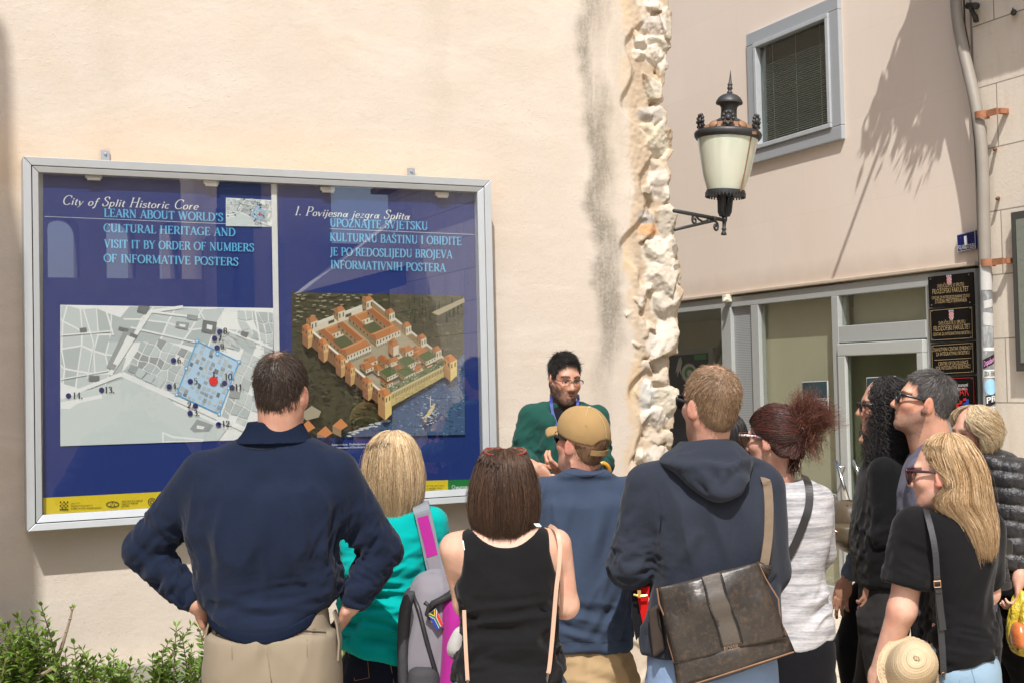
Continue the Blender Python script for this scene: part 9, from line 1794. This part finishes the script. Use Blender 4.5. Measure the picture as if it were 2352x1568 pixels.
# ---------------------------------------------------------------- woman half hidden in front of her, with leggings
def leggings_woman():
 P = Person('woman half hidden beside the curls, black leggings and denim cuff, walking',1985,5.95,(0.36,0.19,0.125)); L = P.L
 P.head(2026,997,.0,.92,88,0,neck=(2040,1075,.02),nr=.045,ears=False,jaw=.9)
 rows = [(1072,2016,2066,.06),(1090,1998,2082,.12),(1130,1984,2090,.165),(1220,1976,2088,.165),(1300,1974,2080,.15),(1370,1970,2080,.15)]; tor = P.loft(rows,2.2); sl,el,wl = L(2010,1120,-.14),L(1985,1240,-.17),L(1948,1322,-.12); sr,er,wr = L(2030,1120,.14),L(2030,1240,.17),L(2010,1330,.14)
 P.body += [tor.prim(-.034),cone(sl,el,.042,.036),cone(el,wl,.036,.024),cone(sr,er,.042,.036),cone(er,wr,.036,.025)]; P.hand(L(1944,1330,-.12),L(1930,1390,-.13) - L(1946,1330,-.12),(.55,.7,.25),.98,(14,22,26,30),(-8,-2,4,9),(.15,.8,.3),flip=-1,res=.0036); P.hand(wr,(-.2,0,-.9),(0,-1,0),.9,flip=-1,res=.008)
 hl,kl,fl = L(1998,1375,-.07),L(1950,1482,-.07),L(1976,1690,-.06); hr,kr,fr = L(2010,1375,.08),L(2022,1500,.08),L(2060,1680,.06); fl[2] = fr[2] = 0.0
 P.body += legs(hl,hr,fl,fr,(.08,.05,.042),kl,kr); P.build_body()
 LG = cloth('black_leggings',(0.006,0.006,0.007),.2,1600,.05,.8,.1); tr = P.loft([(1330,1972,2076,.14),(1390,1966,2078,.15),(1430,1972,2070,.13)],2.2); P.garment('leggings',[tr.prim(0,k=.03)] + legs(hl,hr,fl,fr,(.100,.066,.054),kl,kr),LG,(),.0085)
 DB = cloth('denim_shirt',(0.095,0.125,0.17),.15,1200,.05,.9,.3); P.garment('denim_shirt',[tor.prim(0,k=.03),Prim((-9,)*3,(9,)*3,lambda X,Y,Z: L(2010,1352)[2] - Z + 0*X + 0*Y,'i',.008),cone(sl,el,.06,.05,k=.03),cone(el,wl + (el - wl)*.04,.048,.036),cone(sr,er,.06,.05,k=.03),cone(er,wr,.048,.036)],DB,[fold(L(1955,1300,-.15),(.08,.2,.1),(1,0,-.5),6,26,.006,3)],.0075); P.shoes([(fl,(-1,0,0)),(fr,(-1,0,0))],(0.02,0.02,0.02))
 P.fx = []; long_hair(P,[(940,2018,2050,.03),(952,2004,2066,.07),(985,1996,2076,.09),(1030,2000,2080,.09),(1080,2004,2084,.085)],[(0.012,0.009,0.008),(0.02,0.015,0.012)],900,12,.0016,(230,480),5,basecol=(0.01,0.008,0.007))
 shades(P,BLKP,LENS,x=.060,top=.018,h=.034,yoff=.098,th=.0034)
 m = MB(); m.lathe([(.029,-.004),(.031,0),(.029,.004)],L(1948,1324,-.12),14); m.build('wristband',BLKP,P.t)
 b = own(P,'mini_rucksack','small olive leather rucksack with rose gold zips between the striped top and the curls','rucksack'); OL = plain('olive_leather',(0.085,0.063,0.037),.42,var=.12,vs=25,bump=.35,bs=240); RG = plain('rose_gold',(0.75,0.42,0.32),.25,.9)
 lf = P.loft([(1146,1938,1958,.03,-.13),(1150,1926,1968,.07,-.13),(1165,1914,1980,.105,-.13),(1195,1909,1990,.12,-.13),(1235,1911,1994,.12,-.13),(1258,1926,1990,.10,-.13),(1268,1945,1980,.06,-.13)],2.5); bag = P.garment('bag_body',[lf.prim(0)],OL,(),.0055,parent=b)
 pk = P.loft([(1199,1920,1962,.07,-.18),(1206,1912,1972,.09,-.18),(1232,1910,1976,.095,-.18),(1252,1922,1972,.08,-.18)],2.5); P.garment('pocket',[pk.prim(.004)],OL,(),.0055,parent=b)
 m = MB(); m.tube([L(x,y,-.262) for x,y in ((1912,1217),(1925,1221),(1940,1225),(1953,1225))],.0035,6); m.tube([L(x,y,z_) for x,y,z_ in ((1925,1150,-.12),(1948,1158,-.15),(1956,1175,-.19),(1960,1190,-.22))],.004,6); m.tube([L(1908,1228,-.2),L(1907,1240,-.2)],.003,6); m.build('zip',RG,b,smooth=True)
 m = MB(); pts = [(1935,1148),(1946,1160),(1954,1180),(1958,1210),(1956,1240),(1948,1262)]; m.tube(snap(bag,[L(x,y,-.6) for x,y in pts],.0),.0035,6); m.build('piping',plain('olive_dark',(0.04,0.03,0.018),.5),b,smooth=True)
# ---------------------------------------------------------------- grey haired man
def grey_man():
 P = Person('man with short grey hair, stubble and black sunglasses in violet grey tee',2120,5.25,(0.55,0.30,0.205)); L = P.L
 P.head(2120,926,0,1.06,79,-14,neck=(2150,1020,.01),nr=.060,beard=((0.10,0.075,0.06),.62,0),lips=(0.42,0.18,0.14))
 P.body.append(cone(L(2100,985,.0),L(2118,1030,.02),.035,.05,k=.03))
 rows = [(1008,2120,2180,.06,.0),(1024,2104,2202,.11),(1045,2092,2222,.16),(1080,2078,2240,.19),(1130,2064,2252,.20),(1200,2064,2258,.195),(1290,2072,2262,.185),(1360,2082,2272,.18),(1410,2090,2280,.18)]
 tor = P.loft(rows,2.3); sl,el,wl = L(2130,1085,-.16),L(2140,1240,-.18),L(2150,1380,-.12); sr,er,wr = L(2200,1090,.15),L(2262,1250,.17),L(2262,1375,.08)
 er2 = L(2278,1325,-.12)
 P.body += [tor.prim(-.034),cone(sl,el,.048,.04),cone(el,wl,.04,.03),cone(L(2215,1120,-.05),er2,.05,.042),cone(er2,L(2250,1405,-.20),.040,.030)]; P.hand(wl,(-.1,.2,-.9),(0,1,0),res=.007); P.hand(L(2250,1405,-.20),(-.6,-.2,-.7),(0,1,0),.9,res=.007)
 hl,hr = L(2180,1480,-.09),L(2190,1480,.09); fl,fr = np.array([hl[0] - .05,hl[1],0.]),np.array([hr[0] + .1,hr[1],0.]); P.body += legs(hl,hr,fl,fr,(.085,.055,.045)); P.build_body()
 VT = cloth('violet_grey_slub',(0.085,0.085,0.128),.10,1000,.1,.9,.25,.5,(0.17,0.17,0.22))
 P.garment('tee',[tor.prim(0,k=.03),Prim((-9,)*3,(9,)*3,lambda X,Y,Z: L(2270,1402)[2] - Z + 0*X + 0*Y,'i',.006),cone(sl,sl + (el - sl)*.85,.075,.07,k=.03),cone(L(2215,1120,-.05),L(2215,1120,-.05)*.45 + er2*.55,.068,.062,k=.03),cone(L(2150,1022,.0),L(2146,985,.0),.066,.07,'s',.006)],VT,[fold(L(2090,1150,-.15),(.12,.25,.2),(.4,0,1),3,14,.010,3),fold(L(2090,1250,-.15),(.14,.25,.14),(1,0,.4),4,18,.009,4)],.0075)
 DJ = cloth('black_denim',(0.014,0.014,0.017),.2); tr = P.loft([(1380,2092,2280,.165),(1440,2092,2286,.17),(1530,2100,2280,.17)],2.3); P.garment('jeans',[tr.prim(0)] + legs(hl,hr,fl,fr,(.105,.08,.065)),DJ,[fold(L(2260,1440,-.1),(.1,.3,.1),(1,0,.2),5,20,.008,2)],.010); P.shoes([(fl,(-1,0,0)),(fr,(-1,0,0))])
 cols = [(0.035,0.030,0.028),(0.065,0.058,0.054),(0.16,0.15,0.145),(0.26,0.25,0.245),(0.025,0.020,0.018)]
 def line(q): z = hairline(q,(-.080,-.076,-.05,.0,.010,.024,.060,.082,.094)); return np.where((np.abs(q[...,0]) > .045) & (q[...,1] > .03),z + .012,z)
 short_hair(P,cols,15000,.011,.30,.0007,.004,8,line,top=1.7)
 shades(P,BLKP,LENS,x=.068,top=.022,h=.038,yoff=.103,th=.0052,wrap=.3)
 c = own(P,'camera','black camera with a long zoom lens hanging beside the black tee','camera'); CB = plain('camera_black',(0.012,0.012,0.013),.4,var=.3,bump=.2,bs=200)
 d = L(2300,1345,-.3) - L(2288,1262,-.3); d /= np.linalg.norm(d); q = Vector(d).to_track_quat('Z','Y').to_matrix().to_4x4(); q.translation = Vector(L(2288,1268,-.3)); m = MB()
 m.lathe([(.0,0),(.034,0),(.034,.02),(.036,.022),(.036,.055),(.033,.057),(.033,.062),(.036,.064),(.038,.10),(.034,.102),(.034,.106),(.040,.112),(.040,.140),(.037,.142),(.037,.118),(.0,.118)],(0,0,0),28,0,q); m.build('lens_barrel',CB,c,smooth=True,angle=40)
 P.garment('camera_body',[rbox(L(2285,1256,-.3),(.062,.036,.030),rot_head(20),rad=.012,k=.01),rbox(L(2292,1247,-.33),(.022,.02,.022),rad=.01,k=.012)],CB,(),.005,parent=c)
 m = MB()
 for k_ in (.03,.075,.12): m.lathe([(.0365,k_),(.0372,k_ + .003),(.0365,k_ + .006)],(0,0,0),28,0,q)
 m.build('grip_ring',plain('rubber_grey',(0.05,0.05,0.052),.6),c); strap(P,'strap',[L(2226,1060,-.12),L(2250,1130,-.2),L(2272,1200,-.26),L(2282,1248,-.29)],.02,.003,CB,c)
# ---------------------------------------------------------------- older woman in the quilted jacket
def old_lady():
 P = Person('older woman with curly blond hair in glossy black quilted jacket',2240,5.75,(0.60,0.35,0.26)); L = P.L
 P.head(2236,996,0,.96,108,4,neck=(2252,1070,.02),nr=.05,ears=False,brow=(0.3,0.22,0.14))
 rows = [(1030,2228,2282,.07,.02),(1038,2222,2312,.11),(1056,2226,2348,.15),(1090,2232,2372,.18),(1150,2236,2388,.19),(1220,2240,2392,.19),(1290,2244,2388,.185)]
 tor = P.loft(rows,2.3); lw = P.loft([(1270,2246,2384,.17),(1330,2250,2386,.175),(1385,2256,2384,.165)],2.3); sl,el,wl = L(2330,1090,-.14),L(2372,1230,-.16),L(2340,1330,-.2); sr,er,wr = L(2280,1090,.16),L(2270,1230,.18),L(2240,1320,.16)
 P.body += [tor.prim(-.03),lw.prim(-.02),cone(sl,el,.045,.038),cone(el,wl,.038,.026),cone(sr,er,.045,.038),cone(er,wr,.038,.026)]; P.hand(wl,(-.1,0,-.95),(-.8,.4,0),.92,(40,55,60,60),res=.006); P.hand(wr,(-.2,0,-.9),(0,-1,0),.9,res=.008)
 hl,kl,fl = L(2306,1390,-.06),L(2350,1500,-.08),L(2400,1650,-.1); hr,kr,fr = L(2300,1390,.08),L(2292,1500,.08),L(2296,1660,.08); fl[2] = fr[2] = 0.; P.body += legs(hl,hr,fl,fr,(.085,.055,.045),kl,kr); P.build_body()
 t = NT('glossy_quilt'); Q = t.obj(); t.base(t.mix(t.noise(Q,14,3),(0.010,0.010,0.012),(0.018,0.018,0.021))); t.p(Roughness=.30,Sheen_Weight=.2); b_ = t.bump(t.noise(Q,55,4,.65),.55,.012); QM = t.mat
 zt = L(2300,1040)[2]
 def quilt(V): ph = (V[:,2] - zt + .10*(V[:,0] - L(2300,1040)[0]))/.072; s_ = np.abs(np.sin(np.pi*ph)); a = np.arctan2(V[:,1],V[:,0] - L(2310,1100)[0]); s2 = np.abs(np.sin(a*5.5 + np.floor(ph)*1.3)); return (.017*(s_ ** .55 - .8) + .006*(s2 ** .4 - .9) + .006*(fbm(V*40,3,2) - .5)).astype(np.float32)
 P.garment('quilted_jacket',[tor.prim(.012,k=.03),cone(sl,sl + (el - sl)*.75,.075,.068,k=.03),cone(sr,er,.072,.06,k=.03)],QM,[quilt],.0062)
 P.garment('jacket_collar',[P.loft([(1022,2228,2276,.062,.015),(1034,2222,2292,.078,.015),(1046,2222,2300,.09,.01)],2.2).prim(0)],QM,(),.007); m = MB(); m.tube([L(2246 + 22*math.cos(a),1026 + 3*math.sin(a),.015 + .06*math.sin(a)) for a in np.linspace(math.pi,2*math.pi,12)],.005,6); m.build('collar_trim',plain('dark_red',(0.10,0.008,0.014),.8),P.t)
 P.garment('tunic',[lw.prim(0),Prim((-9,)*3,(9,)*3,lambda X,Y,Z: L(2300,1355)[2] - Z + 0*X + 0*Y,'i',.006)],cloth('black_tunic',(0.010,0.010,0.011)),[fold(L(2310,1330,-.15),(.2,.25,.1),(.3,0,1),3,14,.008,3)],.009)
 tr = P.loft([(1340,2256,2376,.15),(1400,2258,2374,.15),(1440,2266,2364,.13)],2.3); P.garment('trousers',[tr.prim(0,k=.03)] + legs(hl,hr,fl,fr,(.105,.085,.075),kl,kr),cloth('black_trousers',(0.008,0.008,0.009),.25),[fold(L(2320,1470,-.1),(.2,.3,.15),(1,0,-.8),4,14,.010,4)],.009); P.shoes([(fl,(-1,0,0)),(fr,(-1,0,0))])
 cols = [(0.66,0.52,0.31),(0.76,0.63,0.42),(0.50,0.37,0.20),(0.84,0.74,0.55),(0.36,0.26,0.15)]
 long_hair(P,[(932,2220,2248,.02),(938,2204,2264,.06),(952,2192,2278,.09),(975,2196,2287,.105),(1000,2222,2288,.105),(1022,2226,2284,.10),(1040,2232,2274,.08)],cols,6500,20,.0008,(232,500),5,(0,.12),(.5,1.0),.04,basecol=(0.30,0.21,0.11),curl=(.013,48),rj=(.86,1.10),n2=2.0,drift=.5)
 rs = np.random.RandomState(2)
 b = own(P,'plastic_bag','yellow plastic carrier bag beside the striding black trousers at the right edge','plastic bag'); t = NT('yellow_plastic'); Q = t.obj(); t.base(t.mix(t.noise(Q,7,3),(0.62,0.44,0.02),(0.78,0.62,0.08))); t.p(Roughness=.22,Transmission_Weight=.15); t.bump(t.noise(Q,16,4,.6,1.2),.7,.03)
 lf = P.loft([(1350,2334,2342,.02,-.2),(1370,2328,2356,.05,-.2),(1405,2319,2378,.09,-.2),(1450,2312,2392,.10,-.2),(1490,2322,2384,.08,-.2),(1500,2340,2372,.05,-.2)],2.2); bg = P.garment('bag_body',[lf.prim(0)],t.mat,[fold(L(2340,1420,-.3),(.2,.2,.2),(.3,0,1),5,26,.016,3)],.006,parent=b)
 lo = P.loft([(1425,2322,2344,.03,-.26),(1450,2316,2350,.05,-.265),(1480,2318,2352,.05,-.265)],2.2); P.garment('printed_patch',[lo.prim(0)],plain('orange_print',(0.55,0.16,0.05),.3,var=.4,vs=40),(),.008,parent=b)
# ---------------------------------------------------------------- blonde in the black tee
def blonde_woman():
 P = Person('woman with long highlighted blond hair and plum sunglasses in black tee',2170,4.35,(0.62,0.37,0.275)); L = P.L
 P.head(2164,1090,0,1.0,60,2,neck=(2188,1182,.02),nr=.05,jaw=.95,lips=(0.42,0.16,0.14))
 rows = [(1164,2140,2222,.06,.01),(1174,2112,2248,.085),(1190,2092,2266,.105),(1220,2090,2276,.122),(1290,2106,2276,.128),(1360,2116,2262,.120),(1420,2110,2266,.125),(1480,2098,2276,.138),(1540,2100,2280,.145)]
 tor = P.loft(rows,2.3); sl,el,wl = L(2104,1215,-.03),L(2072,1400,-.06),L(2014,1560,.02); sr,er,wr = L(2258,1215,.03),L(2268,1360,.05),L(2230,1430,.2)
 P.body += [tor.prim(-.034),cone(sl,el,.052,.046),cone(el,wl,.048,.030),cone(sr,er,.05,.04),cone(er,wr,.04,.027)]
 P.hand(wl,(.15,.10,-1.),(.8,.2,0),.95,(35,40,45,50),flip=-1); P.hand(wr,(-.5,.8,.2),(-.7,0,-.6),.9,res=.007)
 hl,hr = L(2145,1610),L(2238,1610); fl,fr = np.array([hl[0],0,0.]),np.array([hr[0],.02,0.]); P.body += legs(hl,hr,fl,fr,(.085,.055,.042)); P.build_body(.010)
 BT = cloth('black_cotton',(0.0088,0.0088,0.0096),.25,1300,.10,.88,.25); h0,h1 = L(2124,1526),L(2274,1483); s_ = (h1[2] - h0[2])/(h1[0] - h0[0]); u = (el - sl)/np.linalg.norm(el - sl); cut = L(2090,1344,-.05)
 t1 = [tor.prim(.004,k=.03),Prim((-9,)*3,(9,)*3,lambda X,Y,Z: h0[2] + (X - h0[0])*s_ - Z + 0*Y,'i',.006),cone(L(2186,1172,.01),L(2186,1130,.01),.064,.07,'s',.006),cone(sl,sl + (el - sl)*.72,.080,.082,k=.035),cone(sr,sr + (er - sr)*.72,.075,.068,k=.03)]
 # open sleeve end: cut square across the upper arm
 def slv(X,Y,Z): d = (X - cut[0])*u[0] + (Y - cut[1])*u[1] + (Z - cut[2])*u[2]; r_ = np.sqrt((X - cut[0]) ** 2 + (Y - cut[1]) ** 2); return np.maximum(-d,r_ - .14)
 c2 = cut + u*.08; t1.append(Prim(c2 - .13,c2 + .13,lambda X,Y,Z: np.maximum(-((X - cut[0])*u[0] + (Y - cut[1])*u[1] + (Z - cut[2])*u[2]),X - L(2126,1340)[0]),'s',.004))
 te = P.garment('tee',t1,BT,[fold(L(2200,1470,-.12),(.3,.3,.10),(1,0,-.2),4,22,.014,3),fold(L(2190,1350,-.12),(.2,.3,.2),(.5,0,1),3,11,.014,5),fold(L(2085,1290,-.08),(.1,.2,.1),(1,0,-.5),5,20,.008,6)],.0065)
 LJ = cloth('light_denim',(0.235,0.34,0.44),.12,1200,.05,.9,.25); tr = P.loft([(1470,2102,2276,.13),(1530,2098,2282,.145),(1600,2098,2284,.15),(1680,2106,2276,.13)],2.4,tuck=1500); j = P.garment('jeans',[tr.prim(0,k=.02)] + legs(hl,hr,fl,fr,(.10,.07,.055)),LJ,(),.009); P.shoes([(fl,(0,1,0)),(fr,(0,1,0))],(0.5,0.5,0.5))
 m = MB(); m.tube(snap(j,[L(2235,1510,-.4),L(2232,1540,-.4),L(2240,1568,-.4)],.001),.0018,5); m.tube(snap(j,[L(2206,1520,-.4),L(2204,1568,-.4)],.001),.0014,5); m.build('stitching',plain('denim_stitch',(0.16,0.24,0.33),.9),j)
 cols = [(0.54,0.36,0.18),(0.64,0.46,0.25),(0.76,0.61,0.40),(0.36,0.21,0.09),(0.27,0.15,0.065),(0.70,0.53,0.32)]
 long_hair(P,[(997,2168,2188,.015,.0),(1003,2148,2206,.05),(1022,2127,2226,.085),(1055,2128,2246,.105),(1100,2138,2258,.115),(1150,2132,2266,.12,-.01),(1190,2172,2272,.115,-.03),(1230,2200,2276,.09,-.06),(1280,2226,2272,.06,-.08)],cols,15000,18,.0006,(162,470),7,(0,.07),(.60,1.0),.012,basecol=(0.26,0.15,0.065),rj=(.94,1.02),drift=.3,flip=.4,clump=.05,lo=[(0,162),(.10,164),(.19,172),(.25,200),(.33,224),(.42,226),(.52,200),(.62,200),(1,215)])
 shades(P,plain('plum_frame',(0.045,0.012,0.022),.2),LENS,x=.070,top=.026,h=.048,yoff=.103,th=.0048)
 b = own(P,'shoulder_bag','black pebbled leather strap bag with gold buckle on the black tee','shoulder bag'); BS = plain('pebbled_black',(0.022,0.024,0.027),.42,var=.2,vs=60,bump=.6,bs=260)
 pts = [L(2122,1166,.06),L(2126,1170,-.06),L(2132,1190,-.115),L(2142,1230,-.15),L(2149,1275,-.165),L(2153,1340,-.168),L(2157,1400,-.165),L(2162,1455,-.165),L(2165,1500,-.17),L(2167,1545,-.172)]; strap(P,'strap',pts,.020,.004,BS,b,[(0,-1,.6),(-.1,-1,.1),(-.1,-1,0)])
 strap(P,'strap_end',[L(2155,1350,-.176),L(2160,1400,-.173),L(2166,1446,-.173)],.022,.004,BS,b); GB = plain('buckle_gold',(0.62,0.36,0.2),.25,.9); m = MB(); c = [L(x,y,-.18) for x,y in ((2145,1334),(2160,1333),(2161,1347),(2146,1348))]; m.tube(c + [c[0],c[1]],.0022,6); m.build('buckle',GB,b)
 m = MB(); m.ribbon([L(2149,1357,-.18),L(2163,1356,-.18)],[np.array([0,0,.005])]*2,[np.array([0,.002,0])]*2); m.build('keeper',BS,b); m = MB(); m.lathe([(.006,-.002),(.008,0),(.006,.002),(.006,-.002)],L(2167,1548,-.178),12,0,Matrix.Rotation(R_(90),4,'X')); m.build('ring',GB,b); P.garment('pouch',[rbox(L(2180,1640,-.20),(.12,.035,.085),rad=.02)],BS,(),.01,parent=b)
 # straw hat
 h = own(P,'straw_hat','pale woven straw hat held at the side of the black tee','hat'); t = NT('woven_straw'); Q = t.obj()
 t.p(Roughness=.75); a_ = t.n('VertexColor'); a_.layer_name = 'col'; t.base(t.mix(1.0,a_.outputs[0],t.mix(t.noise(Q,60,3),(0.85,0.83,0.8),(1.1,1.08,1.02)),'MULTIPLY')); HM = t.mat
 c = L(2094,1530,-.16); ax = np.array([-.12,-.86,.42]); ax /= np.linalg.norm(ax); e1_ = np.cross(ax,[0,1,0]); e1_ /= np.linalg.norm(e1_); e2_ = np.cross(ax,e1_)
 prof = [(.0004,.1302),(.010,.130),(.030,.128),(.052,.118),(.070,.100),(.082,.076),(.089,.045),(.093,.010),(.096,-.020),(.101,-.034),(.112,-.042),(.124,-.046),(.134,-.048)]
 pr_ = np.array(prof)*.83; ss = np.linspace(0,len(prof) - 1,86); rr_ = np.interp(ss,np.arange(len(prof)),pr_[:,0]); zz_ = np.interp(ss,np.arange(len(prof)),pr_[:,1]); na = 150; V = []; C = []
 for i,(r_i,z_i) in enumerate(zip(rr_,zz_)):
  for j in range(na):
   a = 2*math.pi*j/na; row = i/3.2; w = .0022*abs(math.sin(math.pi*row)) + .0009*math.sin(a*44 + (int(row) % 2)*math.pi); dent = 1 + .05*math.sin(2*a + .6) + .03*math.sin(3*a)
   V.append(c + ax*(z_i + .010*math.sin(2*a)*(i/86) + (.035*math.sin(a + 1.1) if i > 60 else 0)*(i - 60)/26) + (e1_*math.cos(a) + e2_*math.sin(a))*(r_i*dent + w)); C.append(np.array([0.52,0.41,0.27])*(0.70 + .36*abs(math.sin(math.pi*row)) ** .6))
 F = [(i*na + j,i*na + (j + 1) % na,(i + 1)*na + (j + 1) % na,(i + 1)*na + j) for i in range(85) for j in range(na)]; o = np_mesh('weave',np.array(V),np.array(F),HM,h,True,np.array(C)); s2 = o.modifiers.new('thickness','SOLIDIFY'); s2.thickness = .003
guide(); cap_man(); hoodie_man(); dark_woman(); red_woman(); curly_woman(); leggings_woman(); grey_man(); old_lady(); blonde_woman()
